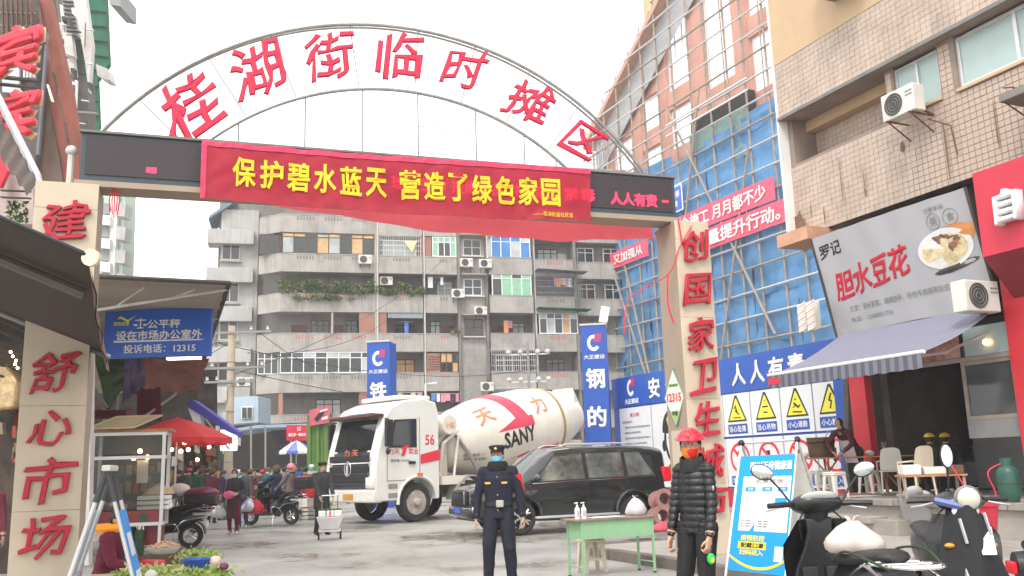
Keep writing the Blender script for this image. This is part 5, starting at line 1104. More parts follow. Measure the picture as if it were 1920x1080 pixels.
def wheel(par, x, y, r, w_, hub='alloy', side=1):
    t = MB(); pr = []
    for k in range(9): a = -1+2*k/8; pr.append((r-.045*abs(a)**4*1.2, a*w_/2))
    t.lathe([(r*.66, -w_/2)]+[(q, z) for q, z in pr]+[(r*.66, w_/2), (r*.62, w_/2-.02), (r*.62, -w_/2+.02)], (0, 0, 0), 36, RX, caps=False)
    o = t.build('wheel', M['rubber'], par, smooth=30, loc=(x, y, r))
    h_ = MB(); yy = side*(w_/2-.02)
    if hub == 'alloy':
        h_.lathe([(r*.64, 0), (r*.64, .03), (r*.58, .03), (r*.58, -.02)], (0, yy-.02*side, 0), 30, RX, caps=False)
        for k in range(6):
            a = k*math.pi/3; c, s = math.cos(a), math.sin(a)
            for q in (-.055, .055): h_.tube([(c*r*.12-s*q*.8, yy, s*r*.12+c*q*.8), (c*r*.6-s*q*1.6, yy-.0, s*r*.6+c*q*1.6)], .022, 5)
        h_.lathe([(.055, -.02), (.055, .02)], (0, yy, 0), 12, RX)
        MB().lathe([(r*.6, -.02), (r*.6, .0)], (0, yy-.1*side, 0), 24, RX).build('brake_well', M['black'], o)
    else:
        h_.lathe([(r*.63, .05), (r*.6, .05), (r*.45, -.04), (r*.3, -.04)], (0, yy-.02, 0), 30, Matrix.Rotation(R(90*-side), 3, 'X')); h_.lathe([(r*.2, 0), (r*.2, .16), (r*.12, .19)], (0, yy-.04*side, 0), 16, Matrix.Rotation(R(-90*side), 3, 'X'))
        for k in range(8): a = k*math.pi/4; h_.sph((math.cos(a)*r*.33, yy-.02*side, math.sin(a)*r*.33), (.055, .05, .055), 8, 5)
    h_.build('rim', M['alloy'] if hub == 'alloy' else mat('dusty_truck_rim', (.42, .36, .32), rough=.7, var=.3, scale=6), o, smooth=40)
    return o
# ---- black SUV
# front wheel contact at (0.06,20.14)
HD = 180+22
V_ = thing('car', 'black off road car parked behind the officer, its nose to the market street', 'car', (0, 0, 0), HD)
c_, s_ = math.cos(R(HD)), math.sin(R(HD))
fwx, wy = 1.37, .8  # local coordinates of the near (left) front wheel
q = atZ(978, 1004, 0); V_.location = (q.x-.05-(fwx*c_-wy*s_), q.y-(fwx*s_+wy*c_), 0)
ST = [ # x, [(y,z)...8 rows]
 (-2.44, [(.60, .50), (.66, .62), (.70, .85), (.70, 1.05), (.66, 1.35), (.62, 1.62), (.45, 1.70), (0, 1.72)]),
 (-2.36, [(.78, .40), (.86, .60), (.89, .85), (.86, 1.10), (.76, 1.42), (.68, 1.70), (.50, 1.79), (0, 1.81)]),
 (-2.1, [(.86, .36), (.93, .55), (.955, .85), (.92, 1.13), (.80, 1.45), (.70, 1.75), (.52, 1.84), (0, 1.86)]),
 (-1.3, [(.86, .30), (.94, .52), (.96, .85), (.925, 1.12), (.82, 1.45), (.71, 1.77), (.54, 1.865), (0, 1.885)]),
 (0.0, [(.86, .28), (.92, .48), (.945, .85), (.92, 1.10), (.82, 1.44), (.71, 1.76), (.54, 1.86), (0, 1.885)]),
 (.45, [(.86, .28), (.92, .48), (.945, .85), (.92, 1.09), (.81, 1.42), (.70, 1.72), (.54, 1.82), (0, 1.85)]),
 (.75, [(.86, .28), (.92, .48), (.945, .85), (.92, 1.085), (.80, 1.36), (.70, 1.56), (.58, 1.655), (0, 1.70)]),
 (1.25, [(.86, .30), (.93, .50), (.955, .84), (.915, 1.075), (.86, 1.15), (.76, 1.20), (.62, 1.25), (0, 1.29)]),
 (1.4, [(.86, .30), (.93, .52), (.955, .84), (.91, 1.06), (.86, 1.10), (.76, 1.135), (.62, 1.155), (0, 1.17)]),
 (2.0, [(.84, .34), (.92, .54), (.935, .82), (.89, 1.0), (.83, 1.045), (.74, 1.08), (.60, 1.10), (0, 1.12)]),
 (2.3, [(.74, .36), (.85, .54), (.87, .78), (.82, .94), (.76, 1.0), (.68, 1.03), (.55, 1.05), (0, 1.07)]),
 (2.42, [(.55, .40), (.66, .52), (.70, .72), (.68, .86), (.62, .93), (.55, .96), (.45, .98), (0, 1.0)])]
def Sv(x, t):
    for i in range(len(ST)-1):
        if x <= ST[i+1][0] or i == len(ST)-2:
            f = (x-ST[i][0])/(ST[i+1][0]-ST[i][0]); f = min(max(f, 0), 1)
            rows = [tuple(a+(b-a)*f for a, b in zip(p, q)) for p, q in zip(ST[i][1], ST[i+1][1])]; break
    y, z = crom(rows, t); return Vector((x, max(y, 0), z))
xs_ = sorted(set([s[0] for s in ST]+[-2.4+.1*k for k in range(49)])); ts_ = [k*.5 for k in range(15)]
rings = []
for x in xs_:
    L_ = [Sv(x, t) for t in ts_]; rings.append(L_+[Vector((p.x, -p.y, p.z)) for p in reversed(L_[:-1])])
body = MB().loft(rings).build('body', M['carpaint'], V_)
cut = MB()
for wx in (fwx, fwx-2.79): cut.lathe([(.45, -1.2), (.45, -.62)], (wx, 0, .40), 40, RX); cut.lathe([(.45, .62), (.45, 1.2)], (wx, 0, .40), 40, RX)
cut = cut.build('cutter', M['black'], V_); boolean(body, cut); bpy.data.objects.remove(cut)
MB().box(-2.3, 2.25, -.84, .84, .32, .36).build('underbody', M['black'], V_)
for wx in (fwx, fwx-2.79):
    for sd_ in (1, -1): wheel(V_, wx, sd_*wy, .385, .26, 'alloy', sd_)
    MB().box(wx-.46, wx+.46, -.6, .6, .3, .9).build('wheel_well', M['black'], V_)
    for sd_ in (1, -1):
        m = MB(); pts = []
        for k in range(15): a = R(-8+196*k/14); x = wx+.475*math.cos(a); z = .40+.475*math.sin(a); 
        m.tube([Vector((wx+.47*math.cos(R(-5+190*k/16)), sd_*(Sv(wx+.47*math.cos(R(-5+190*k/16)), 1.5 if k in (0, 1, 15, 16) else 2).y+.012), .40+.47*math.sin(R(-5+190*k/16)))) for k in range(17)], .035, 6)
        m.build('wheel_arch_trim', M['carpaint'], V_, smooth=True)
def glass_patch(name, x0, x1, t0, t1, sd_, mt=None, nx=8, ny=4, skew=0, off=.006, skr=0, par=None):
    def fn(a, b):
        x = x0+(x1-x0)*a + skew*(b)*(1-a) + skr*b*a; t = t0+(t1-t0)*b; p = Sv(x, t); p.y = (p.y+off)*sd_; return p
    return MB().grid(fn, nx, ny).build(name, mt or M['carglass'], par or V_, smooth=180)
for sd_ in (1, -1):
    for x0, x1, sk, sr in ((-2.0, -1.32, .28, 0), (-1.22, -.32, 0, .0), (-.22, 1.08, 0, -.62)):
        glass_patch('window_surround', x0-.05, x1+.05, 3.08, 4.86, sd_, M['black'], skew=sk, skr=sr, off=.003)
        glass_patch('side_window', x0, x1, 3.18, 4.78, sd_, skew=sk, skr=sr, off=.008)
    m = MB(); m.tube([Sv(x, 3.05)*1+Vector((0, .012, 0)) for x in [-2.02+.1*k for k in range(32)]], .012, 5)
    if sd_ < 0: m.v = [(a, -b, c) for a, b, c in m.v]
    m.build('chrome_strip', M['chrome'], V_)
    for x in (-.95, .28): MB().box(x, x+.2, sd_*.945, sd_*.985, .97, 1.0).build('door_handle', M['chrome'] if 0 else M['carpaint'], V_, bevel=.008)
    for x in (-1.27, -.27, 1.12): MB().tube([Sv(x, t)*1+Vector((0, .002, 0)) if sd_ > 0 else Vector((Sv(x, t).x, -Sv(x, t).y-.002, Sv(x, t).z)) for t in (1.2, 1.8, 2.4, 3.0)], .005, 4).build('door_gap', M['blk'], V_)
    MB().sph((1.0, sd_*1.05, 1.2), (.09, .13, .09), 12, 8).tube([(.98, sd_*.9, 1.12), (1.0, sd_*1.02, 1.14)], .03, 6).build('wing_mirror', M['carpaint'], V_, smooth=True)
    MB().box(-1.0, 1.05, sd_*.9, sd_*1.02, .34, .39).build('side_step', M['alu'], V_, bevel=.01)
    MB().tube([(-1.7, sd_*.6, 1.9), (-1.6, sd_*.6, 1.93), (.1, sd_*.6, 1.93), (.25, sd_*.6, 1.87)], .02, 6).build('roof_rail', M['alu'], V_, smooth=True)
    MB().box(-2.47, -2.25, sd_*.72, sd_*.9, 1.02, 1.36).build('tail_lamp', M['tail'], V_, bevel=.03); MB().box(-2.475, -2.24, sd_*.735, sd_*.91, .88, 1.015).build('reverse_lamp', M['lens'], V_, bevel=.02)
    MB().cbox((2.2, sd_*.74, .84), (.26, .2, .2), Matrix.Rotation(R(-sd_*28), 3, 'Z')).build('headlight', M['lens'], V_, bevel=.04)
    MB().cbox((2.36, sd_*.7, .58), (.1, .2, .13), Matrix.Rotation(R(-sd_*20), 3, 'Z')).build('fog_light', M['chrome'], V_, bevel=.03)
glass_patch('rear_window', -2.42, -2.2, 4.0, 4.0, 1) if 0 else None
def wsf(a, b):
    y = (a*2-1)*.66*(1-.12*b); x = 1.28-.78*b; zz = 1.235+.555*b; return Vector((x+.1*(1-(a*2-1)**2)-.02, y, zz+.055*(1-(a*2-1)**2)))
MB().grid(wsf, 10, 6).build('windshield', M['shield'], V_, smooth=180)
MB().box(2.33, 2.47, -.46, .46, .68, .98).build('grille', M['black'], V_, bevel=.03)
for k in range(12): MB().box(2.47, 2.5, -.43+k*.074, -.39+k*.074, .7, .96).build('grille_bar', M['chrome'], V_)
MB().box(2.2, 2.5, -.7, .7, .4, .64).build('front_bumper', M['carpaint'], V_, bevel=.07, seg=3); MB().box(2.5, 2.515, -.22, .22, .5, .62).build('number_plate', mat('blue_plate', (.05, .12, .5), rough=.4, var=.1), V_)
MB().box(-2.52, -2.3, -.75, .75, .42, .66).build('rear_bumper', M['carpaint'], V_, bevel=.06, seg=3)
for x, y in ((.15, .4), (.15, -.4), (-.75, .4), (-.75, -.4)): MB().box(x-.1, x+.1, y-.25, y+.25, .8, 1.3).sph((x-.05, y, 1.42), (.07, .13, .11), 10, 6).build('seat', mat('beige_car_seat', (.2, .18, .15), rough=.8), V_, bevel=.02)

# ---- mixer truck
TR = thing('mixer_truck', 'white concrete mixer truck with red lettering and a cream drum parked across the site gate', 'truck', (0, 0, 0))
HT = 180+44; c_, s_ = math.cos(R(HT)), math.sin(R(HT)); TR.rotation_euler = (0, 0, R(HT))
q = atZ(775, 979, 0); fx_, fy_ = -1.45, 1.02; TR.location = (q.x-(fx_*c_-fy_*s_), q.y-(fx_*s_+fy_*c_), 0)
WP = mat('truck_white_paint', (.74, .74, .70), rough=.32, var=.04, scale=1.5, coat=.3, dirt=.4, streak=.25, stcol=(.55, .5, .42))
DK = mat('truck_dark_panel', (.035, .04, .055), rough=.4, var=.1)
DU = mat('dusty_chassis', (.13, .11, .095), rough=.9, var=.3, scale=4)
# cab: side profile lofted across the width with rounded corners
prof = [(0, .62), (.03, 1.0), (.02, 1.55), (-.06, 1.98), (-.36, 3.02), (-.55, 3.24), (-1.0, 3.42), (-1.7, 3.5), (-2.15, 3.4), (-2.25, 3.1), (-2.25, .95), (-2.25, .62)]
def cabring(y, k): # k shrink at the sides
    cx_, cz_ = -1.1, 1.9; return [(cx_+(x-cx_)*(1-k*.9)-(.0 if x < -.6 else k*.6), y, cz_+(z-cz_)*(1-k)) for x, z in prof]
ys = [(-1.25, .03), (-1.22, .012), (-1.1, .002), (-.6, 0), (0, -.002), (.6, 0), (1.1, .002), (1.22, .012), (1.25, .03)]
cabo = MB().loft([cabring(y, k) for y, k in ys]).build('cab', WP, TR)
cut = MB().lathe([(.68, -1.6), (.68, -.72)], (fx_, 0, .58), 40, RX).lathe([(.68, .72), (.68, 1.6)], (fx_, 0, .58), 40, RX).build('cutter', DK, TR); boolean(cabo, cut); bpy.data.objects.remove(cut)
def cfy(z): # front surface x at height z
    for (a, b), (c, d) in zip(prof[:5], prof[1:6]):
        if b <= z <= d: return a+(c-a)*(z-b)/(d-b)
    return 0
# windshield: black surround and glass
def fp(y0, y1, z0, z1, off): return MB().grid(lambda a, b: Vector((cfy(z0+(z1-z0)*b)+off-.04*abs(a*2-1)**3, y0+(y1-y0)*a, z0+(z1-z0)*b)), 10, 5)
fp(-1.235, 1.235, 1.93, 3.1, .012).build('windshield_surround', M['black'], TR, smooth=180)
fp(-1.13, 1.13, 2.03, 2.9, .02).build('windshield', M['glassd'], TR, smooth=180)
fp(-.98, .1, 2.15, 2.72, .024).build('windshield_reflection_pane', mat('cab_inner_green', (.16, .22, .12), rough=.3, var=.3), TR) if 0 else None
MB().box(-.36, .0, -1.15, 1.15, 2.93, 3.04).build('sun_visor', mat('tinted_visor', (.09, .03, .03), rough=.3), TR, bevel=.03)
m = MB()
for y in (-.5, .25): m.tube([(.0, y, 2.04), (-.06, y+.55, 2.2)], .012, 5)
m.build('wiper', M['blk'], TR)
fp(-1.14, 1.14, .97, 1.98, .018).build('grille_panel', DK, TR, smooth=180)
for z0, z1 in ((1.72, 1.9), (1.42, 1.6), (1.14, 1.32)):
    MB().box(.02, .06, -.98, .98, z0, z1).build('grille_slot', M['blk'], TR, bevel=.01); MB().box(.03, .075, -1.0, 1.0, z0-.06, z0-.015).build('grille_bar', M['chrome'] if z0 > 1.7 else DK, TR, bevel=.01)
q_ = MB(); q_.tube([(.085, .2*math.cos(a*.4488)*.8, 1.53+.2*math.sin(a*.4488)) for a in range(15)], .014, 5); q_.cbox((.085, .0, 1.53), (.02, .05, .34)); q_.cbox((.085, -.05, 1.5), (.02, .04, .25)); q_.build('badge', M['alu'], TR, smooth=True)
def ontruck(s, w_, h_, x, z, mt, bold=.03, y=1.256, par=None):  # lettering on the left side: reads from the rear to the front of view
    o = text(s, w_, h_, (0, 0, 0), mt, par or TR, bold=bold, ext=.003); o.location = (x, y, z); o.rotation_euler = (0, 0, R(180)); return o
o = text('力 天', .7, .2, (0, 0, 0), mat('orange_letter', (.7, .2, .08), rough=.5), TR, bold=.03, ext=.01); o.location = (.05, .12, 1.97); o.rotation_euler = (0, 0, R(90))
MB().box(-.25, .06, -1.24, 1.24, .60, .95).build('bumper', WP, TR, bevel=.05, seg=3); MB().box(.06, .075, -.25, .25, .68, .84).build('number_plate', mat('yellow_plate', (.6, .3, .05), rough=.5, var=.2), TR)
for sd_ in (1, -1):
    MB().box(-.28, .075, sd_*.83, sd_*1.23, .98, 1.3).build('headlight_housing', WP, TR, bevel=.04); MB().box(.0, .085, sd_*.86, sd_*1.16, 1.03, 1.24).build('headlight', M['lens'], TR, bevel=.03)
    MB().box(.0, .065, sd_*.95, sd_*1.1, .68, .78).build('fog_light', M['lens'], TR, bevel=.02)
    # door window, mirror, handle, arch
    yy = sd_*1.262
    m = MB(); m.prism([(-.42, 2.08), (-.62, 2.86), (-1.42, 2.9), (-1.42, 2.08)], sd_*1.2, yy, 'y'); m.build('door_window_surround', M['black'], TR, bevel=.008)
    MB().prism([(-.52, 2.14), (-.68, 2.8), (-1.36, 2.84), (-1.36, 2.14)], yy, yy+sd_*.006, 'y').build('door_window', M['glassd'], TR)
    MB().box(-.42, -.2, sd_*1.38, sd_*1.5, 2.12, 2.85).tube([(-.35, sd_*1.2, 2.9), (-.3, sd_*1.44, 2.86)], .025, 6).tube([(-.35, sd_*1.2, 2.15), (-.3, sd_*1.44, 2.16)], .025, 6).build('wing_mirror', M['black'], TR, bevel=.04, seg=3)
    MB().sph((-.3, sd_*1.4, 1.98), (.06, .06, .09), 10, 6).build('kerb_mirror', M['black'], TR, smooth=True)
    MB().box(-1.35, -1.12, yy, yy+sd_*.03, 1.62, 1.7).build('door_handle', M['black'], TR)
    for x in (-.38, -1.52): MB().box(x-.006, x+.006, yy-sd_*.012, yy+sd_*.002, 1.15, 2.95).build('door_gap', M['grey'], TR)
    MB().box(-1.52, -.38, yy-sd_*.012, yy+sd_*.002, 1.18, 1.192).build('door_gap', M['grey'], TR)
    MB().tube([(fx_+.7*math.cos(R(a)), sd_*1.24, .58+.7*math.sin(R(a))) for a in range(-5, 190, 15)], .05, 6).build('wheel_arch', WP, TR, smooth=True)
    for z in (.75, 1.0): MB().box(-.72, -.42, sd_*1.1, yy+sd_*.01, z-.03, z+.1).build('step', M['grey'], TR, bevel=.01)
    wheel(TR, fx_, sd_*1.02, .55, .32, 'truck', sd_)
MB().prism([(-1.55, 1.62), (-1.55, 1.88), (-2.26, 2.02), (-2.26, 1.72)], 1.262, 1.268, 'y').build('red_flash', M['redl'], TR)
ontruck('56', .34, .3, -1.9, 2.3, M['redl']); ontruck('力天', .4, .17, -.62, 1.98, M['redl']); ontruck('实业', .34, .17, -1.3, 1.98, M['redl']); ontruck('载质量:15605kg', .7, .09, -.85, 1.72, M['grey'], .015)
MB().prism([(-.98, 1.85), (-.86, 1.85), (-.98, 2.16), (-1.1, 2.16)], 1.263, 1.268, 'y').prism([(-.86, 2.1), (-1.14, 2.16), (-1.14, 2.1), (-.86, 2.04)], 1.2685, 1.27, 'y').build('company_mark', M['redl'], TR)
MB().box(-1.6, -1.42, 1.24, 1.3, 1.28, 1.36).build('side_marker', mat('orange_marker', (.8, .15, .02), rough=.3), TR)
MB().box(-2.2, -1.0, -.95, .95, 3.46, 3.6).build('roof_fairing', WP, TR, bevel=.07, seg=3)
MB().box(-1.5, -.3, -1.0, 1.0, .95, 1.4).build('engine_mass', DU, TR)
# chassis, tank, fenders
MB().box(-9.3, -1.0, -.45, -.3, .75, 1.05).box(-9.3, -1.0, .3, .45, .75, 1.05).build('chassis_rail', DU, TR)
CRM = mat('cream_drum_paint', (.74, .70, .61), rough=.38, var=.07, scale=1.2, dirt=.45, streak=.25, stcol=(.55, .48, .39), coat=.2)
MB().lathe([(.28, -.9), (.3, -.85), (.3, .75), (.27, .8)], (-2.75, .25, 2.75), 24, RX).build('water_tank', CRM, TR, smooth=True)
MB().box(-3.1, -2.35, -.8, .6, 1.05, 2.45).build('front_pedestal', CRM, TR, bevel=.03)
m = MB(); m.tube([(-2.5, .9, 1.1), (-2.6, 1.0, 2.2), (-3.3, .9, 2.6)], .05, 6); m.tube([(-3.0, .95, 1.0), (-3.2, 1.0, 2.4)], .04, 6); m.box(-3.3, -2.4, .7, 1.15, 1.0, 1.25); m.build('pipework', CRM, TR)
wheel(TR, -3.55, 1.02, .55, .32, 'truck', 1); wheel(TR, -3.55, -1.02, .55, .32, 'truck', -1)
for x in (-6.9, -8.3):
    for sd_ in (1, -1): wheel(TR, x, sd_*.98, .55, .55, 'truck', sd_)
for x in (-3.55, -6.9, -8.3):
    for sd_ in (1, -1):
        m = MB(); m.loft([[(x+.66*math.cos(R(a)), yy, .56+.66*math.sin(R(a))) for yy in (sd_*.8, sd_*1.24)] + [(x+.7*math.cos(R(a)), yy, .56+.7*math.sin(R(a))) for yy in (sd_*1.24, sd_*.8)] for a in range(0, 181, 15)]); m.build('mudguard', mat('grey_mudguard', (.32, .3, .28), rough=.7, var=.15, dirt=.3), TR, smooth=30)
MB().box(-5.9, -4.5, .75, 1.15, .45, 1.0).build('fuel_tank', M['grey'], TR, bevel=.08, seg=3); MB().box(-6.2, -4.4, 1.16, 1.2, .35, .95).build('side_guard', M['alu'], TR)
MB().box(-9.2, -8.4, -.6, .6, 1.05, 2.3).build('rear_pedestal', CRM, TR, bevel=.03)
# drum on an inclined axis
da = R(9.5); dax = Vector((-math.cos(da), 0, math.sin(da))); d0 = Vector((-3.1, 0, 2.12))
dp = [(.25, -.02), (.62, 0), (.74, .08), (1.02, .8), (1.2, 1.6), (1.28, 2.4), (1.28, 3.9), (1.22, 4.5), (1.05, 5.2), (.84, 5.8), (.66, 6.2), (.64, 6.3), (.3, 6.32)]
dey = Vector((0, 1, 0)); dez = dax.cross(dey); dez = dez if dez.z > 0 else -dez
def dr(L_):
    for (a, la), (b, lb) in zip(dp, dp[1:]):
        if la <= L_ <= lb: return a+(b-a)*(L_-la)/max(lb-la, 1e-6)
    return .6
def dpt(L_, ph, off=0): r_ = dr(L_)+off; return d0+dax*L_+dey*(r_*math.cos(ph))+dez*(r_*math.sin(ph))
m = MB(); Ls = sorted(set([p[1] for p in dp]+[.2*k for k in range(28)]))
m.loft([[dpt(L_, k*2*math.pi/56) for k in range(56)] for L_ in Ls]); DR = m.build('drum', CRM, TR, smooth=40)
MB().loft([[dpt(4.7, k*2*math.pi/40, a)+dax*b for k in range(40)] for a, b in ((.0, -.06), (.03, -.05), (.03, .05), (0, .06))]).build('drum_ring', mat('gold_brown_ring', (.35, .25, .12), rough=.5), DR, smooth=40)
MB().loft([[dpt(.9, k*2*math.pi/40, a)+dax*b for k in range(40)] for a, b in ((.0, -.02), (.012, -.01), (.012, .01), (0, .02))], caps=False).build('drum_seam', CRM, DR, smooth=40)
def dband(name, f0, f1, ph0, ph1, mt, n=24, off=.006):
    MB().grid(lambda a, b: dpt(f0(ph0+(ph1-ph0)*b)*(1-a)+f1(ph0+(ph1-ph0)*b)*a, ph0+(ph1-ph0)*b, off), 6, n).build(name, mt, DR, smooth=180)
MRD = mat('drum_red', (.62, .04, .09), rough=.35, var=.04); MOR = mat('faded_orange_red', (.75, .22, .12), rough=.5, var=.05)
dband('red_band', lambda p: 2.05+.5*(1.2-p)*.9, lambda p: 2.6+.55*(1.2-p)*.9, .35, 1.9, MRD)
dband('red_band', lambda p: 1.6+ (p-.1)*3.2, lambda p: 3.2, .1, .36, MRD)
dband('lower_red_band', lambda p: 2.5+(p+.62)*6, lambda p: 4.4, -.68, -.56, MRD)
def ondrum(s, w_, h_, L_, ph, mt, bold, tilt=0, ext=.004, shear=0, slices=0):
    # the text x axis runs from the cab end towards the rear, as seen from the left side
    me_o = text(s, w_, h_, (0, 0, 0), mt, None, bold=bold, ext=.002, tilt=tilt); me = me_o.data
    bm = bmesh.new(); bm.from_mesh(me); bmesh.ops.triangulate(bm, faces=bm.faces); bmesh.ops.subdivide_edges(bm, edges=[e for e in bm.edges if e.calc_length() > h_*.25], cuts=2); bm.to_mesh(me); bm.free()
    for v in me.vertices:
        x, y, z = v.co; rr = dr(L_+x); v.co = dpt(L_+x, ph+z/rr, .008-y*.5)
    me.update(); me_o.parent = DR
ondrum('SANY', 1.35, .52, 2.5, -.12, M['black'], .05, 4)
ondrum('天', .66, .62, 1.4, .66, MOR, .05, 4); ondrum('力', .62, .68, 3.7, .6, MOR, .05, 4)
ondrum('搅动容量 11', .7, .11, .75, -.42, M['grey'], .03); ondrum('搅拌车辆 混凝土', .78, .11, .82, -.56, M['grey'], .03)
text_o = text('三一重工', .34, .14, (0, 0, 0), MOR, TR, bold=.03, ext=.003); text_o.location = (-2.75, 1.18, 2.75); text_o.rotation_euler = (0, 0, R(180))
m = MB(); m.tube([d0+dax*5.9+dez*.9, d0+dax*6.4+dez*.5, d0+dax*6.6-dez*.6], .05, 6); m.loft([[d0+dax*(6.1+.4*k)+dey*(.5-.15*k)*s1+dez*(.7-.6*k)*1+dez*s2*.3 for s1, s2 in ((-1, -1), (1, -1), (1, 1), (-1, 1))] for k in (0, 1)]); m.build('hopper', CRM, TR)
MB().tube([(-2.4, .8, 1.2), (-2.5, .85, 2.0), (-3.1, .8, 2.6), (-3.6, 1.0, 1.9), (-3.9, 1.1, 1.35)], .06, 6).build('curved_pipe', mat('pipe_grey', (.25, .22, .2), rough=.7), TR, smooth=True)
# ---- grey pipe lengths and red bag behind the table
# ================================================================ people: one continuous body each, grown from tapered limbs
def capsule(m, a, b, ra, rb, n=12, fl=1.0, mat_=0):
    a, b = Vector(a), Vector(b); d = (b-a); L_ = d.length
    if L_ < 1e-4: d = Vector((0, 0, 1)); L_ = 1e-4
    d.normalize(); up_ = Vector((0, 1, 0)) if abs(d.y) < .9 else Vector((0, 0, 1)); x = up_.cross(d).normalized(); y = d.cross(x)
    rings = []
    for q in (-.98, -.75, -.4): r_ = math.sqrt(1-q*q)*ra; c = a+d*q*ra; rings.append((c, r_))
    nn_ = max(1, int((b-a).length/.035))
    for q in range(nn_+1): rings.append((a+(b-a)*(q/nn_), ra+(rb-ra)*q/nn_))
    for q in (.4, .75, .98): r_ = math.sqrt(1-q*q)*rb; c = b+d*q*rb; rings.append((c, r_))
    m.loft([[c+x*math.cos(2*math.pi*k/n)*r_+y*math.sin(2*math.pi*k/n)*r_*fl for k in range(n)] for c, r_ in rings], m=mat_)
def ell_loft(m, secs, mat_=0, n=20):
    """stacked ellipses (cx, cy, z, rx, ry)"""
    out_ = []
    for a, b in zip(secs, secs[1:]):
        nn_ = max(1, int(abs(b[2]-a[2])/.03))
        for q in range(nn_): out_.append(tuple(x+(y-x)*q/nn_ for x, y in zip(a, b)))
    out_.append(secs[-1])
    a = secs[0]; out_ = [(a[0], a[1], a[2]+.001, a[3]*.5, a[4]*.5)]+out_
    m.loft([[Vector((cx+rx*math.cos(2*math.pi*k/n), cy+ry*math.sin(2*math.pi*k/n), z)) for k in range(n)] for cx, cy, z, rx, ry in out_], m=mat_)
def ik(a, c, l1, l2, hint):
    a, c, hint = Vector(a), Vector(c), Vector(hint); d = c-a; L_ = min(d.length, (l1+l2)*.995); dn = d.normalized(); c = a+dn*L_
    k = (l1*l1-l2*l2+L_*L_)/(2*L_); h_ = math.sqrt(max(l1*l1-k*k, 0)); hp = (hint-dn*hint.dot(dn)).normalized(); return a+dn*k+hp*h_, c
SKIN, COAT, TROU, SHOE, EXTRA = 0, 1, 2, 3, 4
def hand(m, w_, d, pal, thumb, curl=.5, s=1, mt=SKIN):
    """palm, four curled fingers of unequal length, and a thumb leaving the side of the palm"""
    d = Vector(d).normalized(); pal = Vector(pal); pal = (pal-d*pal.dot(d)).normalized(); side = d.cross(pal)*thumb; w_ = Vector(w_)
    for q in (-.024, -.008, .008, .024): capsule(m, w_+side*q*.7*s, w_+d*.075*s+side*q*s, .016*s, .0135*s, 8, mat_=mt)
    for q, L_ in zip((.031, .011, -.010, -.030), (.068, .078, .072, .055)):
        a = w_+d*.08*s+side*q*s; d1 = (d*math.cos(curl*.6)+pal*math.sin(curl*.6)); b = a+d1*L_*.5*s; d2 = d*math.cos(curl*1.8)+pal*math.sin(curl*1.8); c = b+d2*L_*.5*s
        capsule(m, a, b, .0108*s, .0098*s, 7, mat_=mt); capsule(m, b, c, .0098*s, .0082*s, 7, mat_=mt)
    t0 = w_+d*.022*s+side*.03*s; t1 = t0+(d*.6+side*.65+pal*.3).normalized()*.036*s; t2 = t1+(d*.9+side*.1+pal*.45).normalized()*.03*s
    capsule(m, t0, t1, .014*s, .0115*s, 7, mat_=mt); capsule(m, t1, t2, .0112*s, .0092*s, 7, mat_=mt)
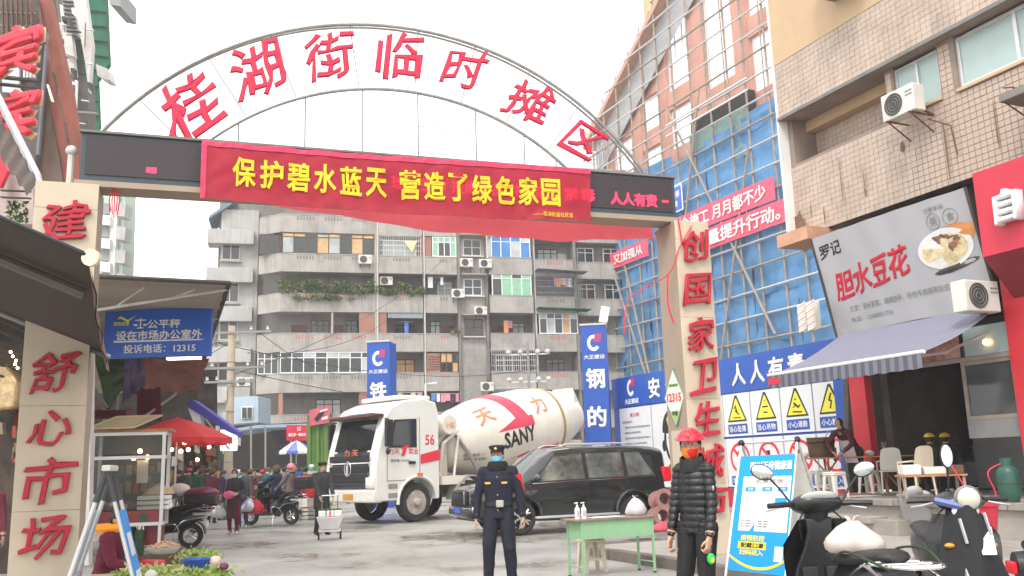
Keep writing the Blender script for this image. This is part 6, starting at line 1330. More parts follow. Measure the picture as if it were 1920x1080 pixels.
def person(label, loc, face=0, h=1.7, mats=None, rh=None, lh=None, re=None, le=None, stride=0, lean=(0, 0), coat='short', bulk=1.0, vox=.0125, head=(0, 0), mask=None, hat=None, hair='short', sit=None, puff=0, folds=1, group=None, hdir=None, cat='person', palms=None, name='person', width=1.0, hcurl=.5, bend=0, hoodmat=None, legs=None, scale_hand=1.0, legw=1.12, stance=.105, hs=1.0):
    """face: heading in degrees, 0 looks towards the camera side (-y)"""
    k = h/1.72; m = MB(); S3 = lambda x, y, z: Vector((x*k, y*k, z*k))
    root = thing(name, label, cat, loc, face, group)
    lx, ly = lean                      # shift of the shoulders
    hipz = .93 if sit is None else sit/k+.09
    cz = hipz-.93                      # everything above the hips moves with them
    def sp(f): # point on the spine, f 0 hip..1 neck base
        return Vector((lx*f, ly*f*f+(-bend*f*1.0), cz+.93+.53*f*math.cos(bend*1.15)))
    b = bulk
    def sec(f, rx, ry, dy=0, dz=0): p = sp(f); return (p.x*k, (p.y+dy)*k, (p.z+dz)*k, rx*b*k, ry*b*k)
    hemz = {'short': -.08, 'mid': -.3, 'long': -.52, 'jacket': -.04}[coat]
    secs = []
    hipr = .155 if width >= 1 else .15
    if sit is not None: hemz = max(hemz, -.1)
    hp = sp(0)
    secs += [(hp.x*k, (hp.y+.01)*k, (hp.z+hemz)*k, (.178 if coat in ('mid', 'long') else .168)*b*k, (.135 if coat in ('mid', 'long') else .122)*b*k)]
    secs += [sec(0, .170, .122, .008), sec(.25, .158, .112), sec(.5, .165, .116, -.004), sec(.75, .178*width, .118, -.006), sec(.9, .165*width, .105), sec(1.0, .095, .078), sec(1.08, .06, .06)]
    ell_loft(m, secs, COAT)
    # shoulders
    sh = {}
    for sgn in (-1, 1):
        p = sp(.93); q = Vector((p.x+sgn*.178*width*b**.5, p.y, p.z-.015)); sh[sgn] = q*k; capsule(m, S3(p.x, p.y, p.z+.01), q*k, .075*b*k, .068*b*k, mat_=COAT)
    # legs
    for sgn in (-1, 1):
        hip = S3(sgn*.088, 0, hipz+.0)
        if legs: an = Vector(legs[0 if sgn < 0 else 1])*k
        elif sit is not None: an = S3(sgn*.12, -.42, .08)
        else: an = S3(sgn*stance, -stride*.5*sgn, .085)
        kn, an = ik(hip, an, .44*k, .42*k, (sgn*.08, -1, .15))
        capsule(m, hip, kn, .092*k*legw**.5, .064*k*legw, mat_=TROU); capsule(m, kn, an, .062*k*legw, .047*k*legw, mat_=TROU)
        capsule(m, an+(kn-an).normalized()*.04*k, an-(kn-an).normalized()*.02*k, .052*k*legw, .056*k*legw, mat_=TROU)
        capsule(m, an+S3(0, .03, -.045), an+S3(sgn*.02, -.13, -.05), .042*k, .036*k, fl=.75, mat_=SHOE); capsule(m, an+S3(0, .03, -.035), an+S3(0, .0, .0), .04*k, .042*k, mat_=SHOE)
    # arms
    for sgn, hnd, hint in ((-1, rh, re), (1, lh, le)):
        tgt = Vector(hnd)*k if hnd is not None else sh[sgn]+S3(sgn*.075, -.04, -.535)
        el, wr = ik(sh[sgn], tgt, .285*k, .255*k, hint or (sgn*.6, .8, -.1))
        sr = .058*b if b > 1.05 else .05
        capsule(m, sh[sgn], el, sr*1.12*k, sr*.95*k, mat_=COAT); capsule(m, el, wr, sr*.95*k, sr*.72*k, mat_=COAT)
        d = (wr-el).normalized(); capsule(m, wr, wr+d*.03*k, .03*k, .026*k, mat_=SKIN)
        pal = palms[0 if sgn < 0 else 1] if palms else (-sgn, .15, 0); hd = hdir[0 if sgn < 0 else 1] if hdir and hdir[0 if sgn < 0 else 1] else d
        th_side = 1 if (Vector(hd).normalized().cross(Vector(pal))).dot(Vector((0, -1, .2))) > 0 else -1
        hand(m, wr+d*.045*k, hd, pal, th_side, hcurl, k*scale_hand)
    # neck and head
    nb = sp(1.0)*k; yaw, tilt = head; hc = nb+S3(0, -.018-tilt*.06-bend*.05, .155); Rm = Matrix.Rotation(R(yaw), 3, 'Z') @ Matrix.Rotation(tilt, 3, 'X')
    capsule(m, nb-S3(0, 0, .03), hc-S3(0, .0, .05), .056*k, .052*k, mat_=SKIN)
    H_ = lambda x, y, z: hc + Rm @ S3(x*hs, y*hs, z*hs)
    m.sph(H_(0, .012, .022), (.076*k*hs, .094*k*hs, .094*k*hs), 18, 12, Rm, m=SKIN); m.sph(H_(0, -.018, -.045), (.060*k*hs, .070*k*hs, .072*k*hs), 16, 10, Rm, m=SKIN)
    capsule(m, H_(0, -.083, .02), H_(0, -.100, -.022), .011*k, .016*k, 8, mat_=SKIN)
    for sgn in (-1, 1): m.sph(H_(sgn*.077, .012, -.005), (.012*k, .022*k, .034*k), 8, 6, Rm, m=SKIN); capsule(m, H_(sgn*.02, -.078, .038), H_(sgn*.05, -.066, .036), .010*k, .008*k, 7, mat_=SKIN)
    # remesh into one skin
    tmp = m.build('body_parts', [M['skin']]*5); tmp.data.materials.clear(); kd = KDTree(len(m.v)); vm = [0]*len(m.v)
    for f, mi in zip(m.f, m.mi):
        for v in f: vm[v] = mi
    for i, v in enumerate(m.v): kd.insert(v, i)
    kd.balance()
    md = tmp.modifiers.new('r', 'REMESH'); md.mode = 'VOXEL'; md.voxel_size = vox; sm_ = tmp.modifiers.new('s', 'SMOOTH'); sm_.iterations = 2 if vox > .01 else 3; sm_.factor = .5
    me = evalmesh(tmp); bpy.data.objects.remove(tmp)
    mm = mats
    for q in (mm['skin'] if 'skin' in mm else M['skin'], mm['coat'], mm['trou'], mm['shoe'], mm.get('extra', mm['coat'])): me.materials.append(q)
    idx = []
    for p in me.polygons: idx.append(vm[kd.find(p.center)[1]])
    me.polygons.foreach_set('material_index', idx)
    cloth = set()
    for p, i in zip(me.polygons, idx):
        if i in (COAT, TROU): cloth.update(p.vertices)
        if i == COAT: pass
    coatv = set(); 
    for p, i in zip(me.polygons, idx):
        if i == COAT: coatv.update(p.vertices)
    sd = rnd.random()*20; nrm = [v.normal.copy() for v in me.vertices]
    for vi in cloth:
        v = me.vertices[vi]; q = v.co*(9/k); z = v.co.z/k
        if puff and vi in coatv:
            ph = z/.058; rid = abs(math.sin(ph*math.pi+.5*mnoise.noise(v.co*3))); v.co += nrm[vi]*(puff*(rid**.6-.55)*k + .004*mnoise.noise(v.co*14))
        else:
            n1 = mnoise.noise(Vector((q.x*.9+sd, q.y*.9, q.z*.35))); n2 = mnoise.noise(Vector((q.x*2+sd, q.y*2, q.z*1.3+5))); v.co += nrm[vi]*((.009*n1+.006*n2)*folds*k)
    shade(me, 80); o = bpy.data.objects.new('body', me); link(o, root)
    # hair, hats, masks as children
    def patch(name, mt, fe, az0, az1, sc_, c=(0, 0, 0), n=20, nv=8, top=None, par=root, rad=(.078, .096, .098), cen=(0, .010, .02)):
        def fn(a, b):
            az = R(az0+(az1-az0)*a); lo = fe(az0+(az1-az0)*a); hi = top if top is not None else 89; e = R(lo+(hi-lo)*b)
            return H_(cen[0]+c[0]+rad[0]*sc_*math.cos(e)*math.sin(az), cen[1]+c[1]-rad[1]*sc_*math.cos(e)*math.cos(az), cen[2]+c[2]+rad[2]*sc_*math.sin(e))
        return MB().sheet(fn, n, nv, (0, 0, .0015)).build(name, mt, par, smooth=180)
    if hair == 'short': patch('hair', M['black_hair'], lambda az: 34 if abs(az) < 55 else (-5 if abs(az) < 110 else -38), -180, 180, 1.09, n=36)
    elif hair == 'grey': patch('hair', mat('grey_hair', (.1, .095, .09), rough=.7, var=.4, scale=60), lambda az: 34 if abs(az) < 55 else (-5 if abs(az) < 110 else -38), -180, 180, 1.08, n=36)
    elif hair == 'long':
        patch('hair', M['black_hair'], lambda az: 36 if abs(az) < 48 else -40, -180, 180, 1.12, n=36)
        MB().sph(H_(0, .065, -.09), (.07*k, .045*k, .1*k), 12, 8, Rm).build('hair_bun', M['black_hair'], root, smooth=True)
    if mask is not None:
        patch('face_mask', mask, lambda az: -72+abs(az)*.25, -82, 82, 1.0, n=18, nv=7, top=4, rad=(.073, .092, .098), cen=(0, -.016, -.018))
        for sgn in (-1, 1): MB().tube([H_(sgn*.066, -.035, .0), H_(sgn*.08, .005, .012)], .0025*k, 4).build('mask_strap', M['white'], root)
    else:
        MB().sph(H_(0, -.087, -.062), (.022*k, .006*k, .006*k), 10, 6, Rm).build('lips', mat('lips', (.35, .13, .11), rough=.5), root)
    for sgn in (-1, 1):
        MB().sph(H_(sgn*.032, -.0785, .018), (.014*k, .006*k, .0065*k), 10, 6, Rm).build('eye', mat('eye_white', (.6, .58, .55), rough=.3), root, smooth=True); MB().sph(H_(sgn*.032, -.0835, .018), (.006*k, .003*k, .006*k), 8, 6, Rm).build('iris', M['blk'], root, smooth=True)
        MB().tube([H_(sgn*.016, -.086, .040), H_(sgn*.034, -.086, .046), H_(sgn*.054, -.072, .040)], [.003*k, .0045*k, .0025*k], 5).build('eyebrow', M['black_hair'], root)
    root['_hc'] = list(hc)
    return root, dict(H=H_, k=k, sp=lambda f: sp(f)*k, patch=patch, hc=hc, Rm=Rm, S3=S3, sh=sh)
def cl(n, c, rough=.85, **kw): return mat(n, c, rough=rough, var=kw.pop('var', .15), scale=kw.pop('scale', 5), **kw)
NAVY = cl('navy_uniform', (.012, .014, .028)); BLK = cl('black_cloth', (.018, .018, .02)); CHAR = cl('charcoal_cloth', (.035, .036, .042)); SH = cl('black_shoe', (.012, .012, .012), .5)
MSKB = mat('surgical_mask_blue', (.16, .52, .75), rough=.8, var=.04); MSKW = mat('white_mask', (.7, .7, .74), rough=.8, var=.04)
# ---- security officer
q = atZ(935, 1104, 0)
of, I = person('officer in navy winter uniform with cap, blue mask and red armband standing in the road', (q.x+.03, q.y, 0), -4, 1.73, dict(coat=NAVY, trou=cl('navy_trousers', (.012, .014, .024)), shoe=SH), vox=.0085, coat='short', bulk=1.1, rh=(-.285, -.05, .86), lh=(.30, -.03, .88), re=(-1, .5, 0), le=(1, .5, 0), mask=MSKB, width=1.0, head=(-6, 0), hcurl=.9, legw=1.32, stance=.15)
S3, H_, k = I['S3'], I['H'], I['k']
I['patch']('cap_band', cl('cap_navy', (.02, .022, .035)), lambda az: 20, -180, 180, 1.16, top=38, n=36, nv=3)
MB().lathe([(.092*k, .05*k), (.108*k, .085*k), (.106*k, .1*k), (.07*k, .112*k), (.01, .114*k)], I['hc']+Vector((0, .005, .022)), 28).build('cap_crown', MATS['cap_navy'], of, smooth=50)
MB().sheet(lambda a, b: H_(.075*math.sin(R(-60+120*a))*(1+.25*b), .0-(.088+.045*b)*math.cos(R(-55+110*a))**.6, .058-.018*b), 12, 3, (0, 0, .004)).build('cap_peak', M['black'], of, smooth=60)
MB().sph(H_(0, -.108, .085), (.02, .006, .017), 10, 6).build('cap_badge', mat('gold_badge', (.75, .45, .12), rough=.35, metal=.7), of, smooth=True)
ell = MB(); ell.loft([[Vector((.115*k*s_*math.cos(a*.3142), -.005+.1*k*s_*math.sin(a*.3142)+dy, z*k)) for a in range(20)] for s_, z, dy in ((1.0, 1.40, 0), (1.18, 1.45, -.005), (1.12, 1.51, -.012), (.95, 1.545, -.015), (.7, 1.5, 0))]); ell.build('fur_collar', cl('black_fur', (.012, .012, .014), var=.4, scale=40, bump=.6), of, smooth=True)
def belt(par, z, rx, ry, hh, mt, name): m = MB(); m.loft([[Vector((rx*math.cos(a*.2618), ry*math.sin(a*.2618), zz)) for a in range(24)] for zz, in ((z,), (z+hh,))], caps=False); m.loft([[Vector((rx*.97*math.cos(a*.2618), ry*.97*math.sin(a*.2618), zz)) for a in range(24)] for zz, in ((z+hh,), (z,))], caps=False); return m.build(name, mt, par, smooth=True)
belt(of, 1.005, .19, .142, .055, M['black'], 'belt')
MB().box(-.02, .075, -.163, -.135, .99, 1.075).build('belt_buckle', mat('dull_buckle', (.45, .43, .38), rough=.35, metal=.6), of, bevel=.006)
for x in (-.12, .09): MB().prism([(x-.04, 1.30), (x+.04, 1.30), (x+.03, 1.275), (x-.03, 1.275)], -.146, -.132, 'y').build('chest_badge', MATS['gold_badge'], of)
for z in (1.36, 1.14, .955): MB().sph((.0, -.14, z), (.009, .006, .009), 8, 6).build('button', MATS['gold_badge'], of)
for sg in (-1, 1): MB().cbox((sg*.17, -.0, 1.43), (.1, .05, .012), Matrix.Rotation(R(sg*18), 3, 'Y')).build('epaulette', mat('silver_epaulette', (.4, .4, .4), rough=.5), of)
am = MB()
for zz in range(2): pass
a0, a1 = I['sh'][1]+Vector((.015, 0, -.0)), I['sh'][1]+Vector((.075, .05, -.27)); 
AR = mat('red_armband', (.75, .02, .03), rough=.6, var=.05)
am.tube([a0+(a1-a0)*.12, a0+(a1-a0)*.5, a0+(a1-a0)*.92], [.082, .079, .078], 14); am.build('armband', AR, of, smooth=True)
MB().sph(a0+(a1-a0)*.62+Vector((.02, -.074, 0)), (.03, .012, .035), 8, 6).build('armband_print', M['yell'] if 0 else mat('armband_gold', (.85, .45, .05), rough=.5), of)
for sg, xx in ((-1, -.345), (1, .375)): pass
# ---- man in red hard hat
q = atZ(1322, 1205, 0); PUF = cl('black_puffer', (.014, .014, .016), .38, spec=.45, var=.1)
hm, I = person('man in red hard hat, orange mask and black puffer jacket before the right column', (q.x-.0, q.y, 0), -44, 1.72, dict(coat=PUF, trou=cl('black_sweatpants', (.014, .014, .015)), shoe=SH), vox=.0075, coat='jacket', bulk=.93, hs=1.1, rh=(-.2, -.12, .83), lh=(.205, -.14, .85), re=(-.6, .8, 0), le=(.7, .8, 0), puff=.012, mask=mat('printed_mask', (.85, .28, .03), rough=.7, var=.35, scale=70, dirt=1.0, stcol=(.55, .02, .02)), head=(24, .03), width=.84, hcurl=1.25)
S3, H_, k = I['S3'], I['H'], I['k']
HR = mat('red_helmet_plastic', (.68, .015, .05), rough=.16, var=0, coat=.5)
I['patch']('helmet_shell', HR, lambda az: 22, -180, 180, 1.0, n=40, nv=10, rad=(.114, .134, .125), cen=(0, .006, .018))
def brim(a, b): az = R(-180+360*a); e = .62 + .38*max(0, math.cos(az)); r1 = .110+.009*b*(1+e*.5); return H_(math.sin(az)*r1*.98, .006-math.cos(az)*(r1*1.17+(.020*b*math.cos(az) if math.cos(az) > 0 else 0)), .064-.014*b-.012*math.cos(az)*b)
MB().sheet(brim, 40, 3, (0, 0, .005)).build('helmet_brim', HR, hm, smooth=60)
I['patch']('mask_print', mat('mask_red_print', (.6, .02, .02), rough=.7), lambda az: -60+abs(az-30)*.8, -8, 62, 1.02, n=14, nv=5, top=-2, rad=(.073, .092, .098), cen=(0, -.016, -.018))
for x in (-.022, 0, .022): MB().tube(crv([H_(x, -.11, .085), H_(x, -.06, .128), H_(x, .01, .141), H_(x, .08, .118)]), .006, 6).build('helmet_ridge', HR, hm, smooth=True)
MB().sph(H_(0, -.122, .085), (.026, .008, .02), 10, 6).build('helmet_badge', mat('orange_badge', (.8, .12, .03), rough=.4), hm, smooth=True)
for sg in (-1, 1): MB().tube([H_(sg*.08, 0, .05), H_(sg*.076, -.01, -.03), H_(sg*.04, -.05, -.1)], .004, 4).build('chin_strap', M['black'], hm)
cm = MB(); cm.loft([[Vector((.105*k*s_*math.cos(a*.3142), -.012+.1*k*s_*math.sin(a*.3142)-dy, (z+.03*math.sin(a*.3142))*k)) for a in range(20)] for s_, z, dy in ((1.0, 1.42, 0), (1.06, 1.48, .0), (1.0, 1.53, .005), (.9, 1.53, .005), (.85, 1.46, 0))]); cm.build('stand_collar', PUF, hm, smooth=True)
MB().tube([(-.0, -.163*k, 1.42*k), (.0, -.163, 1.2), (0, -.16, .95)], .006, 5).build('zip', M['blk'], hm)
MB().tube([(.09, -.158, 1.12), (.115, -.15, .97)], .006, 5).build('pocket_zip', M['blk'], hm)
MB().lathe([(.0, .0), (.022, .0), (.022, .006), (.0, .006)], (.222, -.06, 1.26), 5, Matrix.Rotation(R(90), 3, 'X') @ Matrix.Rotation(R(-35), 3, 'Y')).build('sleeve_badge', mat('silver_badge', (.7, .72, .72), rough=.25, metal=.3), hm)
o, w_ = None, hm.matrix_world
GK = thing('green_tag', 'green tag with a yellow mark hanging from the hand of the hard hat man', 'tag', (0, 0, 0))
MB().sph((0, 0, 0), (.034, .012, .045), 14, 8).build('tag_body', mat('bright_green_tag', (.03, .5, .1), rough=.4), GK, smooth=True); MB().sph((.008, -.01, -.01), (.016, .008, .022), 10, 6).build('tag_mark', M['yell'], GK, smooth=True); MB().tube([(0, 0, .04), (.01, 0, .11)], .004, 4).build('tag_cord', M['blk'], GK)
fr = Matrix.Rotation(R(-44), 3, 'Z'); GK.location = Vector(hm.location)+fr @ Vector((.232*k, -.18*k, .70*k))
# ---- passers-by and vendors
def carrier_mesh(_, s, mt, t):
    m = MB(); sd = rnd.random()*20; rings = []
    for j, (z, r_) in enumerate(((0, .30), (.03, .44), (.14, .56), (.32, .58), (.5, .52), (.66, .42), (.8, .3), (.9, .2), (.97, .13))):
        ring = []
        for a in range(28):
            an = a*math.pi/14; cr = 1+.20*mnoise.noise(Vector((math.cos(an)*1.6+sd, math.sin(an)*1.6, z*2.2)))+.13*abs(math.sin(an*5+sd))*max(0, z-.35)+.07*mnoise.noise(Vector((math.cos(an)*5+sd, math.sin(an)*5, z*7)))
            ring.append(Vector((math.cos(an)*r_*s*cr, math.sin(an)*r_*s*.72*cr, z*s*(.95+.1*mnoise.noise(Vector((an, z*3, sd)))))))
        rings.append(ring)
    m.loft(rings); m.build('sack', mt, t, smooth=50)
    for sg in (-1, 1): MB().sheet(lambda a, b: Vector((sg*(.04+.16*a*(1-.3*a))*s+(.05*b-.025)*s, .05*math.sin(a*3)*s, (.93+.34*a-.2*a*a)*s+.07*s*b*(1-a)), ), 5, 2, (0, .004, 0)).build('handle', mt, t)
def bag(kind, loc, label, mt, s=.3, cat='bag', par=None):
    t = thing('carrier_bag' if kind == 'carrier' else 'handbag', label, cat, loc)
    m = MB()
    if kind == 'carrier':
        carrier_mesh(m0 := None, s, mt, t); return t
        rings = []
        for j, (z, r_) in enumerate(((0, .35), (.06, .52), (.3, .55), (.55, .46), (.8, .25), (1.0, .14))): rings.append([Vector((math.cos(a*.5236)*r_*s*(1+.25*mnoise.noise(Vector((a*1.3, z*5, s*9)))), math.sin(a*.5236)*r_*s*.7*(1+.25*mnoise.noise(Vector((a*1.7, z*5+4, s*9)))), z*s)) for a in range(12)])
        m.loft(rings); m.build('sack', mt, t, smooth=70)
        MB().tube([(-.05*s, 0, s*.97), (-.1*s, 0, s*1.15), (0, 0, s*1.3), (.1*s, 0, s*1.15), (.05*s, 0, s*.97)], .008, 5).build('handle', mt, t, smooth=True)
    else:
        m.sph((0, 0, 0), (s*.5, s*.22, s*.34), 16, 10); m.build('pouch', mt, t, smooth=True); MB().tube([(-s*.4, 0, s*.2), (-s*.2, -.02, s*1.2), (s*.1, -.01, s*2.0)], .008, 5).build('strap', mt, t, smooth=True)
    return t
PW_ = mat('white_plastic_film', (.72, .72, .74), rough=.3, var=.06, scale=6, translucent=.35)
def put(px, py): p = atZ(px, py, 0); return (p.x, p.y, 0)
w1, I = person('woman in long black coat, maroon trousers and white mask with pink handbag', put(437, 1001), 8, 1.6, dict(coat=CHAR, trou=cl('maroon_trousers', (.12, .012, .025)), shoe=cl('white_trainers', (.7, .68, .68))), coat='long', bulk=1.1, mask=MSKW, hair='long', puff=.006, lh=(.14, -.2, 1.08), rh=(-.3, -.06, .82), stride=.1)
I['patch']('scarf', cl('navy_scarf', (.02, .03, .07)), lambda az: -89, -180, 180, 1.1, c=(0, 0, -.09), top=-30, n=20)
p = w1.location; bag('hand', (p.x-.06, p.y-.22, .98), 'pink handbag worn across the black coat of the woman in maroon trousers', mat('pink_leather', (.75, .1, .28), rough=.35), .3)
bag('carrier', (p.x-.36, p.y-.06, .42), 'white carrier bag hanging from the hand of the woman with the pink handbag', PW_, .32)
w2, I = person('woman in grey jacket and blue mask with a silver bag, second from the scooter', put(455, 990), 4, 1.62, dict(coat=cl('grey_jacket', (.11, .115, .125)), trou=cl('violet_navy_trousers', (.05, .04, .12)), shoe=cl('white_trainers', (.7, .68, .68))), mask=MSKB, hair='none', lh=(.26, -.15, .85))
MB().lathe([(.12, -.01), (.1, .04), (.085, .09), (.02, .11)], I['hc']+Vector((0, .0, .03)), 18).build('knit_hat', cl('brown_knit', (.09, .05, .035)), w2, smooth=True)
p = w2.location; bag('carrier', (p.x+.2, p.y-.15, .45), 'silver shopping bag held by the woman in the grey jacket', mat('silver_bag', (.5, .5, .56), rough=.3, metal=.4), .38)
RB = bag('carrier', (p.x+.38, p.y-.1, .38), 'red carrier bag with green leeks poking out beside the silver shopping bag', mat('red_film', (.65, .02, .04), rough=.35, translucent=.3), .42); MB().tube([(0, 0, .3), (.02, 0, .66)], [.04, .015], 6).build('leek', M['leaf'], RB)
g1, I = person('man in dark green jacket and beige trousers seen from behind near the food cart', put(362, 999), 160, 1.74, dict(coat=cl('dark_green_jacket', (.025, .075, .045)), trou=cl('beige_trousers', (.36, .27, .19)), shoe=SH), coat='mid', lh=(.25, .1, .9), stride=.12, hair='short', bulk=1.1)
MB().lathe([(.1, .02), (.105, .06), (.085, .1), (.02, .115)], I['hc']+Vector((0, .0, .02)), 18).build('cap', BLK, g1, smooth=True)
person('person in navy hooded coat walking away behind the man in green', put(386, 966), 175, 1.72, dict(coat=cl('navy_hood_coat', (.015, .025, .07)), trou=cl('navy_trousers', (.012, .014, .024)), shoe=cl('white_trainers', (.7, .68, .68))), coat='mid', hair='short', stride=.15)
t_, I = person('woman in dark tunic with red trim and a tan cap beside the pink handbag woman', put(407, 972), 12, 1.56, dict(coat=CHAR, trou=BLK, shoe=SH), coat='mid', hair='long', bulk=1.1)
MB().lathe([(.11, .01), (.115, .05), (.09, .1), (.02, .12)], I['hc']+Vector((0, 0, .02)), 18).build('tan_cap', cl('tan_cap', (.4, .27, .2)), t_, smooth=True)
for x in (-.08, .1): MB().tube([(x, -.15, 1.32), (x*1.6, -.17, 1.0), (x*2, -.17, .75)], .022, 6).build('red_trim', M['redl'], t_)
MB().box(-.05, .03, -.19, -.17, 1.05, 1.17).build('white_card', M['white'], t_)
person('man in black coat standing in the shade of the red umbrella', put(345, 978), 200, 1.72, dict(coat=BLK, trou=BLK, shoe=SH), coat='mid', bulk=1.15)
a1, I = person('man in bright blue sports jacket standing with folded arms beside the scooter', put(551, 977), 6, 1.74, dict(coat=cl('royal_blue_jacket', (.02, .085, .3)), trou=BLK, shoe=cl('white_trainers', (.7, .68, .68))), rh=(.1, -.2, 1.17), lh=(-.1, -.22, 1.2), re=(-1, -.1, -.5), le=(1, -.1, -.5), hair='short', bulk=1.1)
MB().box(-.26, .26, -.15, -.13, 1.42, 1.45).build('white_shoulder_line', M['white'], a1) if 0 else None
c1, I = person('vendor in patterned jacket bending over crates between the blue jacket man and the truck', put(585, 968), 60, 1.6, dict(coat=cl('patterned_cream', (.38, .32, .28), var=.7, scale=14, dirt=.9, stcol=(.2, .08, .06)), trou=BLK, shoe=SH), bend=.55, rh=(-.15, -.75, .72), lh=(.15, -.78, .75), hair='short')
o1, I = person('elderly man in flat cap and long dark coat pushing a small trolley', put(603, 1003), 28, 1.7, dict(coat=CHAR, trou=BLK, shoe=SH), coat='mid', bulk=1.12, rh=(-.12, -.3, .82), lh=(.2, -.3, .82), head=(24, .02), hair='grey', stride=.2)
MB().lathe([(.1, .04), (.12, .075), (.11, .1), (.04, .115)], I['hc']+Vector((0, -.015, .012)), 18).build('flat_cap', BLK, o1, smooth=True)
MB().sph(I['H'](0, -.1, .065), (.075, .055, .012), 12, 6).build('cap_peak', BLK, o1, smooth=True)
# hand trolley with goods
q = atZ(612, 1012, 0); HTY = thing('hand_trolley', 'two wheeled hand trolley stacked with white bags in front of the elderly man', 'trolley', (q.x+.05, q.y+.1, 0), 12)
MB().tube([(-.18, .25, .95), (-.18, 0, .2), (-.18, -.25, .12)], .014, 6).tube([(.18, .25, .95), (.18, 0, .2), (.18, -.25, .12)], .014, 6).tube([(-.18, .25, .95), (.18, .25, .95)], .014, 6).tube([(-.18, .1, .5), (.18, .1, .5)], .01, 6).build('frame', M['chrome'], HTY, smooth=True)
for x in (-.24, .24): MB().lathe([(.11, -.02), (.11, .02), (.05, .02), (.05, -.02)], (x, 0, .11), 18, Matrix.Rotation(R(90), 3, 'Y')).build('wheel', M['rubber'], HTY, smooth=30)
MB().box(-.24, .24, -.26, .02, .18, .24).build('tray', M['alu'], HTY)
MB().prism([(-.3, .5), (.3, .5), (.2, .22), (-.2, .22)], -.28, .02, 'y').build('basket', mat('grey_white_basket', (.5, .48, .5), rough=.6), HTY, bevel=.02)
bx = thing('goods_on_trolley', 'white packages with green tops tied with a red ribbon on the hand trolley', 'package', (q.x+.05, q.y+.1, .5), 12)
for x in (-.17, 0.01, .18): MB().box(x-.08, x+.08, -.25, 0, 0, .13).build('package', M['white'], bx, bevel=.02)
MB().box(-.26, .26, -.1, -.02, .13, .17).build('green_top', M['leaf'], bx, bevel=.01); MB().box(-.01, .02, -.265, -.25, -.1, .14).build('red_ribbon', M['redl'], bx)
# distant crowd
cc = [('black', (.02, .02, .022)), ('brown', (.12, .06, .04)), ('grey', (.16, .16, .17)), ('navy', (.02, .03, .08)), ('maroon', (.14, .02, .04)), ('olive', (.09, .09, .05)), ('cream', (.4, .36, .32)), ('teal', (.03, .12, .13))]
hats = [('red knitted hat', (.7, .03, .05)), ('bare head', None), ('white cap', (.7, .7, .7)), ('brown hat', (.14, .07, .04))]
spots = [(372, 972, 0, 2, 1), (396, 968, 4, 0, 3), (474, 964, 1, 3, 1), (531, 958, 2, 0, 1), (415, 962, 3, 2, 3), (340, 950, 1, 4, 3), (352, 948, 5, 2, 1), (363, 944, 3, 0, 2), (380, 945, 2, 2, 3), (392, 943, 4, 1, 1), (408, 945, 0, 5, 3), (425, 944, 6, 3, 1), (438, 943, 2, 0, 0), (452, 943, 1, 2, 1), (498, 952, 5, 0, 3), (528, 944, 7, 2, 1), (560, 942, 0, 2, 1), (515, 941, 4, 3, 2), (482, 941, 3, 1, 3), (418, 955, 0, 2, 1), (430, 950, 1, 3, 1), (446, 952, 2, 5, 2), (468, 958, 4, 1, 3), (482, 950, 6, 2, 1), (492, 947, 1, 2, 0), (520, 948, 0, 4, 1), (533, 950, 3, 2, 2), (566, 949, 7, 3, 1), (572, 955, 5, 1, 1), (372, 955, 4, 6, 1), (398, 950, 6, 4, 0), (331, 960, 1, 7, 1), (460, 946, 5, 0, 2), (475, 944, 0, 6, 1), (508, 943, 2, 5, 1), (545, 944, 4, 0, 3)]
spots += [(336+k*16.5, 944+(k*7) % 9, (k*3+1) % 8, (k*5+2) % 8, (k*7+1) % 4) for k in range(16)]
for i, (px, py, ci, ti, hi) in enumerate(spots):
    py += (6, 14, 3)[i % 3]
    ct = ('short', 'knee', 'long')[i % 3]; n1, c1_ = cc[ci]; n2, c2_ = cc[ti]; hn, hc_ = hats[hi]; pos = ('far', 'middle of the')[i % 2]
    t_, I = person(f'distant shopper in {ct} {n1} coat, {n2} trousers and {hn} in the crowd', put(px, py), rnd.choice((0, 10, -20, 170, 190, 90)), rnd.uniform(1.58, 1.76), dict(coat=cl('crowd_'+n1, c1_), trou=cl('crowd_'+n2, c2_), shoe=SH), coat=('short', 'mid', 'long')[i % 3], vox=.028, stride=rnd.uniform(0, .2), folds=.8, group='shoppers in the market crowd', mask=rnd.choice((None, MSKW, MSKB)))
    if hc_: MB().lathe([(.11, .0), (.115, .05), (.09, .1), (.02, .12)], I['hc']+Vector((0, 0, .02)), 14).build('hat', cl('hat_'+hn.split()[0], hc_), t_, smooth=True)
# woman serving at the restaurant tables (on the forecourt)
FZ = .712
q = atZ(1612, 924, FZ)
s1, I = person('woman in maroon top and pale apron bending over the wooden table outside the restaurant', (q.x, q.y, FZ), -52, 1.6, dict(coat=cl('maroon_top', (.07, .012, .025)), trou=BLK, shoe=SH), bend=.5, rh=(-.18, -.62, .93), lh=(.12, -.66, .92), re=(-1, 0, -.3), le=(1, 0, -.3), hair='long', bulk=1.1)
MB().sheet(lambda a, b: Vector((-.15+.3*a, -.17-.30*b+.12*b*b-.03*math.sin(a*3.1), .62+.62*b)), 8, 8, (0, .012, 0)).build('apron', cl('pale_pink_apron', (.6, .5, .5)), s1, smooth=60)
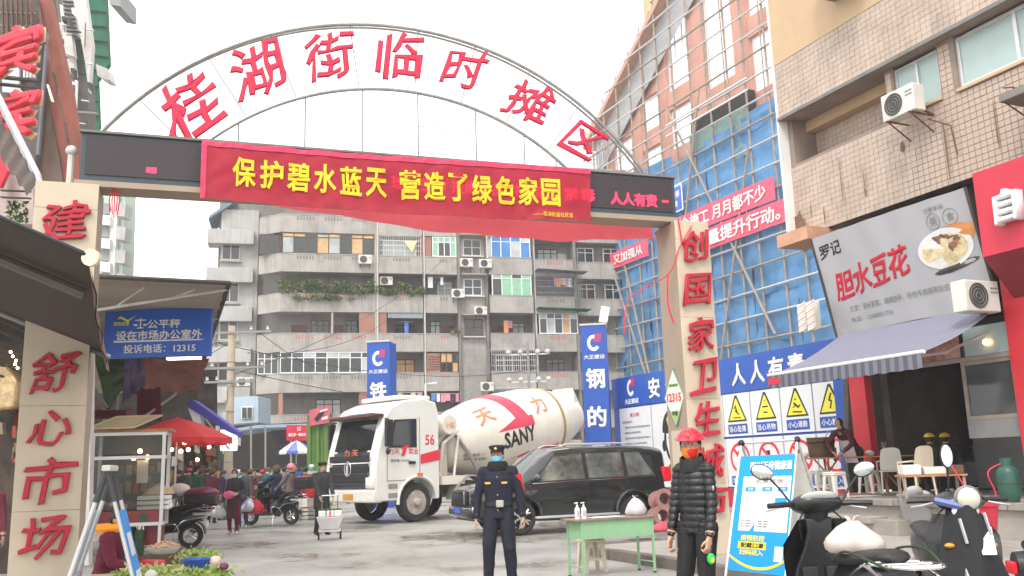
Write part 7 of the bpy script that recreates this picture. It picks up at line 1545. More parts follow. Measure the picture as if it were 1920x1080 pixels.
# diners with yellow helmets inside
for i, (px, py) in enumerate(((1738, 838), (1768, 840))):
    q = atY(px, py, 18.3+i*.4)
    t_, I = person('seated diner in dark clothes and yellow helmet, '+('left' if i == 0 else 'right')+' of the two inside the restaurant', (q.x, q.y, FZ), 150, 1.68, dict(coat=BLK, trou=BLK, shoe=SH), sit=.4, vox=.02, bulk=1.15, group='diners in yellow helmets', bend=.6)
    I['patch']('helmet', mat('yellow_helmet', (.8, .48, .02), rough=.3, var=0), lambda az: 15, -180, 180, 1.0, rad=(.12, .14, .12))
# vegetable seller behind the folding sign
q = atZ(203, 1150, 0)
v1, I = person('vendor in knitted maroon coat with an orange scarf sitting behind the folding sign stand', (-4.42, 10.0, 0), 85, 1.56, dict(coat=cl('maroon_knit', (.13, .012, .03), bump=.9, bscale=60, var=.35, scale=30), trou=cl('maroon_knit', (.13, .012, .03)), shoe=SH), sit=.36, vox=.012, bulk=1.2, rh=(-.1, -.42, .62), lh=(.2, -.4, .6), hair='short', coat='jacket', bend=.12)
MB().loft([[Vector((.125*s_*math.cos(a*.3142), -.03+.12*s_*math.sin(a*.3142)-.02, z)) for a in range(20)] for s_, z in ((1.2, .93), (1.35, .97), (1.2, 1.02), (.9, 1.0))]).build('orange_scarf', cl('orange_scarf', (.8, .3, .02)), v1, smooth=True)
# market keeper at the far left edge
person('figure in a maroon coat at the extreme left edge inside the market', (-7.0, 12.2, 0), 20, 1.6, dict(coat=cl('maroon_coat', (.16, .03, .05)), trou=BLK, shoe=SH), vox=.02)
# ================================================================ scooters
M['scoot'] = mat('scooter_black_plastic', (.018, .018, .02), rough=.3, var=.08, coat=.2); M['seatv'] = mat('black_vinyl', (.02, .02, .02), rough=.5, var=.1, bump=.15)
def scooter(label, loc, rz, body=None, mirrors=True, rack=True, cover=False, group=None, box=None, lens=True, ms=1.0):
    t = thing('scooter', label, 'scooter', loc, rz, group); bm_ = body or M['scoot']
    for x, r_ in ((.66, .23), (-.58, .23)):
        w_ = MB(); w_.lathe([(r_*.62, -.045), (r_*.93, -.045), (r_, -.02), (r_, .02), (r_*.93, .045), (r_*.62, .045)], (0, 0, 0), 28, RX, caps=False); o = w_.build('wheel', M['rubber'], t, smooth=40, loc=(x, 0, r_))
        h_ = MB(); h_.lathe([(r_*.63, -.02), (r_*.63, .02), (r_*.56, .02), (r_*.56, -.02)], (0, 0, 0), 24, RX, caps=False); h_.lathe([(.045, -.05), (.045, .05)], (0, 0, 0), 12, RX)
        for k in range(5): a = k*1.2566; h_.tube([(math.cos(a)*.03, 0, math.sin(a)*.03), (math.cos(a)*r_*.6, 0, math.sin(a)*r_*.6)], .016, 5)
        h_.build('rim', M['alloy'], o)
    m = MB(); m.loft([[(.66+.27*math.cos(R(a))*q, yy, .23+.27*math.sin(R(a))*q) for yy, q in ((-.07, 1), (.07, 1), (.07, .93), (-.07, .93))] for a in range(15, 150, 15)]); m.build('front_mudguard', bm_, t, smooth=30)
    m = MB(); m.loft([[(-.58+.28*math.cos(R(a))*q, yy, .25+.28*math.sin(R(a))*q) for yy, q in ((-.08, 1), (.08, 1), (.08, .93), (-.08, .93))] for a in range(60, 185, 15)]); m.build('rear_mudguard', bm_, t, smooth=30)
    MB().tube([(.66, -.09, .23), (.55, -.07, .55), (.47, 0, .7)], .022, 6).tube([(.66, .09, .23), (.55, .07, .55), (.47, 0, .7)], .022, 6).build('fork', M['steel'], t)
    # leg shield: outer shell curving round the front
    def shell(u_, v_): 
        a = (u_*2-1); z = .28+.66*v_; wd = (.13+.14*math.sin(min(1, v_*1.25)*math.pi*.55))*(1-.35*max(0, v_-.75)/.25); x = .60-.20*v_-.13*abs(a)**2.2; return (x, a*wd, z)
    MB().sheet(shell, 14, 12, (-.035, 0, 0)).build('leg_shield', bm_, t, smooth=60)
    MB().loft([[(x_, s1*w_, z_) for s1, z_ in ((-1, z0), (1, z0), (1, z1), (-1, z1))] for x_, w_, z0, z1 in ((.50, .12, .26, .34), (.30, .16, .24, .31), (-.02, .17, .24, .31), (-.1, .15, .26, .4))]).build('floorboard', M['black'], t, bevel=.015)
    MB().loft([[(x_, w_*math.cos(a*.5236)*(1.0 if math.sin(a*.5236) < .5 else .85), zc+hh*math.sin(a*.5236)) for a in range(12)] for x_, w_, zc, hh in ((-.02, .12, .48, .16), (-.1, .15, .5, .22), (-.35, .16, .52, .22), (-.62, .14, .6, .16), (-.86, .08, .66, .08))]).build('seat_body', bm_, t, smooth=50)
    MB().loft([[(x_, w_*math.cos(a*.5236), zc+hh*math.sin(a*.5236)) for a in range(12)] for x_, w_, zc, hh in ((.04, .07, .70, .03), (-.02, .12, .72, .05), (-.25, .15, .73, .05), (-.5, .14, .755, .055), (-.72, .11, .78, .05), (-.78, .06, .78, .03))]).build('saddle', M['seatv'], t, smooth=60)
    MB().loft([[(x_+.0, w_*math.cos(a*.5236), z_+.05*math.sin(a*.5236)) for a in range(12)] for x_, w_, z_ in ((.42, .06, .80), (.40, .07, .9), (.37, .09, .97), (.35, .12, 1.01))] if 0 else [[(x_+r_*math.cos(a*.5236), r_*1.1*math.sin(a*.5236), z_) for a in range(12)] for x_, r_, z_ in ((.44, .07, .62), (.42, .075, .8), (.38, .07, .93), (.36, .08, 1.0))]).build('steering_column', M['black'], t, smooth=50)
    hb = MB(); hb.sph((.35, 0, 1.04), (.12, .19, .075), 18, 10, Matrix.Rotation(R(18), 3, 'Y')).build('handlebar_cover', bm_, t, smooth=True)
    if lens: MB().sph((.295, 0, 1.085), (.085, .135, .03), 18, 8, Matrix.Rotation(R(28), 3, 'Y')).build('dashboard_glass', mat('dash_glass', (.55, .6, .56), rough=.06, var=0, spec=.9), t, smooth=True)
    MB().sph((.46, 0, .97), (.04, .1, .07), 16, 8).build('headlight', M['lens'], t, smooth=True)
    for sg in (-1, 1):
        MB().tube([(.34, sg*.17, 1.04), (.30, sg*.24, 1.045), (.27, sg*.37, 1.04)], [.018, .019, .019], 8).build('grip', M['black'], t, smooth=True)
        MB().tube([(.37, sg*.2, 1.03), (.38, sg*.3, 1.01), (.35, sg*.36, 1.0)], .007, 5).build('brake_lever', M['alu'], t)
        if mirrors:
            mo = MB().tube([(.34, sg*.19, 1.06), (.35, sg*.25, 1.15), (.35, sg*.34*ms, 1.22)], .008, 6).build('mirror_stalk', M['black'], t, smooth=True); MB().sph((.35, sg*.40*ms, 1.27), (.016, .085, .055), 16, 8, Matrix.Rotation(R(sg*18), 3, 'X')).build('mirror_shell', M['black'], mo, smooth=True); MB().sph((.341, sg*.40*ms, 1.27), (.010, .078, .048), 16, 8, Matrix.Rotation(R(sg*18), 3, 'X')).build('mirror_glass', mat('mirror_glass', (.6, .65, .62), rough=.05, metal=.9, var=0), mo, smooth=True)
        MB().sph((.49, sg*.15, .72), (.03, .04, .02), 8, 6).build('indicator', mat('amber_lamp', (.8, .3, .02), rough=.3), t, smooth=True)
    MB().box(-.9, -.86, -.06, .06, .6, .68).build('tail_lamp', M['tail'], t, bevel=.01)
    if rack:
        for sg in (-1, 1):
          m = MB(); m.tube(crv([(-.45, sg*.14, .66), (-.7, sg*.16, .74), (-1.0, sg*.15, .76), (-1.1, sg*.08, .76), (-1.1, 0, .76)]), .010, 8); m.tube(crv([(-.3, sg*.17, .35), (-.5, sg*.25, .52), (-.85, sg*.25, .58), (-.98, sg*.17, .66), (-.7, sg*.16, .74)]), .013, 8); m.tube(crv([(-.1, sg*.16, .3), (-.14, sg*.25, .44), (-.34, sg*.26, .46), (-.4, sg*.18, .32)]), .013, 8); m.tube(crv([(.50, sg*.16, .24), (.56, sg*.26, .42), (.40, sg*.27, .5), (.3, sg*.2, .28)]), .012, 8)
          m.build('chrome_rail', M['chrome'], t, smooth=True)
        for x in (-.74, -.86, -.98): MB().tube([(x, -.155, .755), (x, .155, .755)], .008, 6).build('rack_bar', M['chrome'], t, smooth=True)
        MB().box(-1.02, -.62, -.13, .13, .60, .66).build('rear_panel', M['alu'], t, bevel=.02)
    MB().box(-.89, -.87, -.1, .1, .38, .5).build('number_plate', M['white'], t)
    MB().loft([[(x_, s1*w_, z_) for s1 in (-1, 1)]+[(x_+.05, s1*w_, z_) for s1 in (1, -1)] for x_, w_, z_ in ((.36, .19, .33), (.37, .2, .5), (.36, .17, .62), (.33, .12, .74), (.31, .09, .86), (.32, .1, .95))]).build('inner_panel', M['black'], t, bevel=.015)
    MB().box(.335, .36, -.14, -.03, .52, .62).box(.335, .36, .03, .14, .52, .62).build('glove_pocket', M['rubber'], t, bevel=.01); MB().lathe([(.022, 0), (.022, .012)], (.318, -.05, .8), 14, Matrix.Rotation(R(-90), 3, 'Y')).build('key_barrel', M['alu'], t)
    MB().tube(crv([(.33, .1, 1.0), (.28, .16, .92), (.36, .12, .8)]), .006, 5).tube(crv([(.33, -.1, 1.0), (.29, -.17, .9), (.37, -.12, .78)]), .006, 5).build('control_cable', M['rubber'], t)
    MB().tube([(-.1, .1, .26), (-.16, .22, .02)], .012, 6).build('side_stand', M['steel'], t)
    return t
q = atY(1530, 945, 7.15); rz1 = 94; hx, hy = .35, 0
fc, fs = math.cos(R(rz1)), math.sin(R(rz1)); kz = q.z/1.04
s1 = scooter('black scooter with chrome rack and a white bag on its saddle beside the blue stand', (q.x-.35*fc*kz, q.y-.35*fs*kz, 0), rz1, ms=.92); s1.scale = (kz,)*3
B1 = bag('carrier', Vector(s1.location)+Vector((-.34*fc*kz-.06, -.34*fs*kz, .77*kz)), 'bulging pinkish white plastic bag on the saddle of the scooter beside the blue stand', mat('pinkish_plastic_film', (.74, .66, .62), rough=.35, var=.08, scale=5, translucent=.25), .27); B1.scale = (1.2, 1.1, .85)
text('9', .05, .07, (0, 0, 0), M['white'], s1, bold=.03, ext=.002).matrix_local = Matrix.Translation((.345, -.14, .74)) @ Matrix.Rotation(R(-90), 4, 'Z')
MB().tube(crv([(-.2, -.17, .7), (-.4, -.2, .8), (-.75, -.19, .82), (-1.0, -.16, .74)]), .008, 6).tube(crv([(-.25, .17, .72), (-.5, .19, .8), (-.8, .19, .78), (-1.0, .15, .74)]), .008, 6).build('green_rope', M['leafd'], s1)
# scooter 2 with black wind apron, facing the camera
q = atY(1800, 930, 7.6); kz2 = 1.06; rz2 = -98; fc, fs = math.cos(R(rz2)), math.sin(R(rz2))
s2 = scooter('scooter draped in a black wind apron with papers tucked in, beside the red tub', (q.x-.4*fc, q.y-.4*fs, 0), rz2, lens=False, rack=False, mirrors=False); s2.scale = (kz2,)*3
def apr(a, b): 
    z = 1.02-.82*b; wd = (.10+.17*min(1, b*1.5)); x = .64-.1*(1-b)+.05*math.sin(a*9+b*4)*b*.6-.16*abs(a*2-1)**2; return (x, (a*2-1)*wd, z)
MB().sheet(apr, 20, 14, (-.02, 0, 0)).build('wind_apron', mat('black_quilted_cloth', (.022, .022, .026), rough=.75, var=.2, bump=.3, bscale=12), s2, smooth=180)
MB().sheet(lambda a, b: (.60-.05*b, .04+.10*a, .66+.13*b*(.5+a)), 4, 3, (0, 0, .004)).build('tucked_papers', M['white'], s2)
MB().sph((.50, .02, 1.06), (.05, .085, .085), 18, 10).build('round_headlight', mat('cream_headlight', (.62, .6, .5), rough=.15, var=.05), s2, smooth=True); MB().lathe([(.095, -.02), (.1, .0), (.09, .02)], (.485, .02, 1.06), 20, Matrix.Rotation(R(90), 3, 'Y'), caps=False).build('headlight_rim', M['grey'], s2)
MB().tube([(.33, -.07, 1.04), (.36, -.06, 1.3)], .008, 6).sph((.36, -.06, 1.38), (.02, .05, .095), 14, 8).build('mirror_shell', M['black'], s2, smooth=True); MB().sph((.375, -.06, 1.38), (.012, .042, .085), 14, 8).build('mirror_glass', mat('pale_mirror', (.65, .7, .78), rough=.2, var=0), s2, smooth=True)
for a, b in (((.55, .1, .96), (.56, .13, .8)), ((.56, -.08, .92), (.57, -.05, .74))): MB().tube([a, b], .012, 5).build('apron_strap', M['alu'], s2)
MB().tube([(.5, -.02, 1.0), (.42, -.2, 1.05)], .03, 6).build('blue_cable_bundle', mat('blue_white_bundle', (.12, .16, .4), rough=.5), s2, smooth=True)
q = atZ(1832, 1120, 0); TB = thing('red_tub', 'red plastic tub with a white patch standing behind the apron draped scooter', 'tub', tuple(atY(1835, 990, 8.8)))
TB.location.z = 0
zc = atY(1835, 958, 8.8).z; MB().lathe([(.14, zc-.27), (.19, zc+.05), (.205, zc+.05), (.205, zc+.075), (.18, zc+.075), (.15, zc-.2)], (0, 0, 0), 28).build('basin', M['reds'], TB, smooth=40); MB().tube([(0, 0, 0), (0, 0, zc-.26)], .08, 8).build('stand', M['dim'], TB); MB().cbox((-.05, -.182, zc-.05), (.08, .02, .08)).build('sticker', M['white'], TB)
q = atZ(1960, 1190, 0); s3 = scooter('scooter cut off by the lower right corner, only its black saddle showing', (2.95+.95, 6.7, 0), -8, mirrors=False, rack=False); p_ = atY(1897, 1045, 6.6); s3.location = (p_.x+.98, p_.y, 0); s3.scale = (1.06,)*3
# parked motor scooter by the food cart, and the ridden one
q = atZ(345, 1029, 0); s4 = scooter('parked scooter with a maroon covered seat just right of the food cart', (q.x-.55, q.y+.05, 0), 188, mirrors=False); s4.scale = (1.1,)*3
MB().sph((-.75, 0, 1.02), (.35, .22, .11), 14, 8).build('maroon_seat_cover', mat('maroon_vinyl', (.14, .02, .05), rough=.3), s4, smooth=True); MB().box(-1.05, -.45, -.2, .2, .82, 1.0).build('black_box', M['black'], s4, bevel=.04); MB().sph((-.35, 0, 1.1), (.2, .16, .12), 12, 8).build('white_bundle', M['offw'], s4, smooth=True)
q = atZ(507, 984, 0); rzr = 160; s5 = scooter('scooter carrying two riders into the market street, black top box behind', (q.x+.05, q.y, 0), rzr, mirrors=True); s5.scale = (1.12,)*3
MB().box(-1.2, -.78, -.22, .22, .9, 1.18).build('top_box', M['black'], s5, bevel=.05, seg=3); MB().box(-1.18, -.8, -.2, .2, 1.182, 1.22).build('box_lid', mat('red_box_lid', (.35, .05, .08), rough=.35), s5, bevel=.02); MB().box(-1.22, -1.17, -.18, .18, .7, .85).build('red_reflector', M['tail'], s5); MB().box(-1.15, -.9, -.14, .14, .45, .66).build('white_number_box', M['offw'], s5)
fc, fs = math.cos(R(rzr)), math.sin(R(rzr)); L5 = Vector(s5.location)
d1, I = person('scooter driver in dark blue jacket with a brown fur hood on the ridden scooter', tuple(L5+Vector((fc*-.12, fs*-.12, 0))), rzr+90, 1.66, dict(coat=cl('dark_blue_jacket', (.02, .03, .07)), trou=BLK, shoe=SH), sit=.84, bulk=1.15, rh=(-.3, -.5, 1.12), lh=(.3, -.5, 1.12), legs=((-.15, -.38, .36), (.15, -.38, .36)), hair='short', vox=.02)
MB().sph(I['hc']+Vector((0, .02, .0)), (.12, .12, .14), 14, 10).build('fur_hood', cl('brown_fur', (.12, .075, .045), var=.4, scale=30), d1, smooth=True)
d2, I = person('passenger in taupe vest and pink helmet behind the scooter driver', tuple(L5+Vector((fc*-.62, fs*-.62, 0))), rzr+90, 1.6, dict(coat=cl('taupe_vest', (.17, .13, .13)), trou=BLK, shoe=SH), sit=.9, bulk=1.2, rh=(-.2, -.35, 1.15), lh=(.2, -.35, 1.15), legs=((-.25, -.25, .34), (.25, -.25, .34)), hair='none', vox=.02)
I['patch']('pink_helmet', mat('pink_helmet', (.7, .2, .3), rough=.3, var=0), lambda az: -5, -180, 180, 1.0, rad=(.115, .135, .13))
I['patch']('blue_yoke', cl('dark_blue_jacket', (.02, .03, .07)), lambda az: -60, -180, 180, 1.0, c=(0, 0, -.1), top=-20, rad=(.2, .15, .16))

# ================================================================ blue folding poster stand
TL, TR_, BL, BR = atY(1389, 856, 9.15), atY(1492, 851, 9.25), atY(1364, 1068, 8.75), atY(1471, 1080, 8.83)
PS = thing('poster_stand', 'blue folding poster stand with yellow and white print in front of the restaurant steps', 'poster stand', (0, 0, 0))
ux = (TR_-TL).normalized(); nrm_ = (TR_-TL).cross(BL-TL).normalized(); nrm_ = nrm_ if nrm_.y < 0 else -nrm_
def ps(u, v, off=0): return BL*(1-u)*(1-v)+BR*u*(1-v)+TL*(1-u)*v+TR_*u*v + nrm_*off
def pq(name, u0, u1, v0, v1, mt, off, par=PS, corner=0):
    m = MB(); m.loft([[ps(u0, v0, off-.003), ps(u1, v0, off-.003), ps(u1, v1, off-.003), ps(u0, v1, off-.003)], [ps(u0, v0, off), ps(u1, v0, off), ps(u1, v1, off), ps(u0, v1, off)]]); return m.build(name, mt, par)
board = pq('poster_panel', 0, 1, 0, 1, M['blues'], 0)
pq('white_area', .1, .96, .335, .81, M['white'], .003); WPs = lambda x, y, z: tuple(ps(x, z, .006-y*.0))
def pt(s_, w_, h_, u, v, mt, bold=.03, brush=0): return text(s_, w_, h_, (u, 0, v), mt, PS, bold=bold, ext=.002, brush=brush, warp=lambda x, y, z: tuple(ps(x, z, .007-y*.3)))
pt('四川天府健康通', .76, .085, .57, .905, M['white'], .045)
pt('农贸市场', .5, .045, .56, .765, M['grey'], .03)
for u in (.24, .54, .82): pq('blue_label', u-.09, u+.09, .675, .715, M['blues'], .005); pt('扫码', .09, .022, u, .695, M['white'])
pq('phone_picture', .68, .93, .4, .63, mat('pale_blue_print', (.55, .65, .85), rough=.5), .0045); pq('phone_screen', .70, .91, .42, .6, M['white'], .006); pq('phone_header', .70, .91, .56, .62, M['blues'], .0065)
pq('form_picture', .4, .62, .46, .64, mat('pale_grey_print', (.6, .62, .68), rough=.5), .0045); pq('code_blank', .14, .35, .45, .65, mat('faint_grey_print', (.52, .53, .55), rough=.5), .0045)
for j in range(3): pt('请出示健康码入场', .24, .014, .25, .42-j*.022, M['grey'], .01); pt('请佩戴口罩配合', .2, .014, .52, .42-j*.022, M['grey'], .01)
pt('疫情防控', .42, .05, .37, .275, M['yell'], .05); pq('yellow_strip', .13, .62, .185, .245, mat('strip_yellow', (.85, .7, .02), rough=.5), .004); pt('配戴口罩', .4, .042, .375, .215, M['blk'], .04); pt('扫码进入', .42, .045, .37, .155, M['yell'], .05)
m = MB()
for k in range(20):
    f0, f1 = k/20, (k+1)/20; g = lambda f: .02+.09*(2*f-1)**2
    m.add([ps(f0, g(f0), .004), ps(f1, g(f1), .004), ps(f1, g(f1)+.022, .004), ps(f0, g(f0)+.022, .004)], [(0, 1, 2, 3)])
m.build('yellow_arc', MATS['strip_yellow'], PS); pq('pale_figure_patch', .78, .93, .1, .22, M['white'], .004)
for u in (-.012, 1.012):
    a, b = ps(u, -.3, -.012), ps(u, 1.13, -.012); a.z = max(a.z, .0); MB().tube([a, b], .014, 8).build('front_leg', M['alu'], PS, smooth=True)
    c = b+(-nrm_)*1.0+ux*.12; c = Vector((b.x+.62, b.y+.75, 0)); MB().tube([b, c], .014, 8).build('rear_leg', M['alu'], PS, smooth=True); MB().sph(b, .035, 10, 8).build('black_joint', M['black'], PS, smooth=True)
tl2, tr2 = ps(-.012, 1.13, -.012), ps(1.012, 1.13, -.012); MB().tube([tl2, tr2], .012, 8).build('top_bar', M['alu'], PS)
def rear(u, v): b = ps(u, 1.13, -.012); c = Vector((b.x+.62, b.y+.75, 0)); return c+(b-c)*v
MB().loft([[rear(.02, .3), rear(.98, .3), rear(.98, .92), rear(.02, .92)], [rear(.02, .3)+Vector((0, .01, 0)), rear(.98, .3)+Vector((0, .01, 0)), rear(.98, .92)+Vector((0, .01, 0)), rear(.02, .92)+Vector((0, .01, 0))]]).build('rear_panel', M['offw'], PS)
# left folding stand seen side-on
ap0 = atY(200, 880, 7.75); axd = Vector((-.3, .95, 0)).normalized(); spd = Vector((.95, .3, 0)).normalized(); zt = ap0.z
FS_ = thing('folding_stand', 'aluminium folding poster stand seen from its side beside the left gate column', 'poster stand', (0, 0, 0))
def leg(side, dep, f): c = Vector((ap0.x, ap0.y, 0))+axd*dep; return Vector((c.x, c.y, zt))*(1-f)+(c+spd*side*.43)*f
for side in (-1, 1):
    for dep in (0, .5):
        o = MB().tube([leg(side, dep, .0), leg(side, dep, 1)], .018, 8).build('leg', M['alu'], FS_, smooth=True); MB().tube([leg(side, dep, .0), leg(side, dep, .17)], .026, 8).build('grey_sleeve', mat('dark_grey_plastic', (.06, .06, .065), rough=.5), o, smooth=True)
    for f in (.55, .8): MB().tube([leg(side, 0, f), leg(side, .5, f)], .012, 6).build('rung', M['alu'], FS_)
    off = spd*side*.012
    b = MB().loft([[leg(side, .02, .22)+off, leg(side, .48, .22)+off, leg(side, .48, .78)+off, leg(side, .02, .78)+off], [p_+spd*side*.014 for p_ in (leg(side, .02, .22)+off, leg(side, .48, .22)+off, leg(side, .48, .78)+off, leg(side, .02, .78)+off)]]).build('poster_board', M['blues'] if side > 0 else M['offw'], FS_)
    if side > 0:
        for f0, f1, d0_, d1_ in ((.34, .46, .06, .36), (.54, .66, .06, .44), (.68, .73, .1, .4)):
            MB().loft([[leg(1, d_, f_)+spd*(.028+e) for d_, f_ in ((d0_, f0), (d1_, f0), (d1_, f1), (d0_, f1))] for e in (0, .002)]).build('white_print', M['white'], b)
for f in (.62, .86): MB().tube([leg(-1, 0, f), leg(1, 0, f)], .011, 6).build('cross_brace', M['alu'], FS_)
MB().cbox(Vector((ap0.x, ap0.y, zt+.01))+axd*.25, (.07, .6, .05), Matrix.Rotation(math.atan2(-axd.x, axd.y), 3, 'Z')).build('hinge_cap', M['offw'], FS_, bevel=.01)

# ================================================================ green desk, stool, things on it
q0 = atZ(1095, 1086, 0); DK_ = thing('green_desk', 'green painted school desk with a brown top standing in the road', 'table', (q0.x, q0.y, 0), 26)
MB().box(-.08, 1.2, -.04, .44, .735, .76).build('table_top', mat('worn_brown_top', (.28, .19, .15), rough=.5, var=.25, scale=6), DK_, bevel=.004)
GP = mat('pale_green_steel', (.26, .47, .27), rough=.45, var=.08, scale=6, dirt=.2, stcol=(.2, .32, .2))
for x in (0, 1.12):
    for y in (0, .38): l_ = MB().box(x-.014, x+.014, y-.014, y+.014, .02, .734).build('leg', GP, DK_); MB().lathe([(.022, 0), (.022, .02)], (x, y, 0), 8).build('rubber_foot', M['black'], l_)
MB().box(.015, 1.105, -.006, .0, .5, .733).build('front_apron', GP, DK_); MB().box(-.002, .004, .015, .37, .5, .733).box(1.116, 1.122, .015, .37, .5, .733).build('side_apron', GP, DK_)
for x in (0, 1.12): MB().tube([(x, 0, .14), (x, .38, .14)], .01, 6).build('stretcher', GP, DK_)
Dm = Matrix.Translation(DK_.location) @ Matrix.Rotation(R(26), 4, 'Z')
def sani(x, y, lb):
    t = thing('hand_sanitizer', lb, 'bottle', Dm @ Vector((x, y, .761)), 20, 'pump bottles on the green desk')
    MB().loft([[(w_*math.cos(a*.5236), w_*.7*math.sin(a*.5236), z) for a in range(12)] for w_, z in ((.036, 0), (.038, .01), (.038, .13), (.03, .15), (.014, .16), (.014, .17))]).build('bottle_body', M['white'], t, smooth=60)
    MB().lathe([(.016, .17), (.016, .185)], (0, 0, 0), 10).tube([(0, 0, .185), (0, 0, .215)], .005, 6).tube([(.012, 0, .215), (-.04, 0, .21)], .008, 6).build('pump', M['white'], t); MB().box(-.022, .022, -.03, -.0265, .04, .11).build('printed_label', mat('lilac_label', (.55, .45, .6), rough=.5), t)
sani(-.0, .1, 'left one of the two white pump bottles on the green desk'); sani(.1, .1, 'right one of the two white pump bottles on the green desk')
bag('carrier', Dm @ Vector((.98, .18, .762)), 'knotted white plastic bag on the right end of the green desk', PW_, .25)
o = MB().sheet(lambda a, b: Vector((.2+.5*a, .02+.28*b, .764+.006*abs(mnoise.noise(Vector((a*4, b*4, 1)))))), 8, 5, (0, 0, .003)).build('paper_sheets', M['white']); o.matrix_world = Dm; tag(o, 'loose white papers lying on the green desk between bottles and bag', 'papers')
CR = mat('cream_plastic', (.66, .6, .46), rough=.4, var=.04)
def stool(label, loc, rz, h=.46, mt=None, seat=None, group=None):
    t = thing('plastic_stool', label, 'stool', loc, rz, group); mt = mt or M['offw']
    MB().box(-.15, .15, -.15, .15, h-.03, h).build('seat', seat or mt, t, bevel=.02, seg=3); MB().box(-.155, .155, -.155, .155, h-.06, h-.031).build('seat_rim', mt, t, bevel=.01)
    for sx in (-1, 1):
        for sy in (-1, 1): MB().loft([[(sx*(x_+dx), sy*(x_+dy), z) for dx, dy in ((0, 0), (-w_, 0), (-w_, -.02), (-.02, -.02), (-.02, -w_), (0, -w_))] for x_, w_, z in ((.17, .045, 0), (.145, .07, h-.1), (.14, .12, h-.06))]).build('leg', mt, t)
    for s_ in (-1, 1): MB().box(-.145, .145, s_*.148-.006, s_*.148+.006, h*.34, h*.34+.035).build('cross_bar', mt, t)
    return t
q = atZ(1112, 1074, 0); stool('cream plastic stool with a pink seat tucked under the green desk', (q.x, q.y+.15, 0), 18, .47, seat=mat('pink_seat', (.65, .25, .28), rough=.5), mt=CR, group=None)
# pinkish pipe flanges and red bag by the column
PF = mat('pinkish_cast_iron', (.33, .17, .16), rough=.7, var=.2, scale=6)
q = atZ(1228, 992, .15); 
for k, (dx, dy, dz, lb) in enumerate(((0, 0, 0, 'lower pinkish brown cast pipe flange lying behind the green desk'), (.1, .3, .32, 'upper pinkish brown cast pipe flange leaning behind the green desk'))):
    o = MB().lathe([(.12, -.2), (.21, -.2), (.21, -.14), (.15, -.13), (.15, .13), (.21, .14), (.21, .2), (.12, .2), (.12, -.2)], (0, 0, 0), 24, Matrix.Rotation(R(80), 3, 'X'), caps=False).build('pipe_flange', PF, smooth=35); o.location = (q.x+dx+.15, q.y+dy+.3, .37+dz+.0); o.rotation_euler = (0, 0, R(15)); tag(o, lb, 'pipe', 'pipe flanges behind the green desk')
q = atZ(1243, 997, .15); o = bag('carrier', (q.x, q.y, .15), 'slumped pinkish red plastic bag on the pavement at the foot of the column', mat('pink_red_film', (.8, .12, .2), rough=.4, translucent=.3), .34); o.scale = (1.25, 1, .55)

# ================================================================ food cart, umbrella, vegetable stall
cA = atY(163, 985, 17); FC = thing('food_cart', 'glass sided food cart with a beige board roof and three warm bulbs', 'food cart', (cA.x, cA.y, 0), 12)
zb = cA.z; ztp = atY(163, 812, 17).z; WDT = 1.3
fr_ = MB()
for x in (0, WDT-.06):
    for y in (0, .8): fr_.box(x, x+.06, y*.75, y*.75+.06, zb, ztp)
for z in (zb-.05, ztp-.06, zb+(ztp-zb)*.70): fr_.box(-.02, WDT+.02, -.004, .066, z, z+.06); fr_.box(WDT-.06, WDT+.004, .06, .66, z, z+.06)
fr_.build('cabinet_frame', M['alu'], FC)
MB().box(.06, WDT-.06, .03, .036, zb+.24, zb+(ztp-zb)*.7).build('glass_pane', glassmat('cart_glass', (.85, .85, .82), clear=.85), FC); MB().box(.06, WDT-.06, .03, .036, zb+(ztp-zb)*.75, ztp-.06).build('upper_pane', MATS['cart_glass'], FC)
MB().box(.06, WDT-.06, .02, .9, zb+.01, zb+.22).build('counter_front', mat('maroon_counter', (.22, .03, .035), rough=.45), FC); MB().box(.9, 1.02, .012, .019, zb+.04, zb+.16).build('green_sticker', M['netg'], FC)
MB().box(.03, WDT-.03, .62, .64, zb+.2, ztp).build('rear_curtain', mat('cart_dim_back', (.035, .025, .02), rough=.9, var=.6, scale=3), FC)
for z0 in (0, .09, .18): MB().box(.82, 1.38, .1, .5, zb+.23+z0, zb+.30+z0).build('foam_tray', M['white'], FC, bevel=.01)
MB().lathe([(.3, 0), (.26, .08), (.1, .2), (.01, .24)], (1.1, .7, zb+.5), 16).build('grain_heap', mat('tan_grain', (.5, .36, .22), rough=.95, bump=.6), FC, smooth=True); MB().box(.78, 1.4, .55, .95, zb+.4, zb+.5).build('black_tray', M['black'], FC)
for k in range(9): MB().sph((.15+.07*k, .3+.05*(k % 3), zb+.30+.05*(k % 2)), (.07, .06, .05), 8, 6).build('snack', mat(('tofu_cream', 'meat_brown', 'chilli_red')[k % 3], ((.6, .5, .38), (.2, .1, .06), (.4, .06, .03))[k % 3], rough=.7), FC, smooth=True)
for k in range(16): x = .1+(k % 8)*.14; z = zb+.55+.32*(k//8)+rnd.uniform(-.05, .05); MB().box(x, x+.1, .55, .6, z, z+rnd.uniform(.12, .22)).build('packet', (MATS['goods_0'], MATS['goods_1'], M['woodd'], MATS['goods_3'])[k % 4], FC)
MB().box(.72, .92, .5, .51, zb+.72, zb+1.15).build('white_paper', M['offw'], FC)
for x, z in ((.72, .30), (.86, .18), (.61, .17)): MB().sph((x+.05, .45, zb+1.02+z), .045, 10, 8).build('bulb', M['warm'], FC, smooth=True); MB().tube([(x+.05, .45, zb+1.05+z), (x+.05, .45, ztp)], .004, 4).build('bulb_wire', M['blk'], FC)
rf = [atY(160, 806, 16.9), atY(218, 783, 17.3), atY(305, 780, 17.8), atY(252, 803, 16.8)]
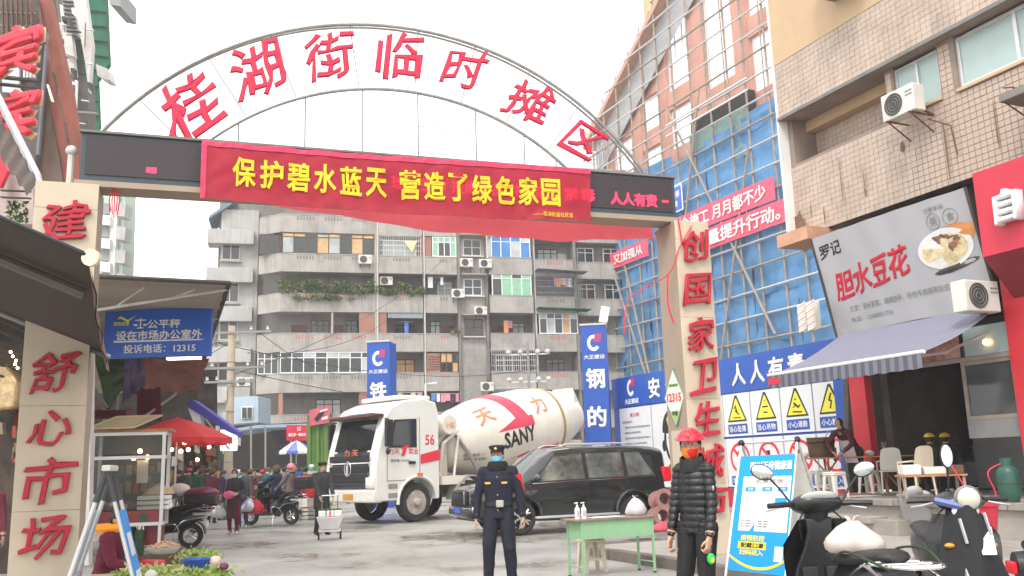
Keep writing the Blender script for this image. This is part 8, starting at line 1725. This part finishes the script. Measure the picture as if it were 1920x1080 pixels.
MB().loft([rf, [p_+Vector((0, 0, .03)) for p_ in rf]]).build('roof_board', mat('beige_board', (.55, .45, .28), rough=.8, var=.08), FC).matrix_parent_inverse = (Matrix.Translation(FC.location) @ Matrix.Rotation(R(12), 4, 'Z')).inverted()
MB().box(-.05, WDT+.08, -.05, .7, ztp+.001, ztp+.05).build('wooden_roof', M['wood'], FC)
MB().box(WDT-.35, WDT-.08, .2, .8, .25, zb-.06).build('maroon_box', MATS['maroon_counter'], FC)
for x in (.05, .9, WDT-.05): MB().box(x-.025, x+.025, .02, .07, 0, zb-.05).build('leg', M['alu'], FC)
for x, mt in ((.62, 'blue'), (.82, 'leafd')): MB().box(x, x+.17, -.1, .1, .05, .55).build('hanging_sack', M[mt], FC, bevel=.05)
def umbrella(label, px, py, Y, rad, drop, mt, mt2=None, group=None, nseg=8, h=None):
    c = atY(px, py, Y); t = thing('market_umbrella', label, 'umbrella', (c.x, c.y, 0))
    m = MB(); n = nseg*6
    def p_(a, r_): ang = a*2*math.pi/n; sc_ = 1-.07*abs(math.sin(ang*nseg/2)); return Vector((math.cos(ang)*rad*r_*sc_, math.sin(ang)*rad*r_*sc_, c.z-drop*(r_**1.3)))
    for a in range(n):
        for r0, r1 in ((0.01, .33), (.33, .66), (.66, 1)): m.add([p_(a, r0), p_(a+1, r0), p_(a+1, r1), p_(a, r1)], [(0, 1, 2, 3)], (a//6) % 2)
        s0 = .10+.05*abs(math.sin(a*math.pi/3)); s1 = .10+.05*abs(math.sin((a+1)*math.pi/3)); m.add([p_(a, 1), p_(a+1, 1), p_(a+1, 1)-Vector((0, 0, s1)), p_(a, 1)-Vector((0, 0, s0))], [(0, 1, 2, 3)], (a//6) % 2)
    m.build('canopy', [mt, mt2 or mt], t, smooth=30); MB().tube([(0, 0, 0), (0, 0, c.z)], .022, 8).build('pole', M['steel'], t)
    for k in range(nseg): q_ = p_(k*6, .97); MB().tube([(0, 0, c.z-.05), q_-Vector((0, 0, .02))], .008, 4).build('rib', M['grey'], t)
    return t
umbrella('faded red market umbrella with a scalloped edge behind the food cart', 333, 783, 20.5, 1.25, .48, mat('faded_red_umbrella', (.75, .06, .07), rough=.7, var=.06, translucent=.35))
umbrella('blue and white striped umbrella behind the green hoarding', 556, 826, 44, .85, .5, M['white'], mat('umbrella_blue', (.15, .2, .6), rough=.7), nseg=10)
for x, y in ((346, 830), (339, 846), (353, 843)): o = MB().sph(atY(x, y, 20), .045, 10, 8).build('hanging_bulb', M['warm'], smooth=True); tag(o, ('top', 'lower left', 'lower right')[[346, 339, 353].index(x)]+' glowing bulb of the cluster hanging under the red umbrella', 'light bulb', 'bulbs under the red umbrella')
AW = thing('blue_white_awning', 'narrow blue and white awning seen edge on beside the utility pole', 'awning', (0, 0, 0))
slabpx('blue_cloth', [(352, 750), (362, 750), (446, 810), (446, 818), (424, 808), (350, 762)], 28, .5, mat('violet_blue_cloth', (.07, .06, .35), rough=.7), AW); slabpx('white_cloth', [(352, 764), (376, 778), (378, 800), (362, 790)], 28.1, .3, M['white'], AW); MB().tube([atY(385, 785, 28), atY(430, 842, 28)], .03, 5).build('strut', M['tanf'], AW)
o = slabpx('white_lightbox', [(412, 806), (442, 806), (442, 845), (412, 845)], 29, .2, mat('lit_white_panel', (1, 1, 1), emit=.9, var=0), None, 'blank white light box sign hanging below the blue and white awning', 'sign', bevel=.04)
# vegetable stall in the near left corner
VS = thing('vegetable_stall', 'low table heaped with vegetables in the lower left corner', 'stall', (0, 0, 0)); ZV = .52
c = atZ(330, 1075, ZV); bx0, by0 = c.x, c.y
MB().box(bx0-.95, bx0+.42, by0-.9, by0+.42, ZV-.16, ZV).build('table_top', mat('foam_board', (.5, .42, .3), rough=.9), VS, bevel=.02)
for x in (-.9, .36): 
    for y in (-.85, .36): MB().tube([(bx0+x, by0+y, 0), (bx0+x, by0+y, ZV-.16)], .025, 6).build('leg', M['woodd'], VS)
def heap(name, label, px, py, rx, ry, rz_, n, size, mts, cat='vegetables', gr='heaps on the vegetable stall', zz=ZV):
    q = atZ(px, py, zz+rz_*.5); t = thing(name, label, cat, (q.x, q.y, zz), 0, gr)
    for mt, f in mts:
        leaves(t, 'leaves', lambda: (rnd.gauss(0, .42)*rx, rnd.gauss(0, .42)*ry, abs(rnd.gauss(.3, .4))*rz_), int(n*f), size, mt)
    MB().sph((0, 0, 0), (rx*.9, ry*.9, rz_*.6), 14, 8).build('heap_core', mts[0][0], t, smooth=True); return t
LG = mat('light_leaf', (.36, .48, .1), rough=.6, var=.25, scale=8, translucent=.3); LY = mat('pale_celery', (.52, .58, .26), rough=.6, var=.2, scale=8, translucent=.3)
heap('lettuce', 'bright green lettuce heap at the back of the vegetable stall', 372, 1042, .26, .2, .1, 520, .036, ((LG, .8), (LY, .4), (M['leaf'], .12)))
heap('lettuce', 'loose green leaves at the front right of the vegetable stall', 385, 1074, .26, .16, .08, 480, .034, ((LG, .9), (M['leaf'], .15)))
heap('celery', 'pale celery and cabbage heap on the left side of the vegetable stall', 296, 1072, .34, .2, .09, 500, .045, ((LY, 1.0), (LG, .2)))
heap('greens', 'small patch of dark greens near the folding stand on the vegetable stall', 240, 1080, .2, .14, .08, 160, .04, ((LG, .7), (M['leafd'], .4)))
q = atZ(372, 1052, ZV+.1); o = MB().lathe([(.1, 0), (.16, .09), (.17, .09), (.11, 0)], (0, 0, 0), 24).build('blue_basin', M['blue'], smooth=40); o.location = (q.x, q.y-.05, ZV+.04); tag(o, 'blue basin sunk among the green leaves on the vegetable stall', 'basin')
for k, (px, py, r_, mt, lb) in enumerate(((404, 1052, .065, mat('pale_pink_radish', (.68, .5, .46), rough=.4), 'large pale pink radish on the right of the vegetable stall'), (283, 1078, .055, mat('white_radish', (.66, .66, .52), rough=.4), 'white round turnip near the celery heap'), (420, 1062, .045, mat('dark_onion', (.13, .04, .06), rough=.4), 'dark red onion beside the pale radish'))):
    q = atZ(px, py, ZV+.1); t = thing('root_vegetable', lb, 'vegetable', (q.x, q.y, ZV+.08)); MB().sph((0, 0, .02), (r_, r_, r_*.85), 16, 10).build('root', mt, t, smooth=True); MB().tube([(0, 0, r_*.8), (.01, 0, r_*1.3)], .006, 5).build('stem', M['leaf'], t)
q = atZ(307, 1030, .55); t = thing('peanut_bowl', 'grey bowl heaped with tan peanuts at the back of the vegetable stall', 'bowl', (q.x, q.y, ZV-.02)); MB().lathe([(.14, 0), (.2, .08), (.21, .08), (.15, 0)], (0, 0, 0), 24).build('bowl', M['offw'], t, smooth=40); MB().box(-.2, .2, -.2, .2, -.5, 0).build('stand_box', M['woodd'], t)
m = MB()
for k in range(160): a, r_ = rnd.uniform(0, 6.28), .19*math.sqrt(rnd.random()); m.sph((r_*math.cos(a), r_*math.sin(a), .08+.06*(1-r_/.19)+rnd.uniform(0, .02)), (.022, .013, .012), 6, 4)
m.build('peanuts', mat('tan_peanut', (.52, .34, .2), rough=.9), t, smooth=True)['kind'] = 'stuff'
q = atZ(283, 1058, ZV+.05); o = MB().cbox((0, 0, .05), (.3, .16, .09), Matrix.Rotation(R(-25), 3, 'Z')).build('red_packet', M['reds'], bevel=.03); o.location = (q.x, q.y, ZV); tag(o, 'crumpled red packet lying on the celery side of the vegetable stall', 'packet')

# ================================================================ crates by the truck
for k, (px, py, w_, h_, mt, lb) in enumerate(((572, 968, .9, .38, 'offw', 'pale crate at the bottom of the stack beside the vendor'), (572, 948, .8, .3, 'wood', 'orange brown crate in the middle of the stack beside the vendor'), (573, 932, .75, .3, 'redc', 'pinkish red box on top of the stack beside the vendor'), (596, 969, .7, .42, 'grey', 'grey crate on the ground between vendor and green hoarding'), (548, 966, .4, .5, 'offw', 'pale green sack leaning left of the crate stack'))):
    c = atY(px, 975, 29.5); z0 = max(0, atY(px, py, 29.5).z-(h_ if k in (1, 2) else 9)); z0 = (0, .40, .72, 0, 0)[k]
    t = thing('crate' if k < 4 else 'sack', lb, 'crate' if k < 4 else 'sack', (c.x, c.y+.1*k*.3, z0), 10+k*3)
    if k == 4: MB().sph((0, 0, .22), (.2, .18, .26), 12, 8).build('sack_body', LY, t, smooth=True)
    else:
        MB().box(-w_/2, w_/2, -.25, .25, 0, .03).build('base', M[mt], t)
        for q_ in range(3): z1 = .05+q_*(h_-.03)/3; MB().box(-w_/2, w_/2, -.27, -.25, z1, z1+h_*.2).build('slat', M[mt], t); MB().box(-w_/2, w_/2, .25, .27, z1, z1+h_*.2).build('slat', M[mt], t)
        for x in (-w_/2, w_/2-.02): MB().box(x, x+.02, -.25, .25, 0, h_-.05).build('end_board', M[mt], t)
        m = MB(); [m.sph((rnd.uniform(-w_*.4, w_*.4), rnd.uniform(-.2, .2), h_-.06), .07, 7, 5) for _ in range(18)]; m.build('fruit', mat(('fruit_orange', 'fruit_red', 'fruit_pink', 'fruit_yellow')[k], ((.75, .35, .1), (.6, .1, .08), (.75, .35, .32), (.7, .6, .25))[k], rough=.5), t, smooth=True)['kind'] = 'stuff'

# ================================================================ restaurant forecourt furniture
def chairp(label, loc, rz, mt):
    t = thing('plastic_chair', label, 'chair', loc, rz, 'plastic chairs and stools outside the restaurant')
    MB().box(-.21, .21, -.2, .2, .42, .45).build('seat', mt, t, bevel=.01)
    for x in (-.19, .19):
        for y, z1 in ((-.18, .42), (.19, .42)): MB().tube([(x*1.12, y*1.15, 0), (x, y, z1)], .02, 6).build('leg', mt, t)
        MB().tube([(x, -.2, .62), (x, .18, .64)], .018, 6).tube([(x, -.2, .62), (x, -.19, .42)], .016, 6).build('armrest', mt, t)
    MB().sheet(lambda a, b: ((a*2-1)*(.21-.03*b**3), .19+.06*b+.05*(1-(a*2-1)**2)*.4, .46+.44*b-.05*abs(a*2-1)**4*b), 12, 6, (0, .015, 0)).build('backrest', mt, t, smooth=60)
    return t
CR = mat('cream_plastic', (.66, .6, .46), rough=.4, var=.04)
def fz(px, py): q_ = atZ(px, py, FZ); return (q_.x, q_.y, FZ)
# wooden folding table
tA, tB = atZ(1512, 853, FZ+.74), atZ(1748, 840, FZ+.74)
q1 = fz(1552, 922); q2_ = fz(1668, 926)
mid = (Vector(q1)+Vector(q2_))/2; ang = math.degrees(math.atan2(q2_[1]-q1[1], q2_[0]-q1[0]))
FT = thing('folding_table', 'long varnished wooden folding table with crossed legs outside the restaurant', 'table', mid, -14)
MB().box(-1.15, 1.2, -.35, .35, .715, .745).build('table_top', M['wood'], FT, bevel=.008)
for x in (-.55, .6):
    for s_ in (-1, 1): MB().tube([(x-.02*s_, -.28*s_, 0), (x-.02*s_, .28*s_, .714)], .022, 6).build('crossed_leg', M['wood'], FT); MB().tube([(x-.3*s_, .1*s_, 0), (x+.25*s_, .1*s_, .714)], .02, 6).build('crossed_leg', M['wood'], FT)
MB().tube([(-.55, 0, .35), (.6, 0, .35)], .014, 6).build('stretcher', M['wood'], FT)
Fm = Matrix.Translation(mid) @ Matrix.Rotation(R(-14), 4, 'Z')
def onft(x, y): return Fm @ Vector((x, y, .746))
for x, y, lb in ((-.98, -.1, 'white steamed bun bowl at the left end of the wooden folding table'), (.33, .0, 'white bowl near the middle of the wooden folding table')):
    t = thing('bowl', lb, 'bowl', onft(x, y), 0, 'bowls on the wooden table'); MB().lathe([(.05, 0), (.1, .05), (.105, .06)], (0, 0, 0), 18).build('dish', M['white'], t, smooth=True); MB().sph((0, 0, .06), (.09, .09, .06), 12, 8).build('filling', M['offw'], t, smooth=True)
PB = thing('wooden_barrel', 'dark brown wooden steamer barrel on the left part of the folding table', 'barrel', onft(-.62, .1)); MB().lathe([(.26, 0), (.29, .42), (.27, .42), (.25, .05)], (0, 0, 0), 26).build('staves', M['woodd'], PB, smooth=40); MB().lathe([(.295, .3), (.3, .32), (.295, .34)], (0, 0, 0), 26, caps=False).build('hoop', M['black'], PB); MB().tube([(.1, 0, .4), (.18, 0, .55)], .012, 6).build('ladle', M['steel'], PB)
t = thing('chopstick_holder', 'brown chopstick holder standing on the right part of the folding table', 'holder', onft(.62, .05)); MB().lathe([(.04, 0), (.045, .13)], (0, 0, 0), 14).build('cup', M['wood'], t); [MB().tube([(0, 0, .08), (rnd.uniform(-.06, .06), rnd.uniform(-.03, .03), .28)], .006, 4).build('chopstick', M['tanf'], t) for _ in range(7)]
ST_G = 'plastic chairs and stools outside the restaurant'
stool('white plastic stool at the left under the folding table nearest the poster stand', fz(1541, 926), 10, .48, M['offw'], group=ST_G)
stool('white plastic stool between the poster stand and the woman in the apron', fz(1568, 934), 25, .48, M['offw'], group=ST_G)
stool('low white stool with its side to the street under the table middle', fz(1632, 925), 40, .46, M['offw'], group=ST_G)
chairp('grey white plastic chair behind the crossed table legs', fz(1672, 924), 170, M['offw']); chairp('cream high backed plastic chair at the right end of the folding table', fz(1722, 934), 200, CR)
stool('tall white plastic stool in front of the grey restaurant panel', fz(1832, 905), 14, .5, M['offw'], group=ST_G); stool('white plastic stool half hidden left of the tall stool', fz(1808, 905), 30, .48, M['offw'], group=ST_G)
# second low table with white boxes
q = fz(1750, 940); LT = thing('low_table', 'low brown topped table with white boxes near the cream chair', 'table', (q[0], q[1], FZ), -10); MB().box(-.5, .5, -.25, .25, .40, .43).build('table_top', M['wood'], LT); [MB().box(x-.02, x+.02, y-.02, y+.02, 0, .4).build('leg', M['tanf'], LT) for x in (-.45, .45) for y in (-.2, .2)]
for x, w_, h_, mt, lb in ((-.3, .28, .16, 'white', 'white bowl stack box on the left of the low table'), (.05, .34, .12, 'offw', 'flat white box with a dark spot on the low table'), (.36, .26, .14, 'woodd', 'dark tray on the right of the low table')):
    o = MB().box(-w_/2, w_/2, -.14, .14, 0, h_).build('box', M[mt], bevel=.015); o.location = (Matrix.Translation((q[0], q[1], FZ)) @ Matrix.Rotation(R(-10), 4, 'Z')) @ Vector((x, 0, .431)); o.rotation_euler = (0, 0, R(-10)); tag(o, lb, 'box')
# gas bottle
q = fz(1896, 941); GB = thing('gas_cylinder', 'dark green gas cylinder standing at the right edge of the forecourt', 'gas cylinder', q)
MB().lathe([(.12, .0), (.13, .03), (.155, .08), (.165, .14), (.165, .42), (.15, .49), (.1, .54), (.05, .56), (.03, .57)], (0, 0, 0), 28).build('tank', mat('dark_green_enamel', (.03, .1, .075), rough=.4, var=.15, dirt=.3), GB, smooth=40)
MB().lathe([(.09, .54), (.09, .66), (.083, .66), (.083, .54)], (0, 0, 0), 20, caps=False).build('valve_collar', MATS['dark_green_enamel'], GB); MB().tube([(0, 0, .56), (0, 0, .64)], .018, 8).sph((0, -.03, .61), .025, 8, 6).build('valve', M['alu'], GB); MB().lathe([(.167, .26), (.169, .27), (.167, .28)], (0, 0, 0), 24, caps=False).build('weld_seam', M['dim'], GB)
o = MB().tube(crv([Vector(q)+Vector((-.02, 0, .6)), Vector(q)+Vector((-.3, .0, .45)), Vector(q)+Vector((-.25, -.05, .1)), Vector(q)+Vector((-.5, .1, .03)), Vector(q)+Vector((-.62, .4, .5)), Vector(q)+Vector((-.7, .6, .8))]), .012, 6).build('gas_hose', M['reds'], smooth=True); tag(o, 'red rubber hose running from the gas cylinder to the kitchen panel', 'hose')
# stove and cooking pots behind
q = fz(1870, 915); KT = thing('stove', 'black cooking stove with a steaming pot behind the gas cylinder', 'stove', (q[0]+.2, q[1]+.6, FZ), -60); MB().box(-.5, .5, -.3, .3, 0, .62).build('stove_body', M['dim'], KT, bevel=.01); MB().lathe([(.16, .63), (.2, .68), (.2, .86), (.21, .87)], (-.15, 0, 0), 22).build('pot', M['steel'], KT, smooth=40); MB().lathe([(.21, .875), (.12, .93), (.02, .95)], (-.15, 0, 0), 22).build('pot_lid', M['alu'], KT, smooth=40)
MB().sheet(lambda a, b: (-.5+1.0*a, -.32, .05+.5*b), 2, 2, (0, .01, 0)).build('side_plate', M['grey'], KT)
# wheeled grey bin
q = atZ(1735, 1004, .15); WB = thing('wheeled_bin', 'grey wheeled bin parked against the step below the low table', 'bin', (q.x, q.y+.25, .15), -18)
MB().loft([[(sx*w_, sy*d_, z) for sx, sy in ((-1, -1), (1, -1), (1, 1), (-1, 1))] for w_, d_, z in ((.2, .18, .1), (.25, .22, .62))]).build('tub', mat('grey_bin_plastic', (.33, .32, .32), rough=.5, var=.08, dirt=.3), WB, bevel=.03, seg=3); MB().box(-.27, .27, -.24, .24, .621, .66).build('rim', MATS['grey_bin_plastic'], WB, bevel=.01)
for x in (-.2, .2): MB().lathe([(.09, -.02), (.09, .02), (.03, .02), (.03, -.02)], (x, -.12, .09), 18, Matrix.Rotation(R(90), 3, 'X')).build('wheel', M['rubber'], WB, smooth=30)
for k in range(3): q_ = (rnd.uniform(-.14, .14), rnd.uniform(-.1, .1), .63+k*.04); MB().sph(q_, (.14, .11, .09), 10, 7).build('rubbish_sack', PW_, WB, smooth=True)
# cardboard/paper mat and a manhole, small litter
o = MB().box(-.35, .35, -.2, .2, 0, .012).build('flattened_carton', mat('grey_carton', (.42, .4, .37), rough=.9)); q = fz(1612, 932); o.location = (q[0], q[1], FZ+.012); o.rotation_euler = (0, 0, .5); tag(o, 'flattened pale carton on the forecourt by the feet of the woman in the apron', 'carton')
for k in range(26):
    q = P(rnd.uniform(8, 26), rnd.uniform(-1, 11.5), 0); z_ = .155 if 7.5 < (q.x*.913+q.y*.408) else .014
    if (q.x*.913+q.y*.408) > 7.2 and (q.y*.913-q.x*.408) > 13.8: z_ = .014
    m = MB(); s_ = rnd.uniform(.02, .06); m.add([(s_*math.cos(a*1.05)*rnd.uniform(.5, 1), s_*math.sin(a*1.05)*rnd.uniform(.5, 1), .004*rnd.random()) for a in range(6)], [tuple(range(6))]); o = m.build('litter_scrap', (M['offw'], M['dim'], M['leafd'], M['tanf'])[k % 4]); o.location = (q.x, q.y, z_); o.rotation_euler = (0, 0, rnd.random()*6); tag(o, ('pale', 'dark', 'green', 'brown')[k % 4]+' scrap of litter lying on the concrete', 'litter', 'litter scraps on the ground')
q = P(15.6, 9.6, .153); o = MB().lathe([(.34, 0), (.34, .006)], (0, 0, 0), 28).build('manhole_cover', M['dim']); o.location = q; tag(o, 'round dark manhole cover in the pavement before the lower step', 'manhole cover')
# ================================================================ added closed box of even haze, for misty air and lens veiling glare
hz = bpy.data.materials.new('haze_air'); hz.use_nodes = True; n_ = hz.node_tree.nodes; n_.remove(n_['Principled BSDF'])
pv_ = n_.new('ShaderNodeVolumePrincipled'); pv_.inputs['Color'].default_value = (.95, .97, 1, 1); pv_.inputs['Density'].default_value = .0010; pv_.inputs['Anisotropy'].default_value = .2
hz.node_tree.links.new(pv_.outputs[0], n_['Material Output'].inputs['Volume'])
o = MB().box(-1000, 1000, -420, 1300, -1.2, 60).build('haze', hz); o['kind'] = 'stuff'
sc.cycles.volume_bounces = 1
